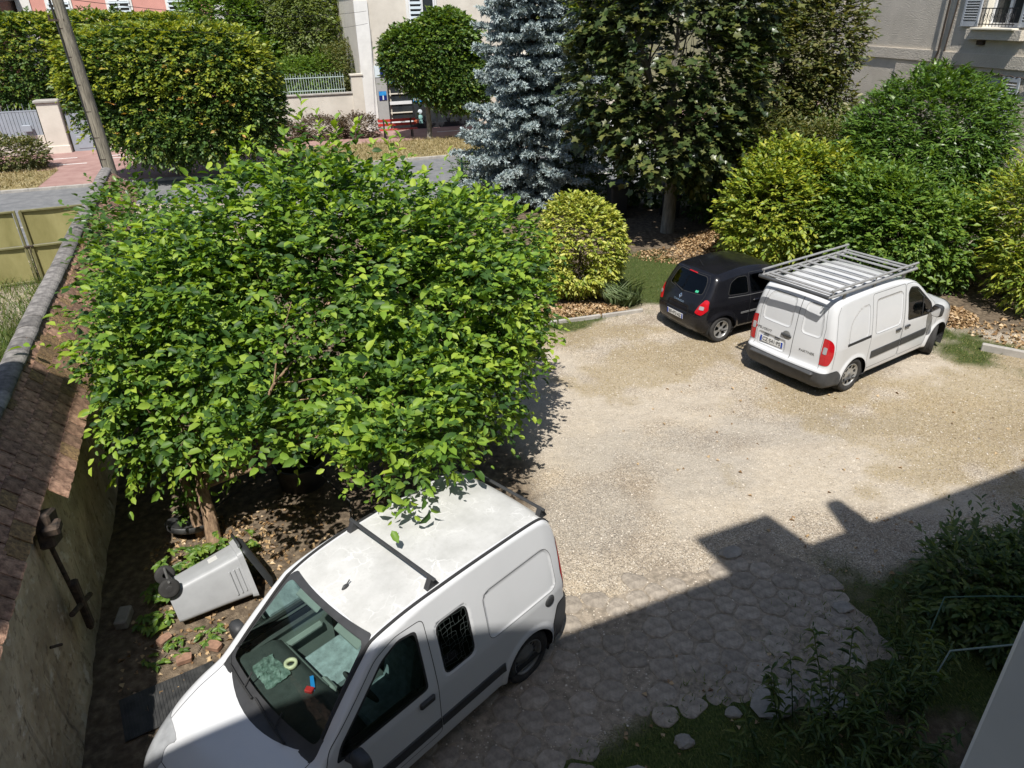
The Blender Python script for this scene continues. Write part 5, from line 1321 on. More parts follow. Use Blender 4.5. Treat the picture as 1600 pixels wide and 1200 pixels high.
class Body:
    """closed car body: side profile met by a side surface with rounded edges"""
    def __init__(s, L, top, W, rad, crown=.05, kf=.10, kr=.05, zb=.22, recess=(), flares=(), step=.022):
        s.L, s.W, s.rad, s.crown, s.kf, s.kr, s.step = L, W, rad, crown, kf, kr, step
        c = catmull(top, 8)
        s.H = c[:, 1].max()
        poly = np.vstack([c, [[c[-1][0], zb], [c[0][0], zb]]])
        s.sd = Grid2(lambda X, Z: poly_sdf(poly, X, Z), -.4, L + .4, -.1, s.H + .4)
        s.recess = [(Grid2(lambda X, Z, p=p: poly_sdf(p, X, Z), -1.2, L + .4, -.1, s.H + .4), v, dep, soft) for (v, p, dep, soft) in recess]
        s.flares = flares
    def f(s, P):
        x, y, z = P[..., 0], P[..., 1], P[..., 2]
        ay = np.abs(y)
        k = s.kf * sstep(s.L * .55, s.L * .95, x) - s.kr * sstep(s.L * .3, 0, x)
        cz = s.crown * sstep(.7, 1.2, z)
        d1 = s.sd(x + k * ay * ay, z + cz * ay * ay)
        d2 = (ay - s.W(x, z)) * .97
        for (cx, czz, r0, amp, wd) in s.flares:
            rr = np.hypot(x - cx, z - czz)
            d2 = d2 - amp * sstep(r0 + wd, r0 + .01, rr) * sstep(.9, .5, z)
        r = s.rad(x, z)
        u = np.maximum(d1 + r, 0); v = np.maximum(d2 + r, 0)
        o = np.minimum(np.maximum(d1, d2), -r) + np.sqrt(u * u + v * v)
        for g, view, dep, soft in s.recess:
            if view == 'side': o = o + dep * sstep(0, soft, -g(x, z)) * (d2 > d1 - .02)
            elif view == 'rear': o = o + dep * sstep(0, soft, -g(y, z)) * (x < .5)
            elif view == 'top': o = o + dep * sstep(0, soft, -g(x, y)) * (d1 > d2) * (z > .7)
        return o
    def grad(s, P, e=.004):
        g = np.zeros_like(P)
        for a in range(3):
            d = np.zeros(3); d[a] = e
            g[..., a] = (s.f(P + d) - s.f(P - d)) / (2 * e)
        return g
    def normal(s, P): return unit(s.grad(np.atleast_2d(np.asarray(P, float))))
    def surf(s, a, b, view, sg=1):
        """point on the body seen along an axis: side (x,z), rear/front (y,z), top (x,y)"""
        a = np.atleast_1d(np.asarray(a, float)); b = np.atleast_1d(np.asarray(b, float))
        mk = {'side': lambda t: np.stack([a, t * sg, b], -1), 'rear': lambda t: np.stack([t, a, b], -1),
              'front': lambda t: np.stack([t, a, b], -1), 'top': lambda t: np.stack([a, b, t], -1)}[view]
        lo = np.zeros_like(a) + {'side': .05, 'rear': 1.2, 'front': 1.2, 'top': .4}[view]
        hi = np.zeros_like(a) + {'side': 1.2, 'rear': -.3, 'front': s.L + .3, 'top': s.H + .3}[view]
        if view == 'front': lo[:] = 1.2
        for _ in range(26):
            mid = (lo + hi) / 2
            ins = s.f(mk(mid)) < 0
            lo = np.where(ins, mid, lo); hi = np.where(ins, hi, mid)
        return mk((lo + hi) / 2)
    def net(s):
        h = s.step
        xs = np.arange(-.12, s.L + .14, h); wy = .98; ys = np.arange(-wy, wy + h, h); zs = np.arange(.12, s.H + .08, h)
        X, Y, Z = np.meshgrid(xs, ys, zs, indexing='ij')
        G = np.stack([X, Y, Z], -1)
        v = s.f(G)
        sg = v < 0
        nx, ny, nz = v.shape
        cs = np.zeros((nx - 1, ny - 1, nz - 1), int)
        for dx in (0, 1):
            for dy in (0, 1):
                for dz in (0, 1): cs += sg[dx:nx - 1 + dx, dy:ny - 1 + dy, dz:nz - 1 + dz]
        act = (cs > 0) & (cs < 8)
        idx = np.full(act.shape, -1); idx[act] = np.arange(act.sum())
        I, J, K = np.nonzero(act)
        acc = np.zeros((len(I), 3)); cnt = np.zeros(len(I))
        cor = [(a, b, c) for a in (0, 1) for b in (0, 1) for c in (0, 1)]
        for a in cor:
            for ax in range(3):
                if a[ax]: continue
                b = list(a); b[ax] = 1
                va = v[I + a[0], J + a[1], K + a[2]]; vb = v[I + b[0], J + b[1], K + b[2]]
                m = (va < 0) != (vb < 0)
                t = np.where(m, va / (va - vb + 1e-12), 0)
                pa = np.stack([I + a[0], J + a[1], K + a[2]], -1).astype(float)
                pa[:, ax] += t
                acc += pa * m[:, None]; cnt += m
        V = acc / cnt[:, None] * h + np.array([xs[0], ys[0], zs[0]])
        quads = []
        for ax in range(3):
            sl0 = [slice(None)] * 3; sl1 = [slice(None)] * 3
            sl0[ax] = slice(0, -1); sl1[ax] = slice(1, None)
            d = sg[tuple(sl0)] != sg[tuple(sl1)]
            o1, o2 = (ax + 1) % 3, (ax + 2) % 3
            E = np.argwhere(d)
            E = E[(E[:, o1] > 0) & (E[:, o2] > 0) & (E[:, o1] < v.shape[o1] - 1) & (E[:, o2] < v.shape[o2] - 1)]
            q = []
            for (p1, p2) in ((-1, -1), (0, -1), (0, 0), (-1, 0)):
                c = E.copy(); c[:, o1] += p1; c[:, o2] += p2
                q.append(idx[c[:, 0], c[:, 1], c[:, 2]])
            q = np.stack(q, 1)
            flip = sg[E[:, 0], E[:, 1], E[:, 2]]
            q[~flip] = q[~flip][:, ::-1]
            quads.append(q)
        Q = np.vstack(quads)
        Q = Q[(Q >= 0).all(1)]
        for _ in range(4):
            g = s.grad(V); fv = s.f(V)
            st = fv[:, None] * g / (np.sum(g * g, -1, keepdims=True) + 1e-6)
            n_ = np.linalg.norm(st, axis=1, keepdims=True)
            V = V - st * np.minimum(1, .03 / (n_ + 1e-9))
        return V, Q

AX = {'side': (0, 2, Vector((0, 1, 0))), 'rear': (1, 2, Vector((1, 0, 0))), 'front': (1, 2, Vector((1, 0, 0))), 'top': (0, 1, Vector((0, 0, 1)))}

def panel_mask(spec, Cn, Nn):
    v = spec['view']; m = np.ones(len(Cn), bool)
    if v == 'side' and spec.get('facing', True): m &= np.abs(Nn[:, 1]) > spec.get('nmin', .35)
    if v == 'rear': m &= (Nn[:, 0] < -.3) & (Cn[:, 0] < 1.0)
    if v == 'front': m &= (Nn[:, 0] > .15) & (Cn[:, 0] > 1.2)
    if v == 'top': m &= Nn[:, 2] > spec.get('nmin', .3)
    if 'where' in spec: m &= spec['where'](Cn)
    return m

def cut_body(body, panels):
    """panels in order, later ones override; returns {part: mesh arrays}"""
    V, Q = body.net()
    VL = [tuple(p) for p in V]; FL = [list(q) for q in Q.tolist()]
    def cen_nrm():
        A = np.array(VL); n = len(FL)
        q = np.array([(f + [f[-1]] * 4)[:4] if len(f) <= 4 else [f[0], f[len(f) // 4], f[len(f) // 2], f[(3 * len(f)) // 4]] for f in FL])
        nr = unit(np.cross(A[q[:, 2]] - A[q[:, 0]], A[q[:, 3]] - A[q[:, 1]]) + 1e-12)
        t3 = np.array([len(f) == 3 for f in FL])
        if t3.any():
            k = q[t3]; nr[t3] = unit(np.cross(A[k[:, 1]] - A[k[:, 0]], A[k[:, 2]] - A[k[:, 0]]) + 1e-15)
        ln = np.array([len(f) for f in FL]); fl = np.concatenate(FL); st = np.concatenate([[0], np.cumsum(ln)[:-1]])
        c = np.add.reduceat(A[fl], st, axis=0) / ln[:, None]
        return c, nr, A
    Cn, Nn, _ = cen_nrm()
    CL, NL = [], []
    for sp in panels:
        i0, i1, ax = AX[sp['view']]
        P = np.asarray(sp['poly'], float)
        lo = P.min(0) - .04; hi = P.max(0) + .04
        if CL: Cn = np.vstack([Cn, CL]); Nn = np.vstack([Nn, NL]); CL, NL = [], []
        n0 = len(Cn)
        m = panel_mask(sp, Cn, Nn)
        m &= (Cn[:, i0] > lo[0]) & (Cn[:, i0] < hi[0]) & (Cn[:, i1] > lo[1]) & (Cn[:, i1] < hi[1])
        ii = np.nonzero(m)[0]
        ii = ii[np.abs(poly_sdf(P, Cn[ii, i0], Cn[ii, i1])) < .045]
        act = [int(i) for i in ii]; acx = [float(Cn[i, i0]) for i in ii]; acz = [float(Cn[i, i1]) for i in ii]
        for k in range(len(P)):
            a = P[k]; b = P[(k + 1) % len(P)]
            d = b - a; ln = math.hypot(*d)
            if ln < 1e-5: continue
            ux, uz = d[0] / ln, d[1] / ln
            cache = {}; fresh = []
            ax_, az_ = np.array(acx) - a[0], np.array(acz) - a[1]
            tt = ax_ * ux + az_ * uz
            for w_ in np.nonzero((tt > -.03) & (tt < ln + .03) & (np.abs(az_ * ux - ax_ * uz) < .03))[0]:
                fi = act[w_]; F = FL[fi]
                sd = []; tmin, tmax = 9., -9.
                for j in F:
                    p = VL[j]; rx, rz_ = p[i0] - a[0], p[i1] - a[1]
                    sd.append(rz_ * ux - rx * uz); t = rx * ux + rz_ * uz
                    tmin = min(tmin, t); tmax = max(tmax, t)
                if tmax < -.004 or tmin > ln + .004 or min(sd) > -1e-5 or max(sd) < 1e-5: continue
                A_, B_ = [], []
                n = len(F)
                for q in range(n):
                    j, j2 = F[q], F[(q + 1) % n]; s0, s1 = sd[q], sd[(q + 1) % n]
                    if s0 >= -1e-5: A_.append(j)
                    if s0 <= 1e-5: B_.append(j)
                    if (s0 > 1e-5 and s1 < -1e-5) or (s0 < -1e-5 and s1 > 1e-5):
                        key = (min(j, j2), max(j, j2))
                        if key not in cache:
                            t = s0 / (s0 - s1); p, r = VL[j], VL[j2]
                            cache[key] = len(VL); VL.append((p[0] + (r[0] - p[0]) * t, p[1] + (r[1] - p[1]) * t, p[2] + (r[2] - p[2]) * t))
                        A_.append(cache[key]); B_.append(cache[key])
                if len(A_) > 2 and len(B_) > 2:
                    FL[fi] = A_; FL.append(B_); fresh.append(len(FL) - 1)
                    ca = [sum(VL[j][q] for j in A_) / len(A_) for q in range(3)]; cb = [sum(VL[j][q] for j in B_) / len(B_) for q in range(3)]
                    pn = Nn[fi] if fi < n0 else NL[fi - n0]
                    if fi < n0: Cn[fi] = ca
                    else: CL[fi - n0] = ca
                    CL.append(cb); NL.append(pn)
                    acx[w_], acz[w_] = ca[i0], ca[i1]
                    acx.append(cb[i0]); acz.append(cb[i1])
            act += fresh
    if CL: Cn = np.vstack([Cn, CL]); Nn = np.vstack([Nn, NL])
    Vv = np.array(VL)
    lab = np.array(['body'] * len(Cn), dtype=object)
    for sp in panels:
        i0, i1, _ = AX[sp['view']]
        m = panel_mask(sp, Cn, Nn) & in_poly(sp['poly'], Cn[:, i0], Cn[:, i1])
        nm = sp['part']
        if sp.get('sided'): 
            lab[m & (Cn[:, 1] > 0)] = nm + '|l'; lab[m & (Cn[:, 1] <= 0)] = nm + '|r'
        else: lab[m] = nm
    lab[(Nn[:, 2] < -.75) & (Cn[:, 2] < .3)] = 'underbody'
    faces = FL
    nrm = body.normal(Vv)
    parts = {}
    for nm in set(lab):
        ids = np.nonzero(lab == nm)[0]
        used = {}; VV = []; FF = []
        for i in ids:
            r = []
            for j in faces[i]:
                if j not in used: used[j] = len(VV); VV.append(j)
                r.append(used[j])
            FF.append(r)
        parts[nm] = (Vv[VV], FF, nrm[VV])
    return parts

def shell(name, data, m, parent, off=0.0):
    V, F, N = data
    me = bpy.data.meshes.new(name)
    me.from_pydata([tuple(p) for p in (V + N * off)], [], F)
    me.polygons.foreach_set('use_smooth', np.ones(len(F), bool))
    me.update()
    me.normals_split_custom_set_from_vertices([tuple(n) for n in N])
    return link(name, me, parent, m)

def strip(mb, body, pts, view, w=.006, off=.0015, sg=1, closed=False, thick=0.0):
    """band following the body surface along a 2D line"""
    P = np.asarray(pts, float)
    if closed: P = np.vstack([P, P[:1]])
    Q = []
    for a, b in zip(P[:-1], P[1:]):
        n = max(1, int(np.hypot(*(b - a)) / .04))
        for k in range(n): Q.append(a + (b - a) * k / n)
    Q.append(P[-1]); Q = np.array(Q)
    S = body.surf(Q[:, 0], Q[:, 1], view, sg); N = body.normal(S)
    T = np.gradient(S, axis=0)
    if closed:
        T[0] = S[1] - S[-2]; T[-1] = T[0]
    B = unit(np.cross(N, unit(T)))
    if thick <= 0:
        A = S + B * w / 2 + N * off; D = S - B * w / 2 + N * off
        m = len(S)
        mb.add([tuple(p) for p in np.vstack([A, D])], [(i, i + 1, m + i + 1, m + i) for i in range(m - 1)], True)
    else:
        m = len(S)
        A = S + B * w / 2 - N * .003; A2 = S + B * w * .42 + N * thick; D2 = S - B * w * .42 + N * thick; D = S - B * w / 2 - N * .003
        F = []
        for r in range(3): F += [(r * m + i, r * m + i + 1, (r + 1) * m + i + 1, (r + 1) * m + i) for i in range(m - 1)]
        F += [(0, m, 2 * m, 3 * m), (m - 1, 4 * m - 1, 3 * m - 1, 2 * m - 1)]
        mb.add([tuple(p) for p in np.vstack([A, A2, D2, D])], F)

def wheel(parent, x, y, R_, side, kind, steer=0.0, w=.18):
    e = empty('wheel', (x, y, R_), 0, parent=parent)
    e.rotation_euler = (math.radians(-90 * side), 0, steer) if False else (0, 0, steer)
    M = Matrix.Rotation(math.radians(-90 * side), 4, 'X')
    rr = R_ * .66
    t = MB(); h = w / 2
    t.lathe([(rr, -h * .8), (R_ * .84, -h), (R_ * .95, -h * .92), (R_, -h * .66), (R_, -h * .2), (R_ * .985, -h * .16), (R_ * .985, -h * .1), (R_, -h * .06),
             (R_, h * .06), (R_ * .985, h * .1), (R_ * .985, h * .16), (R_, h * .2), (R_, h * .66), (R_ * .95, h * .92), (R_ * .84, h), (rr, h * .8), (rr * .97, h * .55)], 40, M)
    tr = MB()
    t.build('tyre', M_rubber, e)
    r = MB()
    r.lathe([(rr * 1.01, h * .80), (rr * .99, h * .86), (rr * .93, h * .78), (rr * .90, h * .5), (rr * .9, -h * .6)], 40, M)
    n, spec = {'steel': (16, (.62, .80, .45)), 'partner': (9, (.58, .86, .56)), 'twingo': (5, (.34, .90, .44))}[kind]
    r_in, r_out, duty = spec
    seg = n * 8
    prof = [(.0, .62), (.16, .62), (.2, .55), (r_in, .60 if kind != 'steel' else .35), (r_out, .66 if kind != 'steel' else .3), (.93, .72 if kind != 'steel' else .45)]
    V = []; F = []
    for (q, hh) in prof:
        for k in range(seg):
            a = 2 * math.pi * k / seg
            V.append(M @ Vector((q * rr * math.cos(a), q * rr * math.sin(a), hh * h)))
    for i in range(len(prof) - 1):
        for k in range(seg):
            if i == 3:
                u = (k % 8 + .5) / 8
                if u < duty + .06: continue
            F.append((i * seg + k, i * seg + (k + 1) % seg, (i + 1) * seg + (k + 1) % seg, (i + 1) * seg + k))
    r.add(V, F, True)
    r.build('rim', M_steel if kind == 'steel' else M_hub, e)
    b = MB(); b.disc(rr * .92, 32, M, h * .12 if kind != 'steel' else -h * .2); b.build('brake_drum', M_seam, e)
    if kind != 'steel':
        c = MB(); c.lathe([(0, .70 * h), (.1 * rr, .70 * h), (.13 * rr, .64 * h)], 16, M); c.build('hub_cap_badge', M_steel, e)
    return e

def wheel_wells(parent, body, xs, R_, y0, y1):
    for x in xs:
        for sg in (1, -1):
            mb = MB(); n = 20; V = []
            for k in range(n + 1):
                a = math.pi * (k / n) * 1.3 - .15 * math.pi
                for y in (y0, y1): V.append((x + R_ * math.cos(a), sg * y, .30 + R_ * math.sin(a)))
            mb.add(V, [(2 * k, 2 * k + 1, 2 * k + 3, 2 * k + 2) for k in range(n)], True)
            cap = [(x + R_ * math.cos(math.pi * (k / n) * 1.3 - .15 * math.pi), sg * y0, .30 + R_ * math.sin(math.pi * (k / n) * 1.3 - .15 * math.pi)) for k in range(n + 1)]
            mb.add(cap, [list(range(n + 1))])
            mb.build('wheel_well', M_seam, parent)

def arch_poly(x, R_, z=.30, zb=.1):
    pts = [(x + R_ * math.cos(a), z + R_ * math.sin(a)) for a in np.linspace(math.radians(-5), math.radians(185), 20)]
    return pts + [(x - R_, zb), (x + R_, zb)]

def both(L): return L

def handle(parent, body, x, z, sg, m=M_plastic, w=.16, h=.05):
    P = body.surf([x], [z], 'side', sg)[0]
    mb = MB()
    mb.box((x, P[1] + sg * .012, z), (w, .035, h), bev=.015)
    return mb.build('handle', m, parent)

def mirror(parent, body, x, z, sg, m=M_plastic, sx=.11, sy=.19, sz=.21):
    P = body.surf([x], [z], 'side', sg)[0]
    mb = MB()
    c = Vector((x - .01, P[1] + sg * (sy / 2 + .06), z + .06))
    mb.tube([(x, P[1] - sg * .02, z - .01), (x, P[1] + sg * .08, z + .02)], [.05, .035], 10, flat=.6)
    V = []; n = 14
    prof = [(.0, .55), (.12, .85), (.4, 1.0), (.8, .95), (1.0, .86)]
    for (t, q) in prof:
        for k in range(n):
            a = 2 * math.pi * k / n
            cy, cz = math.copysign(abs(math.cos(a)) ** .6, math.cos(a)), math.copysign(abs(math.sin(a)) ** .6, math.sin(a))
            V.append(c + Vector((sx * (.5 - t), q * cy * sy / 2, q * cz * sz / 2)))
    F = [(i * n + k, i * n + (k + 1) % n, (i + 1) * n + (k + 1) % n, (i + 1) * n + k) for i in range(len(prof) - 1) for k in range(n)]
    mb.add(V, F, True); mb.add(V[:n], [list(range(n))[::-1]])
    o = mb.build('wing_mirror', m, parent)
    g = MB(); g.add([c + Vector((-sx * .49, .8 * math.copysign(abs(math.cos(2 * math.pi * k / n)) ** .6, math.cos(2 * math.pi * k / n)) * sy / 2, .8 * math.copysign(abs(math.sin(2 * math.pi * k / n)) ** .6, math.sin(2 * math.pi * k / n)) * sz / 2)) for k in range(n)], [list(range(n))])
    g.build('mirror_glass', M_chrome, o)
    return o

def plate(parent, body, y, z, txt, w=.50, h=.11, view='rear', off=.012):
    P = body.surf([y], [z], view)[0]; N = body.normal(P[None])[0]
    sgn = -1 if view == 'rear' else 1
    up = Vector((0, 0, 1)); nrm = Vector(N); nrm.y = 0; nrm.normalize()
    right = up.cross(nrm).normalized(); up2 = nrm.cross(right)
    M = Matrix((right, up2, nrm)).transposed().to_4x4(); M.translation = Vector(P) + nrm * off
    mb = MB(); mb.T = M; mb.box((0, 0, 0), (w, h, .008), bev=.003)
    o = mb.build('number_plate', M_plate, parent)
    for sx in (-1, 1):
        b = MB(); b.T = M; b.box((sx * (w / 2 - .022), 0, .005), (.036, h * .92, .003)); b.build('blue_strip', M_blue, o)
    tm = text_mesh(txt, h * .86, M @ Matrix.Translation((0, -.002, .006)) @ Matrix.Diagonal((.92, 1, 1, 1)), .0015)
    link('lettering', tm, o, M_ink)
    return o

def letters(parent, body, y, z, txt, size, m, view='rear', off=.002, spacing=1.0):
    P = body.surf([y], [z], view)[0]; N = Vector(body.normal(P[None])[0])
    up = Vector((0, 0, 1)); right = up.cross(N).normalized(); up2 = N.cross(right)
    M = Matrix((right, up2, N)).transposed().to_4x4(); M.translation = Vector(P) + N * off
    return link('lettering', text_mesh(txt, size, M @ Matrix.Diagonal((spacing, 1, 1, 1)), .002), parent, m)

def seat(parent, x, y, z, m, s=1.0, rec=.22):
    e = empty('seat', (x, y, z), parent=parent)
    c = MB(); c.box((.05, 0, .10), (.50 * s, .50 * s, .18), bev=.06); c.build('cushion', m, e)
    b = MB(); b.box((-.27, 0, .42), (.15, .50 * s, .62), bev=.06, rot=Matrix.Rotation(-rec, 3, 'Y')); b.build('backrest', m, e)
    h = MB(); h.box((-.37, 0, .84), (.10, .27, .17), bev=.045, rot=Matrix.Rotation(-rec, 3, 'Y'))
    h.tube([(-.35, .06, .7), (-.365, .06, .8)], .008, 6); h.tube([(-.35, -.06, .7), (-.365, -.06, .8)], .008, 6)
    h.build('headrest', m, e)
    return e

def steering(parent, x, y, z, rad=.185):
    mb = MB(); M = Matrix.Translation((x, y, z)) @ Matrix.Rotation(math.radians(-62), 4, 'Y')
    mb.tube([M @ Vector((rad * math.cos(a), rad * math.sin(a), 0)) for a in np.linspace(0, 2 * math.pi, 29)], .017, 8, cap=False)
    for a in (0, 2.3, -2.3): mb.tube([M @ Vector((0, 0, .02)), M @ Vector((rad * math.cos(a), rad * math.sin(a), 0))], .016, 6)
    mb.lathe([(0, -.02), (.07, -.02), (.06, .05), (.03, .22)], 12, M)
    return mb.build('steering_wheel', M_int_dark, parent)

M_grey_net = mat('window_net_wire', (.075, .095, .09), .6, var=.2)
# ---- near white van ------------------------------------------------
def near_van():
    root = empty('parked_van', (-.015, 6.183, 0), 3.943,
                 'white van with roof bars and grimy roof parked in the foreground under the tree', 'van')
    L = 4.0
    top = [(.06, .24), (.02, .40), (0, .55), (.01, .70), (.05, .80), (.06, 1.05), (.085, 1.40), (.12, 1.62), (.20, 1.745), (.36, 1.80), (.9, 1.825), (1.5, 1.825),
           (1.95, 1.80), (2.28, 1.735), (2.42, 1.65), (2.75, 1.37), (3.02, 1.13), (3.12, 1.075), (3.3, 1.035), (3.55, .965), (3.76, .87), (3.9, .76), (3.965, .64), (3.99, .50), (3.97, .36), (3.90, .24)]
    def W(x, z):
        w = .832 - .17 * np.clip((z - .92) / .88, 0, 1.2) ** 1.25 - .03 * np.clip((.5 - z) / .3, 0, 1) ** 2
        w = w - .20 * sstep(3.05, 4.15, x) ** 1.5 - .05 * sstep(.35, -.1, x)
        w = w - .02 * sstep(.96, .90, z) * 0
        return w
    def rad(x, z): return .035 + .10 * sstep(2.9, 3.6, x) + .03 * sstep(.3, .05, x)
    panel_r = rpoly([(.24, .98), (1.20, .98), (1.20, 1.50), (.34, 1.50), (.27, 1.40)], .10)
    qwin_frame = rpoly([(1.36, .97), (1.77, .97), (1.77, 1.555), (1.36, 1.555)], .09)
    body = Body(L, top, W, rad, crown=.055, kf=.13, kr=.04,
                recess=[('side', panel_r, .012, .03), ('side', qwin_frame, .008, .02)],
                flares=[(.66, .30, .35, .022, .07), (3.26, .30, .35, .022, .07)])
    A = .345
    win = rpoly([(1.965, 1.03), (1.955, 1.60), (2.12, 1.625), (2.30, 1.555), (2.80, 1.13), (2.86, 1.02)], .05)
    winf = rpoly([(1.945, 1.01), (1.935, 1.62), (2.12, 1.647), (2.31, 1.575), (2.83, 1.135), (2.90, 1.0)], .05)
    door = rpoly([(1.85, .36), (2.80, .36), (2.95, .58), (2.99, 1.02), (2.93, 1.14), (2.36, 1.62), (2.14, 1.69), (1.85, 1.675)], .06)
    qwin = rpoly([(1.395, 1.01), (1.735, 1.01), (1.735, 1.515), (1.395, 1.515)], .08)
    qseal = rpoly([(1.38, .995), (1.75, .995), (1.75, 1.53), (1.38, 1.53)], .085)
    wsf = rpoly([(-.72, 1.06), (.72, 1.06), (.585, 1.725), (-.585, 1.725)], .05)
    ws = rpoly([(-.665, 1.135), (.665, 1.135), (.555, 1.695), (-.555, 1.695)], .06)
    cowl = [(2.90, y) for y in np.linspace(-.70, .70, 9)] + [(3.175 - .21 * (y / .70) ** 2, y) for y in np.linspace(.70, -.70, 15)]
    panels = [
        dict(part='door', sided=True, view='side', poly=door, nmin=.3),
        dict(part='roof', view='top', poly=rpoly([(.10, -.605), (2.29, -.57), (2.29, .57), (.10, .605)], .05), where=lambda c: c[:, 2] > 1.5),
        dict(part='windscreen_frame', view='front', poly=wsf, where=lambda c: c[:, 0] < 3.05),
        dict(part='cowl', view='top', poly=cowl, where=lambda c: (c[:, 2] < 1.3)),
        dict(part='windscreen', view='front', poly=ws, where=lambda c: c[:, 0] < 3.05),
        dict(part='window_seal', sided=True, view='side', poly=winf, nmin=.3),
        dict(part='window', sided=True, view='side', poly=win, nmin=.3),
        dict(part='quarter_seal', sided=True, view='side', poly=qseal),
        dict(part='quarter_window', sided=True, view='side', poly=qwin),
        dict(part='rear_bumper', view='side', facing=False, poly=rpoly([(-.2, .1), (.27, .1), (.31, .46), (.23, .74), (-.2, .74)], .05)),
        dict(part='tail_light', sided=True, view='side', facing=False, poly=rpoly([(-.1, .82), (.10, .82), (.155, 1.10), (.15, 1.47), (-.1, 1.47)], .03), where=lambda c: np.abs(c[:, 1]) > .60),
        dict(part='headlight', sided=True, view='side', facing=False, poly=rpoly([(3.52, .70), (3.95, .62), (3.97, .74), (3.62, .93), (3.46, .90)], .05), where=lambda c: np.abs(c[:, 1]) > .38),
        dict(part='front_bumper', view='side', facing=False, poly=[(3.52, .1), (4.2, .1), (4.2, .50), (3.52, .50)]),
        dict(part='hole', view='side', facing=False, poly=arch_poly(.66, A), where=lambda c: np.abs(c[:, 1]) > .5),
        dict(part='hole', view='side', facing=False, poly=arch_poly(3.26, A), where=lambda c: np.abs(c[:, 1]) > .5),
    ]
    P = cut_body(body, panels)
    shell('body', P['body'], M_white, root)
    if 'underbody' in P: shell('underbody', P['underbody'], M_seam, root)
    rf = shell('roof', P['roof'], M_roof_dirty, root)
    shell('windscreen_frame', P['windscreen_frame'], M_plastic, root, -.002)
    wso = shell('windscreen', P['windscreen'], M_glass, root, -.004)
    shell('cowl_panel', P['cowl'], M_plastic, root, -.006)
    shell('rear_bumper', P['rear_bumper'], M_grey_plastic, root, .008)
    shell('front_bumper', P['front_bumper'], M_white, root)
    for s_, sg in (('l', 1), ('r', -1)):
        d = shell('door', P['door|' + s_], M_white, root)
        shell('window_seal', P['window_seal|' + s_], M_seam, d, -.002)
        shell('window', P['window|' + s_], M_glass_side, d, -.004)
        if sg > 0:
            handle(d, body, 1.99, .90, sg, w=.17, h=.075)
        mirror(d, body, 2.78, .99, sg)
        shell('window_seal', P['quarter_seal|' + s_], M_seam, root, -.002)
        q = shell('quarter_window', P['quarter_window|' + s_], M_glass_dark, root, -.004)
        shell('tail_light', P['tail_light|' + s_], M_red, root, .006)
        shell('headlight', P['headlight|' + s_], M_clear, root, .004)
        sm = MB()
        strip(sm, body, door, 'side', .007, sg=sg, closed=True)
        strip(sm, body, panel_r, 'side', .004, sg=sg, closed=True)
        strip(sm, body, [(3.04, .55), (3.06, .98), (3.0, 1.05)], 'side', .006, sg=sg)
        sm.build('panel_gap', M_seam, root)
        st = MB(); strip(st, body, [(1.02, .50), (1.84, .50)], 'side', .12, sg=sg, thick=.012); strip(st, body, [(1.86, .50), (2.88, .50)], 'side', .13, sg=sg, thick=.012)
        st.build('rub_strip', M_plastic, root)
        g = MB(); strip(g, body, [(.16, sg * .625), (.9, sg * .628), (1.6, sg * .622), (2.1, sg * .607), (2.30, sg * .598), (2.6, sg * .633), (2.9, sg * .672)], 'top', .03, thick=.010)
        g.build('roof_gutter', M_seam, root)
    # cracked-looking wire net behind the quarter window
    for sg in (1, -1):
        nb = MB(); r_ = random.Random(3)
        nx_, nz_ = 8, 11
        S = [Vector(body.surf([min(max(1.40 + .0475 * i + r_.uniform(-.016, .016), 1.402), 1.728)], [min(max(1.015 + .0495 * j + r_.uniform(-.016, .016), 1.015), 1.51)], 'side', sg)[0]) + Vector((0, sg * .001, 0)) for j in range(nz_) for i in range(nx_)]
        for j in range(nz_):
            for i in range(nx_):
                a = S[j * nx_ + i]
                if i < nx_ - 1 and r_.random() < .8: nb.tube([a, S[j * nx_ + i + 1]], .0010, 4, cap=False)
                if j < nz_ - 1 and r_.random() < .8: nb.tube([a, S[(j + 1) * nx_ + i]], .0010, 4, cap=False)
        nb.build('window_net', M_grey_net, root)
    fc = MB(); Pf = body.surf([.36], [.88], 'side', 1)[0]; Mf = Matrix.Translation(Pf) @ Matrix.Rotation(math.radians(-90), 4, 'X')
    fc.lathe([(0, .016), (.045, .016), (.06, .01), (.068, .0), (.068, -.01)], 24, Mf); fc.build('fuel_cap', M_plastic, root)
    # hood seams
    hs = MB()
    for sg in (1, -1): strip(hs, body, [(3.02, sg * .70), (3.3, sg * .685), (3.6, sg * .63), (3.74, sg * .56)], 'top', .006)
    strip(hs, body, [(3.80, y) for y in np.linspace(-.45, .45, 8)], 'top', .006)
    hs.build('bonnet_gap', M_seam, root)
    # wipers
    for (y0, y1, x0) in ((.42, -.12, 3.10), (-.14, -.62, 3.07)):
        w = MB()
        c = catmull([(x0, y0), (x0 - .02, (y0 + y1) / 2), (x0 - .05, y1)], 6)
        S = body.surf(c[:, 0], c[:, 1], 'top') + np.array([0, 0, .022])
        w.tube([tuple(p) for p in S], [.012] + [.009] * (len(S) - 2) + [.005], 6)
        S2 = body.surf(c[5:, 0] - .10, c[5:, 1] + .02, 'top') + np.array([0, 0, .012])
        w.tube([tuple(S[4]), tuple(S2[0])], .006, 5)
        w.build('wiper', M_seam, root)
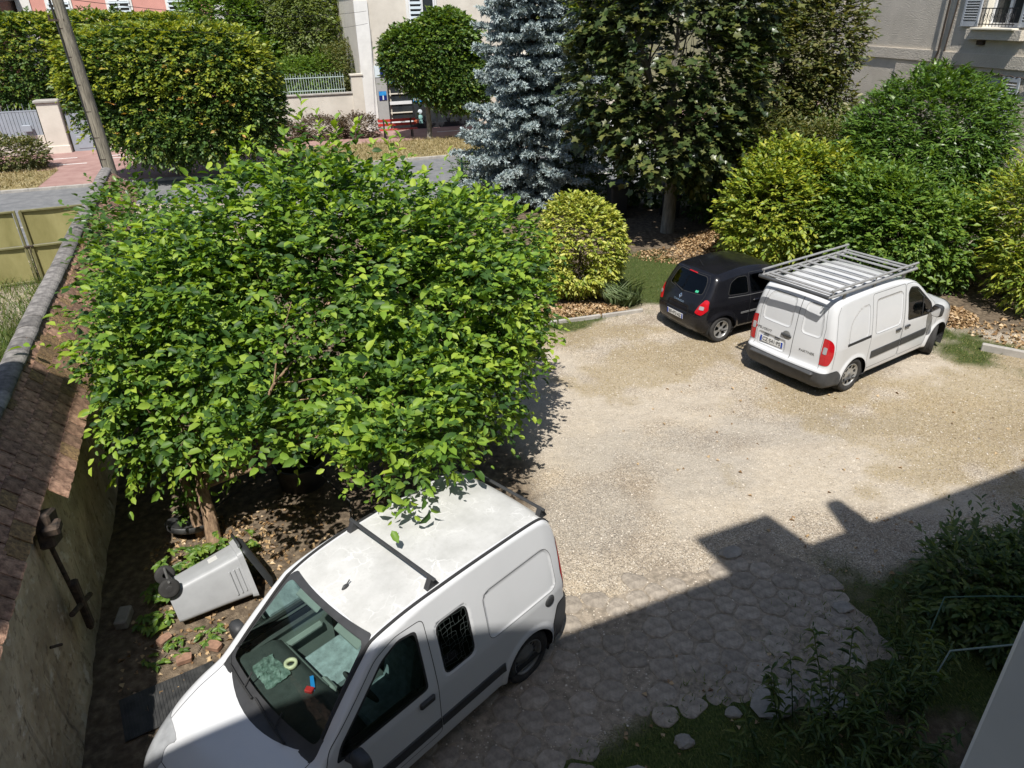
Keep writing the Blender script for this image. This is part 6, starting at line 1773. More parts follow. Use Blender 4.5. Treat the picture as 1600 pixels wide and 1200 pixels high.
    # roof bars
    for xb in (.20, 1.62):
        b = empty('roof_bar', (0, 0, 0), parent=root)
        zt = float(body.surf([xb], [0.], 'top')[0][2]) + .075
        bar = MB(); bar.box((xb, 0, zt), (.034, 1.24, .026), bev=.007); bar.build('crossbar', M_plastic, b)
        for sg in (1, -1):
            f = MB(); zz = float(body.surf([xb], [sg * .565], 'top')[0][2])
            f.prism([(-.07, 0), (.07, 0), (.045, .045), (.02, zt - zz + .004), (-.02, zt - zz + .004), (-.045, .045)], .055,
                    Matrix.Translation((xb, sg * .565 + .027, zz - .004)) @ Matrix.Rotation(math.radians(90), 4, 'X'))
            f.build('bar_foot', M_plastic, b)
    an = MB(); za = float(body.surf([2.12], [0.0], 'top')[0][2])
    an.lathe([(0.0, .03), (.012, .028), (.022, .0)], 12, Matrix.Translation((2.12, 0, za)) @ Matrix.Diagonal((1.9, .8, 1, 1)))
    an.tube([(2.11, 0, za + .02), (2.07, 0, za + .055)], .006, 6); an.build('aerial_base', M_plastic, root)
    for x in (.66, 3.26):
        for sg in (1, -1): wheel(root, x, sg * .735, .30, sg, 'steel', w=.17)
    wheel_wells(root, body, (.66, 3.26), .36, .45, .80)
    # interior
    cab = empty('cabin', (0, 0, 0), parent=root)
    fl = MB(); fl.box((2.3, 0, .40), (1.35, 1.42, .05)); fl.box((1.79, 0, .98), (.03, 1.36, 1.15)); fl.build('floor', M_int_dark, cab)
    for sg in (1, -1):
        dc = MB(); dc.box((2.38, sg * .755, .70), (.92, .05, .56), bev=.02); dc.box((2.35, sg * .715, .80), (.60, .07, .07), bev=.025)
        dc.build('door_card', M_int_grey, cab)
        db = MB(); db.box((2.40, sg * .735, .985), (.80, .05, .05), bev=.02); db.build('door_sill', M_int_dark, cab)
    # dashboard: lofted
    da = MB(); Y = np.linspace(-.70, .70, 15); prof = [(2.50, .55), (2.46, .78), (2.50, .93), (2.58, .985), (2.75, 1.0), (2.95, 1.03), (3.05, 1.06), (3.05, .55)]
    V = []
    for y in Y:
        hump = .07 * math.exp(-((y - .36) / .2) ** 2)
        for k, (x, z) in enumerate(prof):
            V.append((x - .10 * (y / .7) ** 2 * (x > 2.9), y, z + (hump if k in (2, 3, 4) else 0)))
    n = len(prof); da.add(V, [(i * n + k, i * n + k + 1, (i + 1) * n + k + 1, (i + 1) * n + k) for i in range(14) for k in range(n - 1)], True)
    da.add(V[:n], [list(range(n))]); da.add(V[-n:], [list(range(n))[::-1]])
    da.build('dashboard', M_int_dark, cab)
    tr = MB(); tr.box((2.50, -.30, .90), (.05, .75, .05), bev=.02); tr.box((2.46, 0, .70), (.10, .22, .35), bev=.03); tr.build('dashboard_trim', M_int_grey, cab)
    steering(cab, 2.33, .36, 1.0)
    seat(cab, 2.12, .36, .50, M_seat, 1.0, .24); seat(cab, 2.12, -.36, .50, M_seat, 1.0, .24)
    for (y, z) in ((.3, 1.60), (-.3, 1.60)):
        v = MB(); v.box((2.30, y, z), (.15, .34, .018), bev=.008, rot=Matrix.Rotation(.5, 3, 'Y')); v.build('sun_visor', M_int_grey, cab)
    # things left on the dashboard
    def dz(x, y): return 1.005 + (x - 2.75) * .15 + .07 * math.exp(-((y - .36) / .2) ** 2) * (x < 2.8)
    bag = MB(); r_ = random.Random(8); n = 9
    V = [(2.80 + .24 * (i / n - .5) + r_.uniform(-.012, .012), -.36 + .34 * (j / n - .5) + r_.uniform(-.012, .012), dz(2.82, -.3) + .008 + .05 * r_.random() * math.sin(math.pi * i / n) * math.sin(math.pi * j / n)) for i in range(n + 1) for j in range(n + 1)]
    bag.add(V, [(i * (n + 1) + j, i * (n + 1) + j + 1, (i + 1) * (n + 1) + j + 1, (i + 1) * (n + 1) + j) for i in range(n) for j in range(n)])
    o = bag.build('plastic_bag', mat('crumpled_clear_plastic', (.45, .60, .54), .12, var=.5, scale=22, c2=(.05, .09, .07)), None)
    o.matrix_world = root.matrix_basis; tag(o, 'crumpled clear plastic bag on the dashboard of the near white van', 'bag')
    things = [('tape_roll', (.62, .60, .40), (2.62, -.30), 'cream roll of tape on the dashboard of the near white van', 'tape'),
              ('blue_cutter', (.02, .22, .55), (2.60, .02), 'bright blue cutter lying on the dashboard', 'tool'),
              ('red_box', (.45, .03, .03), (2.66, .07), 'small red box lying beside the blue cutter on the dashboard', 'box')]
    for nm, col, (x, y), lab_, cat_ in things:
        t = MB()
        if nm == 'tape_roll': t.lathe([(.035, 0), (.06, 0), (.06, .045), (.035, .045)], 20, Matrix.Translation((x, y, dz(x, y) + .005)), close=True)
        elif nm == 'blue_cutter':
            t.prism([(-.08, -.016), (.05, -.018), (.085, -.006), (.085, .01), (.05, .018), (-.08, .016)], .02, Matrix.Translation((x, y, dz(x, y) + .006)) @ Matrix.Rotation(1.1, 4, 'Z'))
        else: t.box((x, y, dz(x, y) + .02), (.055, .075, .035), .5, bev=.006)
        o = t.build(nm if nm != 'red_box' else 'small_box', mat(nm + '_surface', col, .4, var=.1), None)
        o.matrix_world = root.matrix_basis; tag(o, lab_, cat_)
    return root, body

# ---- white van with the roof rack -----------------------------------
def rack_van():
    root = empty('parked_van', (4.88, 11.50, 0), .569, 'white van with aluminium roof rack parked beside the black hatchback', 'van')
    L = 4.38
    top = [(.06, .24), (.0, .34), (-.02, .46), (-.01, .56), (.045, .62), (.055, .85), (.075, 1.10), (.11, 1.45), (.17, 1.66), (.26, 1.765), (.45, 1.80), (1.1, 1.825), (1.7, 1.825), (2.14, 1.79), (2.49, 1.71), (2.69, 1.60),
           (3.04, 1.33), (3.32, 1.145), (3.46, 1.10), (3.85, 1.03), (4.13, .93), (4.29, .80), (4.36, .62), (4.38, .48), (4.35, .32), (4.25, .22)]
    def W(x, z):
        w = .895 - .16 * np.clip((z - .92) / .88, 0, 1.2) ** 1.3 - .03 * np.clip((.5 - z) / .3, 0, 1) ** 2
        return w - .22 * sstep(3.4, 4.5, x) ** 1.4 - .07 * sstep(.45, -.15, x)
    def rad(x, z): return .06 + .10 * sstep(3.2, 3.9, x) + .05 * sstep(.3, .0, x)
    rl = rpoly([(-.02 - .06, 1.12), (.60, 1.12), (.585, 1.45), (.50, 1.66), (-.08, 1.68)], .10)   # big left leaf (y > -0.12)
    rl = rpoly([(-.02, 1.10), (.62, 1.10), (.60, 1.45), (.50, 1.66), (-.02, 1.67)], .10)
    rr = rpoly([(-.22, 1.10), (-.62, 1.10), (-.60, 1.45), (-.50, 1.66), (-.22, 1.67)], .10)[::-1]
    sl = rpoly([(1.29, .98), (2.04, .98), (2.10, 1.10), (2.10, 1.55), (2.02, 1.61), (1.29, 1.61)], .09)
    sq = rpoly([(.50, .98), (1.10, .98), (1.10, 1.60), (.80, 1.55), (.56, 1.35)], .12)
    pl = rpoly([(.62, .62), (.02, .62), (.02, .86), (.62, .86)][::-1], .05)
    body = Body(L, top, W, rad, crown=.05, kf=.13, kr=.06, step=.026,
                recess=[('rear', rl, .012, .035), ('rear', rr, .012, .035), ('side', sl, .010, .03), ('side', sq, .007, .03), ('rear', pl, .018, .03)],
                flares=[(.80, .31, .36, .028, .09), (3.50, .31, .36, .028, .09)])
    A = .365
    door = rpoly([(2.18, .34), (3.04, .34), (3.10, .62), (3.20, .95), (3.16, 1.18), (2.64, 1.60), (2.44, 1.68), (2.18, 1.70)], .06)
    sdoor = rpoly([(1.18, .34), (2.16, .34), (2.16, 1.71), (1.18, 1.72)], .05)
    win = rpoly([(2.31, 1.02), (2.28, 1.52), (2.34, 1.60), (2.54, 1.56), (3.02, 1.17), (3.06, 1.05), (2.96, .99)], .06)
    winf = rpoly([(2.29, 1.0), (2.25, 1.53), (2.33, 1.625), (2.55, 1.585), (3.05, 1.18), (3.10, 1.04), (2.98, .965)], .06)
    ws = rpoly([(-.66, 1.16), (.66, 1.16), (.56, 1.66), (-.56, 1.66)], .06)
    wsf = rpoly([(-.72, 1.10), (.72, 1.10), (.60, 1.70), (-.60, 1.70)], .06)
    panels = [
        dict(part='door', sided=True, view='side', poly=door, nmin=.3),
        dict(part='sliding_door', sided=True, view='side', poly=sdoor, nmin=.3),
        dict(part='rear_door_left', view='rear', poly=rpoly([(-.11, .56), (.74, .56), (.66, 1.70), (-.11, 1.72)], .06)),
        dict(part='rear_door_right', view='rear', poly=rpoly([(-.74, .56), (-.12, .56), (-.12, 1.72), (-.66, 1.70)], .06)),
        dict(part='windscreen_frame', view='front', poly=wsf, where=lambda c: c[:, 0] < 3.45),
        dict(part='windscreen', view='front', poly=ws, where=lambda c: c[:, 0] < 3.45),
        dict(part='window_seal', sided=True, view='side', poly=winf, nmin=.3),
        dict(part='window', sided=True, view='side', poly=win, nmin=.3),
        dict(part='rear_bumper', view='side', facing=False, poly=rpoly([(-.2, .1), (.42, .1), (.42, .46), (.33, .545), (-.2, .52)], .04)),
        dict(part='front_bumper', view='side', facing=False, poly=rpoly([(3.9, .1), (4.6, .1), (4.6, .56), (4.1, .52), (3.9, .40)], .04)),
        dict(part='tail_light', sided=True, view='side', facing=False, poly=rpoly([(-.1, .66), (.12, .66), (.17, .84), (.17, 1.06), (.12, 1.15), (-.1, 1.15)], .05), where=lambda c: np.abs(c[:, 1]) > .685),
        dict(part='headlight', sided=True, view='side', facing=False, poly=rpoly([(3.92, .80), (4.24, .72), (4.32, .82), (4.14, .97), (3.84, 1.01)], .05), where=lambda c: np.abs(c[:, 1]) > .42),
        dict(part='hole', view='side', facing=False, poly=arch_poly(.80, A, .31), where=lambda c: np.abs(c[:, 1]) > .55),
        dict(part='hole', view='side', facing=False, poly=arch_poly(3.50, A, .31), where=lambda c: np.abs(c[:, 1]) > .55),
    ]
    P = cut_body(body, panels)
    shell('body', P['body'], M_white, root)
    if 'underbody' in P: shell('underbody', P['underbody'], M_seam, root)
    shell('windscreen_frame', P['windscreen_frame'], M_plastic, root, -.002)
    shell('windscreen', P['windscreen'], M_glass, root, -.004)
    shell('rear_bumper', P['rear_bumper'], M_grey_plastic, root, .012)
    shell('front_bumper', P['front_bumper'], M_grey_plastic, root, .008)
    bs = MB(); bs.box((-.035, 0, .49), (.09, 1.34, .06), bev=.025); bs.build('bumper_step', M_grey_plastic, root)
    rdl = shell('rear_door', P['rear_door_left'], M_white, root); rdr = shell('rear_door', P['rear_door_right'], M_white, root)
    hd = MB(); Ph = body.surf([.03], [.96], 'rear')[0]; hd.box((Ph[0] - .012, .03, .96), (.035, .22, .055), bev=.018); hd.build('handle', M_plastic, rdl)
    hp = MB(); hp.lathe([(0, .006), (.075, .006), (.085, 0)], 20, Matrix.Translation(Vector(Ph) + Vector((.0, 0, .0))) @ Matrix.Rotation(math.radians(-90), 4, 'Y')); hp.build('handle_cup', M_steel, rdl)
    plate(rdl, body, .32, .735, 'CZ·541·PS', .50, .115)
    for yy in (.20, .44):
        pl2 = MB(); q = body.surf([yy], [.845], 'rear')[0]; pl2.box((q[0] - .01, yy, .845), (.02, .11, .022), bev=.006)
        pl2.build('plate_lamp', M_plastic, rdl)
    letters(rdl, body, .50, .925, 'PEUGEOT', .062, M_steel, spacing=1.15)
    letters(rdr, body, -.42, .80, 'PARTNER', .062, M_steel, spacing=1.15)
    sm = MB(); strip(sm, body, [(-.115, .575), (-.115, 1.71)], 'rear', .010)
    strip(sm, body, [(-.69, .58), (-.66, .95), (-.665, 1.30), (-.60, 1.66), (.60, 1.66), (.665, 1.30), (.66, .95), (.69, .58)], 'rear', .006)
    for q in (rl, rr, pl): strip(sm, body, q, 'rear', .003, closed=True)
    sm.build('panel_gap', M_seam, root)
    for s_, sg in (('l', 1), ('r', -1)):
        d = shell('door', P['door|' + s_], M_white, root); sd = shell('sliding_door', P['sliding_door|' + s_], M_white, root)
        shell('window_seal', P['window_seal|' + s_], M_seam, d, -.002); shell('window', P['window|' + s_], M_glass_side, d, -.004)
        bar = MB(); strip(bar, body, [(2.76, 1.39), (2.76, .985)], 'side', .03, sg=sg, off=.003); bar.build('window_bar', M_seam, d)
        handle(d, body, 2.30, .90, sg); handle(sd, body, 2.02, .90, sg)
        mirror(d, body, 2.98, 1.03, sg, sx=.14, sy=.20, sz=.24)
        tl = shell('tail_light', P['tail_light|' + s_], M_red, root, .008)
        cl = MB(); q = body.surf([sg * .745], [.93], 'rear')[0]; N = Vector(body.normal(q[None])[0]); rt = Vector((0, 0, 1)).cross(N).normalized()
        Mx = Matrix((rt, N.cross(rt), N)).transposed().to_4x4(); Mx.translation = Vector(q) + N * .010
        cl.prism(rpoly([(-.036, -.06), (.036, -.06), (.036, .065), (-.036, .065)], .02), .004, Mx)
        cl.build('reversing_lens', M_clear, tl)
        shell('headlight', P['headlight|' + s_], M_clear, root, .004)
        sm = MB()
        strip(sm, body, door, 'side', .007, sg=sg, closed=True); strip(sm, body, sdoor, 'side', .007, sg=sg, closed=True)
        strip(sm, body, sl, 'side', .004, sg=sg, closed=True); strip(sm, body, sq[:14], 'side', .004, sg=sg)
        strip(sm, body, [(3.30, .70), (3.34, .92), (3.28, 1.08)], 'side', .006, sg=sg)
        strip(sm, body, [(.20, .60), (.21, 1.2), (.235, 1.55), (.30, 1.68)], 'side', .006, sg=sg)
        sm.build('panel_gap', M_seam, root)
        rs = MB(); strip(rs, body, [(1.27, .595), (2.15, .605)], 'side', .15, sg=sg, thick=.014); rs.build('rub_strip', M_plastic, sd)
        rs = MB(); strip(rs, body, [(2.19, .605), (3.01, .62)], 'side', .15, sg=sg, thick=.014); rs.build('rub_strip', M_plastic, d)
        rl_ = MB(); strip(rl_, body, [(.50, .975), (1.17, .985)], 'side', .05, sg=sg, off=.004); rl_.build('door_rail', M_seam, root)
        ind = MB(); strip(ind, body, [(3.38, .86), (3.44, .86)], 'side', .03, sg=sg, off=.006); ind.build('indicator', M_clear, root)
    for x in (.80, 3.50):
        for sg in (1, -1): wheel(root, x, sg * .785, .32, sg, 'partner', steer=(0 if x < 1 else math.radians(26)), w=.20)
    wheel_wells(root, body, (.80, 3.50), .375, .46, .86)
    cab = empty('cabin', (0, 0, 0), parent=root)
    fl = MB(); fl.box((2.59, 0, .42), (1.1, 1.5, .05)); fl.box((2.10, 0, 1.0), (.03, 1.44, 1.2)); fl.build('floor', M_int_dark, cab)
    da = MB(); da.box((3.09, 0, .92), (.5, 1.45, .32), bev=.10); da.build('dashboard', M_int_dark, cab)
    steering(cab, 2.74, .38, 1.03); seat(cab, 2.52, .38, .52, M_seat_dark); seat(cab, 2.52, -.38, .52, M_seat_dark)
    # roof rack: a thing clamped on the roof
    rk = empty('roof_rack', (4.88, 11.50, 0), .569, 'aluminium roof rack with cross slats on the white van beside the black car', 'roof rack')
    z0 = 1.905
    def rp(x): return z0 - .0 * x
    for sg in (1, -1):
        for (yy, zz, r_) in ((.70, z0, .024), (.70, z0 + .105, .021), (.64, z0 - .02, .017)):
            b = MB(); b.tube([(.02, sg * yy, zz), (2.52, sg * yy, zz)], r_, 8); b.build('side_rail', M_alu, rk)
        for xx in (.06, 1.25, 2.45):
            b = MB(); b.tube([(xx, sg * .70, z0), (xx, sg * .70, z0 + .105)], .014, 6); b.build('rail_post', M_alu, rk)
        for xx in (.45, 1.3, 2.2):
            zz = float(body.surf([xx], [sg * .66], 'top')[0][2])
            b = MB(); b.box((xx, sg * .665, (zz + z0) / 2 - .012), (.07, .03, z0 - zz + .0), bev=.006); b.build('clamp_foot', M_steel, rk)
    for k, xx in enumerate((.10, .22, .45, .72, 1.0, 1.28, 1.56, 1.84, 2.12, 2.34, 2.49)):
        b = MB(); b.box((xx, 0, z0 + .012), (.052 if 0 < k < 10 else .04, 1.42, .026), bev=.006); b.build('cross_slat', M_alu, rk)
    ro = MB(); ro.tube([(-.05, -.70, z0 + .01), (-.05, .70, z0 + .01)], .032, 12); ro.build('loading_roller', M_grey_plastic, rk)
    for sg in (1, -1):
        b = MB(); b.tube([(.06, sg * .70, z0), (-.05, sg * .70, z0 + .01)], .016, 6); b.build('roller_bracket', M_alu, rk)
    return root, body

# ---- small black hatchback -------------------------------------------
def hatchback():
    root = empty('parked_car', (3.47, 13.86, 0), .471, 'small black three-door hatchback parked beside the white van with the rack', 'car')
    L = 3.6
    top = [(.10, .24), (.03, .34), (.0, .48), (.01, .62), (.05, .74), (.10, .86), (.17, .98), (.27, 1.14), (.37, 1.30), (.44, 1.375), (.56, 1.415), (.9, 1.455), (1.3, 1.47), (1.7, 1.445), (2.02, 1.375),
           (2.35, 1.20), (2.72, .99), (2.85, .95), (3.1, .88), (3.32, .79), (3.48, .66), (3.555, .50), (3.56, .38), (3.50, .24)]
    def W(x, z):
        w = .825 - .215 * np.clip((z - .80) / .66, 0, 1.2) ** 1.25 - .04 * np.clip((.5 - z) / .3, 0, 1) ** 2
        return w - .20 * sstep(2.7, 3.75, x) ** 1.3 - .16 * sstep(.85, -.25, x) ** 1.3
    def rad(x, z): return .10 + .08 * sstep(2.6, 3.3, x) + .05 * sstep(.4, .05, x)
    body = Body(L, top, W, rad, crown=.09, kf=.18, kr=.14, step=.026, flares=[(.56, .28, .33, .03, .11), (2.93, .28, .33, .03, .11)],
                recess=[('rear', rpoly([(-.34, .56), (.34, .56), (.32, .74), (-.32, .74)], .05), .012, .04)])
    A = .325
    rw = rpoly([(-.50, 1.0), (0, .965), (.50, 1.0), (.47, 1.22), (.40, 1.325), (-.40, 1.325), (-.47, 1.22)], .06)
    qw = rpoly([(.66, 1.0), (1.20, .965), (1.20, 1.30), (.95, 1.31), (.76, 1.23)], .06)
    dw = rpoly([(1.27, .96), (1.27, 1.31), (1.65, 1.30), (1.95, 1.20), (2.38, .97), (2.36, .93)], .05)
    door = rpoly([(1.24, .30), (2.28, .30), (2.42, .60), (2.44, .95), (2.0, 1.23), (1.66, 1.345), (1.24, 1.355)], .06)
    ws = rpoly([(-.60, 1.0), (.60, 1.0), (.48, 1.335), (-.48, 1.335)], .06)
    panels = [
        dict(part='door', sided=True, view='side', poly=door, nmin=.3),
        dict(part='rear_window', view='rear', poly=rw),
        dict(part='quarter_window', sided=True, view='side', poly=qw, nmin=.25),
        dict(part='window', sided=True, view='side', poly=dw, nmin=.25),
        dict(part='windscreen', view='front', poly=ws, where=lambda c: c[:, 0] < 2.9),
        dict(part='rear_bumper', view='side', facing=False, poly=rpoly([(-.2, .1), (.22, .1), (.20, .45), (.14, .60), (-.2, .575)], .04)),
        dict(part='tail_light', sided=True, view='rear', poly=rpoly([(.50, .66), (.66, .63), (.735, .75), (.70, .92), (.63, .95), (.55, .80)], .04)),
        dict(part='tail_light', sided=True, view='rear', poly=rpoly([(-.50, .66), (-.66, .63), (-.735, .75), (-.70, .92), (-.63, .95), (-.55, .80)], .04)),
        dict(part='hole', view='side', facing=False, poly=arch_poly(.56, A, .28), where=lambda c: np.abs(c[:, 1]) > .5),
        dict(part='hole', view='side', facing=False, poly=arch_poly(2.93, A, .28), where=lambda c: np.abs(c[:, 1]) > .5),
    ]
    P = cut_body(body, panels)
    shell('body', P['body'], M_black_paint, root)
    if 'underbody' in P: shell('underbody', P['underbody'], M_seam, root)
    shell('rear_bumper', P['rear_bumper'], M_black_paint, root, .006)
    rwo = shell('rear_window', P['rear_window'], M_glass_dark, root, -.003)
    shell('windscreen', P['windscreen'], M_glass_side, root, -.003)
    for s_, sg in (('l', 1), ('r', -1)):
        d = shell('door', P['door|' + s_], M_black_paint, root)
        shell('window', P['window|' + s_], M_glass_dark, d, -.003); shell('quarter_window', P['quarter_window|' + s_], M_glass_dark, root, -.003)
        tl = shell('tail_light', P['tail_light|' + s_], M_red, root, .008)
        cl = MB(); q = body.surf([sg * .625], [.775], 'rear')[0]; N = Vector(body.normal(q[None])[0])
        up = Vector((0, 0, 1)); rt = up.cross(N).normalized()
        Mx = Matrix((rt, N.cross(rt), N)).transposed().to_4x4(); Mx.translation = Vector(q) + N * .010
        cl.prism([(p[0], p[1]) for p in rpoly([(-.055, -.035), (.05, -.035), (.055, .04), (-.05, .04)], .02)], .004, Mx)
        cl.build('reversing_lens', M_clear, tl)
        handle(d, body, 1.40, .80, sg, M_black_paint); mirror(d, body, 2.28, .93, sg, M_black_paint, sx=.12, sy=.17, sz=.14)
        sm = MB(); strip(sm, body, door, 'side', .007, sg=sg, closed=True); strip(sm, body, qw, 'side', .012, sg=sg, closed=True); sm.build('panel_gap', M_seam, root)
        gm = MB(); strip(gm, body, [(.66, .955), (1.2, .925), (2.3, .905)], 'side', .010, sg=sg, off=.003); gm.build('waist_trim', M_steel, root)
        rs = MB(); strip(rs, body, [(1.02, .57), (1.23, .57)], 'side', .04, sg=sg, thick=.012); strip(rs, body, [(1.26, .57), (2.25, .57)], 'side', .04, sg=sg, thick=.012); rs.build('rub_strip', M_steel, root)
    sm = MB(); strip(sm, body, [(-.62, .60), (.62, .60)], 'rear', .008); strip(sm, body, rw, 'rear', .014, closed=True)
    strip(sm, body, [(-.52, .62), (-.53, .80), (-.57, 1.0), (-.52, 1.25), (-.44, 1.355), (.44, 1.355), (.52, 1.25), (.57, 1.0), (.53, .80), (.52, .62)], 'rear', .006)
    sm.build('panel_gap', M_seam, root)
    q = body.surf([.0], [1.335], 'rear')[0]
    bl = MB(); bl.box((q[0] - .005, 0, q[2]), (.03, .24, .028), bev=.01); bl.build('brake_light', M_red, root)
    wp = MB(); a = body.surf([.0, .06, .2, .34], [.965, .98, 1.005, 1.03], 'rear') + np.array([-.022, 0, .0])
    wp.tube([tuple(p) for p in a], [.02, .012, .009, .006], 6); wp.build('wiper', M_seam, root)
    stc = MB(); qa = body.surf([-.38, -.30, -.30, -.38], [1.015, 1.01, 1.05, 1.055], 'rear') + np.array([-.004, 0, 0]); stc.add([tuple(p) for p in qa], [(0, 1, 2, 3)])
    stc.build('window_sticker', mat('green_sticker', (.05, .4, .22), .5), rwo)
    plate(root, body, 0, .50, 'BS·473·AZ', .50, .11, off=.014)
    letters(root, body, 0, .775, 'TWINGO', .055, M_chrome, spacing=1.35)
    q = body.surf([0.], [.865], 'rear')[0]; N = Vector(body.normal(q[None])[0]); rt = Vector((0, 0, 1)).cross(N).normalized()
    Mx = Matrix((rt, N.cross(rt), N)).transposed().to_4x4(); Mx.translation = Vector(q) + N * .004
    em = MB(); em.T = Mx
    o_, i_ = [(0, .062), (-.043, 0), (0, -.062), (.043, 0)], [(0, .030), (-.020, 0), (0, -.030), (.020, 0)]
    V = [(p[0], p[1], .0) for p in o_] + [(p[0] * .9, p[1] * .9, .012) for p in o_] + [(p[0], p[1], .012) for p in i_] + [(p[0], p[1], 0) for p in i_]
    em.add(V, [(r * 4 + k, r * 4 + (k + 1) % 4, (r + 1) * 4 + (k + 1) % 4, (r + 1) * 4 + k) for r in range(3) for k in range(4)])
    em.build('emblem', M_chrome, root)
    an = MB(); za = float(body.surf([.62], [0.], 'top')[0][2]); an.tube([(.62, 0, za), (.50, 0, za + .16)], [.008, .003], 6); an.build('aerial', M_plastic, root)
    for x in (.56, 2.93):
        for sg in (1, -1): wheel(root, x, sg * .725, .285, sg, 'twingo', w=.17)
    wheel_wells(root, body, (.56, 2.93), .335, .42, .79)
    cab = empty('cabin', (0, 0, 0), parent=root)
    fl = MB(); fl.box((1.5, 0, .40), (2.1, 1.2, .05)); fl.box((.45, 0, .78), (.4, 1.0, .05)); fl.build('floor', M_int_dark, cab)
    da = MB(); da.box((2.45, 0, .80), (.4, 1.25, .28), bev=.08); da.build('dashboard', M_int_dark, cab)
    for (x, y) in ((1.75, .34), (1.75, -.34), (.95, .28), (.95, -.28)): seat(cab, x, y, .38, M_seat_dark, .92)
    steering(cab, 2.05, .34, .88)
    return root, body
KV, KB = near_van()
RV, RB = rack_van()
HV, HB = hatchback()
# ------------------------------------------------------------------ cobbled paving near the house
def clip_poly(poly, px, py, nx, ny):
    out = []
    for i in range(len(poly)):
        a, b = poly[i], poly[(i + 1) % len(poly)]
        da = (a[0] - px) * nx + (a[1] - py) * ny; db = (b[0] - px) * nx + (b[1] - py) * ny
        if da <= 0: out.append(a)
        if (da < 0) != (db < 0) and abs(da - db) > 1e-9:
            t = da / (da - db); out.append((a[0] + (b[0] - a[0]) * t, a[1] + (b[1] - a[1]) * t))
    return out
M_sett = mat('worn_sandstone_sett', (.25, .215, .175), .92, var=.3, scale=9, c2=(.38, .33, .27), bump=.6, bscale=30, obj_var=.14)
M_bed = mat('dusty_joint_soil', (.225, .19, .145), .95, var=.35, scale=12, c2=(.37, .31, .24), bump=.6, bscale=50)
r_ = random.Random(210)
pts = []
ca, sa = math.cos(R(23)), math.sin(R(23))
for i in range(-9, 18):
    for j in range(-2, 13):
        u, v = (i + (.5 if j % 2 else 0)) * .30 + r_.uniform(-.07, .07), j * .245 + r_.uniform(-.055, .055)
        pts.append((.0 + u * ca - v * sa, 3.75 + u * sa + v * ca))
def in_paving(x, y):
    t = (x * -.39 + y * .92)      # distance in front of the house
    w = x * .92 + y * .39
    return 3.35 < t < 5.4 + .2 * math.sin(w * 2.3) and .6 < w < 5.8 + .25 * math.sin(t * 3.1) and (x - 2.0) ** 2 / 3.4 + (y - 3.5) ** 2 / 1.55 > 1.0 + .3 * math.sin(x * 4.1 + y * 2.3)
pav = MB(); pav.T = FM
bx = [(.4, 3.3), (6.0, 3.3), (6.0, 5.3), (.4, 5.5)]
nx_ = 80; ny_ = 36; V = []
W_, T_ = np.meshgrid(np.linspace(.3, 6.3, nx_ + 1), np.linspace(3.0, 5.75, ny_ + 1), indexing='ij')
PX = W_ * FE.x + T_ * FN.x; PY = W_ * FE.y + T_ * FN.y
edge = np.minimum(np.minimum(W_ - .35, 6.1 - W_), np.minimum(T_ - 3.05, 5.6 - T_)) + .34 * fnoise(PX * 1.7, PY * 1.7, 88)
ell = np.sqrt((PX - 2.0) ** 2 / 3.4 + (PY - 3.5) ** 2 / 1.55) + .22 * fnoise(PX * 2.6, PY * 2.6, 89)
msk = sstep(0, .28, edge) * sstep(.92, 1.12, ell)
PZ = yard_height(PX, PY) - .016 + .019 * msk - .05 * (np.minimum(np.minimum(W_ - .3, 6.3 - W_), np.minimum(T_ - 3.0, 5.75 - T_)) < .01)
V = np.stack([W_, T_, PZ], -1).reshape(-1, 3).tolist()
pav.add(V, [(i * (ny_ + 1) + j, (i + 1) * (ny_ + 1) + j, (i + 1) * (ny_ + 1) + j + 1, i * (ny_ + 1) + j + 1) for i in range(nx_) for j in range(ny_)], True)
pv = pav.build('paving', M_bed); tag(pv, kind='structure')
cnt = 0
for k, (x, y) in enumerate(pts):
    if not in_paving(x, y) or r_.random() < .10: continue
    poly = [(x - .4, y - .4), (x + .4, y - .4), (x + .4, y + .4), (x - .4, y + .4)]
    for (x2, y2) in pts:
        d = math.hypot(x2 - x, y2 - y)
        if 0 < d < .9: poly = clip_poly(poly, (x + x2) / 2, (y + y2) / 2, (x2 - x) / d, (y2 - y) / d)
    if len(poly) < 3: continue
    cx = sum(p[0] for p in poly) / len(poly); cy = sum(p[1] for p in poly) / len(poly)
    poly = rpoly([(cx + (p[0] - cx) * .92, cy + (p[1] - cy) * .92) for p in poly], .04, 2)
    zb = float(yard_height(np.array([cx]), np.array([cy]))[0])
    sunk = r_.random() < .18
    zt = zb + (.0105 if not sunk else .004) + r_.uniform(-.004, .004); tx, ty = r_.uniform(-.02, .02), r_.uniform(-.02, .02)
    n = len(poly); V = []
    for sc, dz in ((1.0, -.03), (1.0, -.006), (.93, .0), (.6, .004)):
        for p in poly:
            qx, qy = (p[0] - cx) * sc, (p[1] - cy) * sc
            V.append((qx, qy, dz + qx * tx + qy * ty + r_.uniform(-.0015, .0015)))
    F = [(a * n + i, a * n + (i + 1) % n, (a + 1) * n + (i + 1) % n, (a + 1) * n + i) for a in range(3) for i in range(n)] + [list(range(3 * n, 4 * n))]
    b = MB(); b.add(V, F, True); o = b.build('paving_stone', M_sett, pv); o.location = (cx, cy, zt); cnt += 1
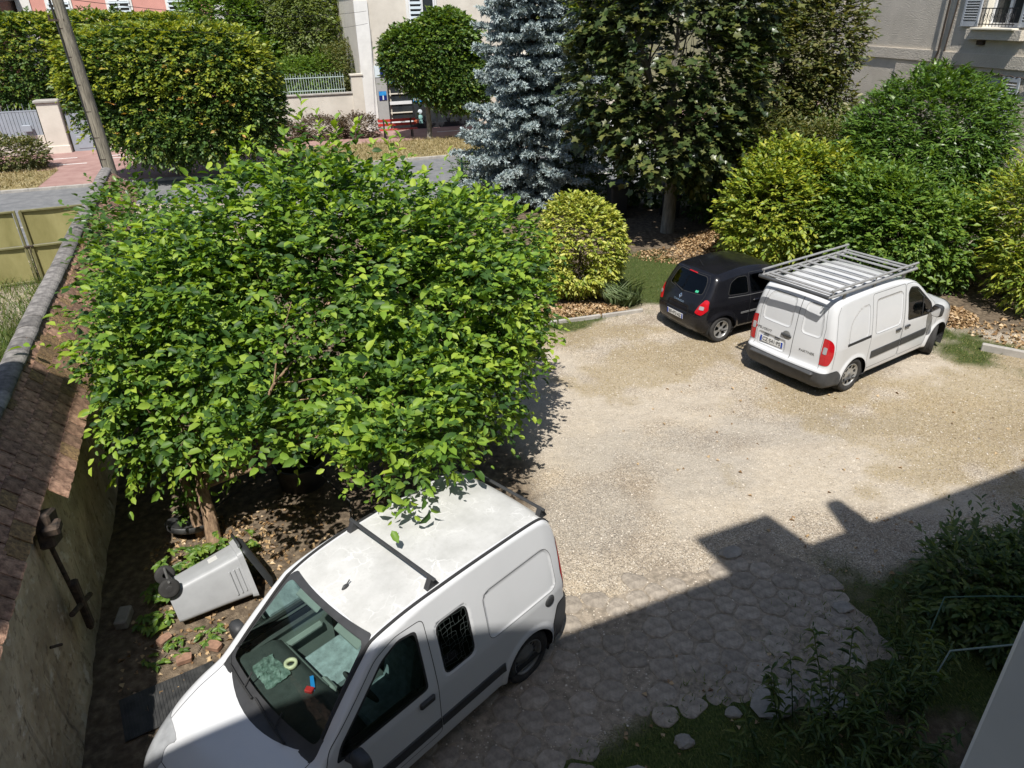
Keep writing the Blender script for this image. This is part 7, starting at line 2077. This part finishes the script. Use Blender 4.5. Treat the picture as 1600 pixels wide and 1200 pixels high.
# edging kerb on the right
b = MB()
for i, (x, y, a) in enumerate(((9.75, 12.45, -.62), (10.55, 11.85, -.66))):
    b = MB(); b.box((0, 0, .05), (.98, .10, .18), bev=.015); o = b.build('edging_stone', M_concrete); o.location = (x, y, .02); o.rotation_euler = (0, 0, a)
    tag(o, ('concrete edging kerb on the right, end nearer the white van' if i == 0 else 'concrete edging kerb at the right edge of the yard'), 'kerb', 'edging kerbs')
for i in range(3):
    b = MB(); b.box((0, 0, .03), (1.0, .07, .12), bev=.012); o = b.build('edging_stone', M_concrete); o.location = (2.55 - 1.0 * i, 15.0 - .28 * i, .0); o.rotation_euler = (0, 0, .28)
    tag(o, ['low edging stone in front of the iris clump', 'low edging stone in front of the round bush', 'low edging stone left of the round bush'][i], 'kerb', 'edging kerbs')

# ------------------------------------------------------------------ wheeled bins
M_bin_grey = mat('pale_grey_bin_plastic', (.35, .36, .37), .5, var=.08, scale=5)
M_bin_dark = mat('dark_bin_plastic', (.03, .033, .035), .5, var=.15, scale=5)
def wheelie_bin(lab, m, lidm, group=None):
    e = empty('wheelie_bin', (0, 0, 0), 0, lab, 'bin', group)
    h = .93
    b = MB(); V = []
    for (z, wx, wy) in ((.06, .40, .38), (.10, .41, .40), (.55, .46, .47), (.86, .49, .53)):
        for p in rpoly([(-wx / 2, -wy / 2), (wx / 2, -wy / 2), (wx / 2, wy / 2), (-wx / 2, wy / 2)], .05, 3): V.append((p[0], p[1], z))
    n = len(V) // 4
    b.add(V, [(a * n + i, a * n + (i + 1) % n, (a + 1) * n + (i + 1) % n, (a + 1) * n + i) for a in range(3) for i in range(n)], True); b.add(V[:n], [list(range(n))[::-1]])
    b.build('body', m, e)
    b = MB(); V = []
    for (z, w, d) in ((.84, .53, .57), (.90, .55, .60), (.90, .50, .55), (.84, .49, .53)):
        for p in rpoly([(-w / 2, -d / 2), (w / 2, -d / 2), (w / 2, d / 2), (-w / 2, d / 2)], .05, 3): V.append((p[0], p[1], z))
    b.add(V, [(a * n + i, a * n + (i + 1) % n, ((a + 1) % 4) * n + (i + 1) % n, ((a + 1) % 4) * n + i) for a in range(4) for i in range(n)]); b.build('rim', m, e)
    for sx in (-1, 1):
        for k in range(3):
            b = MB(); b.box((sx * .245, -.02 + .0 * k, .80 - .05 * k), (.02, .30, .018), bev=.004); b.build('rib', m, e)
    b = MB(); b.tube([(-.27, .33, .12), (.27, .33, .12)], .014, 8); b.build('axle', M_steel, e)
    for sx in (-1, 1):
        b = MB(); M = Matrix.Translation((sx * .23, .25, .10)) @ Matrix.Rotation(math.pi / 2 * sx, 4, 'Y')
        b.lathe([(.03, -.03), (.085, -.03), (.105, -.022), (.11, 0), (.105, .022), (.085, .03), (.06, .026), (.03, .03)], 24, M); b.disc(.03, 12, M, .03)
        b.build('wheel', M_rubber, e)
    b = MB(); b.tube([(-.20, .33, .90), (-.20, .37, .90), (.20, .37, .90), (.20, .33, .90)], .016, 8); b.build('handle', lidm, e)
    lid = MB(); V = []
    for (z, w, d) in ((.0, .56, .60), (.03, .56, .60), (.07, .46, .50)):
        for p in rpoly([(-w / 2, -d), (w / 2, -d), (w / 2, 0), (-w / 2, 0)], .06, 3): V.append((p[0], p[1] + (0.04 if z > .05 else 0) * -1, z))
    lid.add(V, [(a * n + i, a * n + (i + 1) % n, (a + 1) * n + (i + 1) % n, (a + 1) * n + i) for a in range(2) for i in range(n)], True); lid.add(V[2 * n:], [list(range(n))]); lid.add(V[:n], [list(range(n))[::-1]])
    lo = lid.build('lid', lidm, e); lo.location = (0, .30, .905)
    return e, lo
# fallen pale bin lying on its front, wheels towards us
fb, fl_ = wheelie_bin('pale grey wheelie bin lying on its side beside the near van', M_bin_grey, M_bin_dark)
axis = Vector((1.02, .70, .10)).normalized()          # bin's up direction as it lies
back = Vector((-.17, .25, .95)); back = (back - axis * back.dot(axis)).normalized()
xd = back.cross(axis).normalized()
Mf = Matrix((xd, back, axis)).transposed().to_4x4() @ Matrix.Scale(1.03, 4); Mf.translation = Vector((-4.02, 6.06, .24))
fb.matrix_world = Mf
fl_.rotation_euler = (-.25, 0, 0)
lb = MB(); lb.T = Matrix.Translation((.06, .238, .60)) @ Matrix.Rotation(-.1, 4, 'X'); lb.box((0, 0, 0), (.14, .004, .11)); lb.build('paper_label', M_plate, fb)
for i, (x, y, rz, lab) in enumerate(((3.6, 23.4, .15, 'dark wheelie bin with its lid shut, left of the maple trunk'), (5.35, 23.3, -.1, 'dark wheelie bin hidden in shade right behind the maple trunk'))):
    o, _ = wheelie_bin(lab, M_bin_dark, mat('bin_lid_%s' % 'ab'[i], (.045, .05, .052), .45), 'bins standing under the maple')
    o.location = (x, y, .02); o.rotation_euler = (0, 0, rz); o.scale = (1.22, 1.22, 1.22)

# round black tubs under the tree
M_tub = mat('black_tub_plastic', (.022, .023, .024), .5, var=.3, scale=7, c2=(.06, .06, .058))
b = MB(); b.lathe([(0, .045), (.21, .045), (.235, .05), (.25, .085), (.275, .09), (.285, .075), (.275, .02), (.25, .0)], 40); o = b.build('round_tub', M_tub); o.location = (-4.42, 7.62, .10); o.rotation_euler = (-.32, .10, 0); tag(o, 'shallow round black tub leaning left of the tree trunk', 'tub')
b = MB(); b.lathe([(0, .03), (.30, .03), (.36, .42), (.385, .43), (.39, .415), (.33, .0), (0, .0)], 40); o = b.build('round_tub', M_tub); o.location = (-3.15, 8.75, .02); o.rotation_euler = (.05, 0, 0); tag(o, 'deep round black tub in the shade right of the tree trunk', 'tub')
# bricks, stones, mat
M_brick = mat('old_brick', (.26, .15, .10), .95, var=.35, scale=12, bump=.5, bscale=40)
M_stone = mat('grey_stone', (.27, .25, .22), .95, var=.25, scale=7, bump=.7, bscale=20)
def rock(x, y, s, lab, m=M_stone, seed=0, flat=.5, rz=0.0):
    r = random.Random(seed); bm = bmesh.new(); bmesh.ops.create_icosphere(bm, subdivisions=2, radius=s)
    for v in bm.verts:
        v.co *= r.uniform(.82, 1.12); v.co.x *= 1.25
        v.co.z *= flat
    me = bpy.data.meshes.new('stone'); bm.to_mesh(me); bm.free()
    o = link('stone', me, None, m); o.location = (x, y, .02 + s * flat * .35); o.rotation_euler = (0, 0, rz); tag(o, lab, 'stone', 'loose stones in the yard'); return o
rock(2.72, 6.95, .13, 'flat stone in the dormer shadow on the gravel', seed=1, flat=.35, rz=.5)
rock(1.02, 3.98, .14, 'rounded stone at the bottom edge below the weeds', seed=2, flat=.5)
rock(2.55, 4.75, .20, 'large pale flat stone among the tall weeds', seed=3, flat=.25, rz=.4)
rock(3.05, 4.75, .18, 'pale flat stone under the tall weeds near the hoop', seed=4, flat=.25)
rock(1.55, 4.35, .08, 'small stone on the dark grass patch', seed=5, flat=.5)
rock(2.1, 4.65, .07, 'pebble-sized stone on the edge of the grass patch', seed=6, flat=.5)
rock(3.75, 6.0, .10, 'flat stone on the shaded ground left of the shade shrub', seed=7, flat=.25)
b = MB(); b.box((0, 0, .06), (.14, .28, .12), bev=.015); o = b.build('stone_block', M_stone); o.location = (-4.55, 6.05, .01); o.rotation_euler = (0, 0, .2); tag(o, 'pale stone block lying in the dark strip by the left wall', 'stone block')
for i, (x, y, rz, lab) in enumerate(((-3.62, 5.45, .5, 'broken brick on the soil near the van wheel'), (-3.35, 5.62, -.2, 'broken brick right of the other brick by the van'), (-3.95, 5.72, 1.1, 'orange brick piece under the fallen bin'))):
    b = MB(); b.prism(rpoly([(-.08, -.05), (.07, -.055), (.085, .03), (.01, .055), (-.075, .045)], .015, 2), .055); o = b.build('brick_piece', M_brick); o.location = (x, y, .03); o.rotation_euler = (.1, .05, rz); tag(o, lab, 'brick', 'brick pieces on the soil')
b = MB(); b.box((0, 0, .008), (.92, .55, .012))
for k in range(30): b.box((-.44 + .030 * k, 0, .017), (.012, .53, .008))
mt = b.build('rubber_mat', M_tub); mt.location = (-3.55, 4.95, .03); mt.rotation_euler = (0, 0, .55); tag(mt, 'dark ribbed mat on the ground in front of the near van', 'mat')
b = MB(); b.tube([(-4.3, 8.0, .05), (-3.6, 8.6, .35), (-2.9, 8.5, .45), (-2.3, 8.0, .2), (-2.2, 7.6, .05)], .013, 6); tag(b.build('hose', M_tub), 'dark hose looping between the tubs under the tree', 'hose')

# green hoop frame, blue barrel at the lower right
M_hoop = mat('green_coated_wire', (.03, .09, .06), .5, var=.1)
b = MB(); b.tube([(3.85, 4.85, .0), (4.05, 5.0, .55), (4.27, 5.23, .92), (4.7, 5.22, .93), (5.3, 5.2, .92)], .008, 6); tag(b.build('plant_hoop', M_hoop), 'upper green wire plant hoop behind the tall weeds', 'plant hoop', 'plant hoops')
b = MB(); b.tube([(3.7, 4.35, .0), (3.85, 4.5, .7), (4.0, 4.62, .86), (4.6, 4.6, .95), (5.0, 4.58, .95)], .009, 6); tag(b.build('plant_hoop', mat('pale_green_hoop', (.16, .22, .20), .4)), 'lower pale green plant hoop nearest the window sash', 'plant hoop', 'plant hoops')
b = MB(); b.lathe([(0, .02), (.27, .02), (.29, .2), (.29, .50), (.27, .55), (.24, .53), (.24, .3)], 36); o = b.build('water_butt', mat('blue_barrel_plastic', (.03, .09, .22), .45, var=.1)); o.location = (3.42, 3.42, 0); tag(o, 'blue plastic water butt at the bottom edge by the house', 'barrel')

# ------------------------------------------------------------------ fence, bench, street car
M_green_fence = mat('green_fence_paint', (.03, .09, .07), .5, var=.15)
fe = empty('street_fence', (0, 0, 0), 0, 'dark green barred fence between the yard and the street', 'fence')
p0, p1 = Vector((-1.6, 25.9, 0)), Vector((7.8, 28.0, 0))
d = (p1 - p0); n = 72
for k in range(n + 1):
    p = p0 + d * k / n
    b = MB(); b.tube([p + Vector((0, 0, .1)), p + Vector((0, 0, 1.55))], .011, 5); b.build('bar', M_green_fence, fe)
for z in (.2, 1.4):
    b = MB(); b.box(tuple((p0 + p1) / 2 + Vector((0, 0, z))), (d.length, .035, .04), math.atan2(d.y, d.x)); b.build('rail', M_green_fence, fe)
for k in range(5):
    p = p0 + d * k / 4
    b = MB(); b.box((p.x, p.y, .8), (.06, .06, 1.64), math.atan2(d.y, d.x)); b.build('post', M_green_fence, fe)
b = MB(); b.box((0, 0, .55), (.5, .5, 1.1), bev=.02); b.box((0, 0, 1.13), (.6, .6, .08), bev=.02); o = b.build('fence_pier', M_render_pale); o.location = (1.75, 27.0, 0); tag(o, 'pale pier seen through the blue spruce', 'pillar')

M_bench_red = mat('red_bench_paint', (.42, .035, .03), .5, var=.15, scale=5)
be = empty('street_bench', S(11.15, 6.6), SA, 'red slatted street bench on the verge in front of the shop', 'bench')
for (y, z) in ((-.20, .52), (-.06, .52), (.08, .52)):
    b = MB(); b.box((0, y, z), (2.1, .11, .04), bev=.006); b.build('seat_slat', M_bench_red, be)
for (y, z) in ((.22, .74), (.27, .95)):
    b = MB(); b.box((0, y, z), (2.1, .035, .14), bev=.006); b.build('back_slat', M_bench_red, be)
for x in (-.75, .75):
    b = MB(); b.box((x, .22, .55), (.07, .08, 1.0)); b.box((x, .0, .47), (.06, .48, .05)); b.box((x, -.2, .27), (.06, .06, .42)); b.build('leg', M_metal_dark, be)

def street_car():
    root = empty('parked_car', S(21.0, 1.7), SA, 'white car parked in the street, glimpsed between the spruce and the maple', 'car')
    L = 4.2
    top = [(.08, .26), (.0, .45), (.02, .70), (.12, .92), (.5, 1.28), (.9, 1.46), (1.6, 1.50), (2.2, 1.42), (2.9, 1.02), (3.3, .93), (3.8, .82), (4.12, .62), (4.18, .42), (4.1, .26)]
    def W(x, z): return .85 - .2 * np.clip((z - .85) / .65, 0, 1.2) ** 1.3 - .2 * sstep(3.2, 4.4, x) - .15 * sstep(.8, -.3, x)
    body = Body(L, top, W, lambda x, z: .10 + 0 * x, crown=.06, kf=.12, kr=.1, step=.06)
    win = rpoly([(.75, .98), (.95, 1.36), (1.9, 1.40), (2.75, 1.0)], .05)
    P = cut_body(body, [dict(part='window', sided=True, view='side', poly=win, nmin=.25), dict(part='windscreen', view='front', poly=rpoly([(-.62, 1.02), (.62, 1.02), (.5, 1.38), (-.5, 1.38)], .05), where=lambda c: c[:, 0] < 3.0),
                        dict(part='hole', view='side', facing=False, poly=arch_poly(.75, .36), where=lambda c: np.abs(c[:, 1]) > .5), dict(part='hole', view='side', facing=False, poly=arch_poly(3.35, .36), where=lambda c: np.abs(c[:, 1]) > .5)])
    shell('body', P['body'], M_white, root)
    for s_ in 'lr': shell('window', P['window|' + s_], M_win_dark, root, -.002)
    shell('windscreen', P['windscreen'], M_win_dark, root, -.002)
    for x in (.75, 3.35):
        for sg in (1, -1): wheel(root, x, sg * .74, .31, sg, 'twingo')
    wheel_wells(root, body, (.75, 3.35), .37, .44, .8)
street_car()
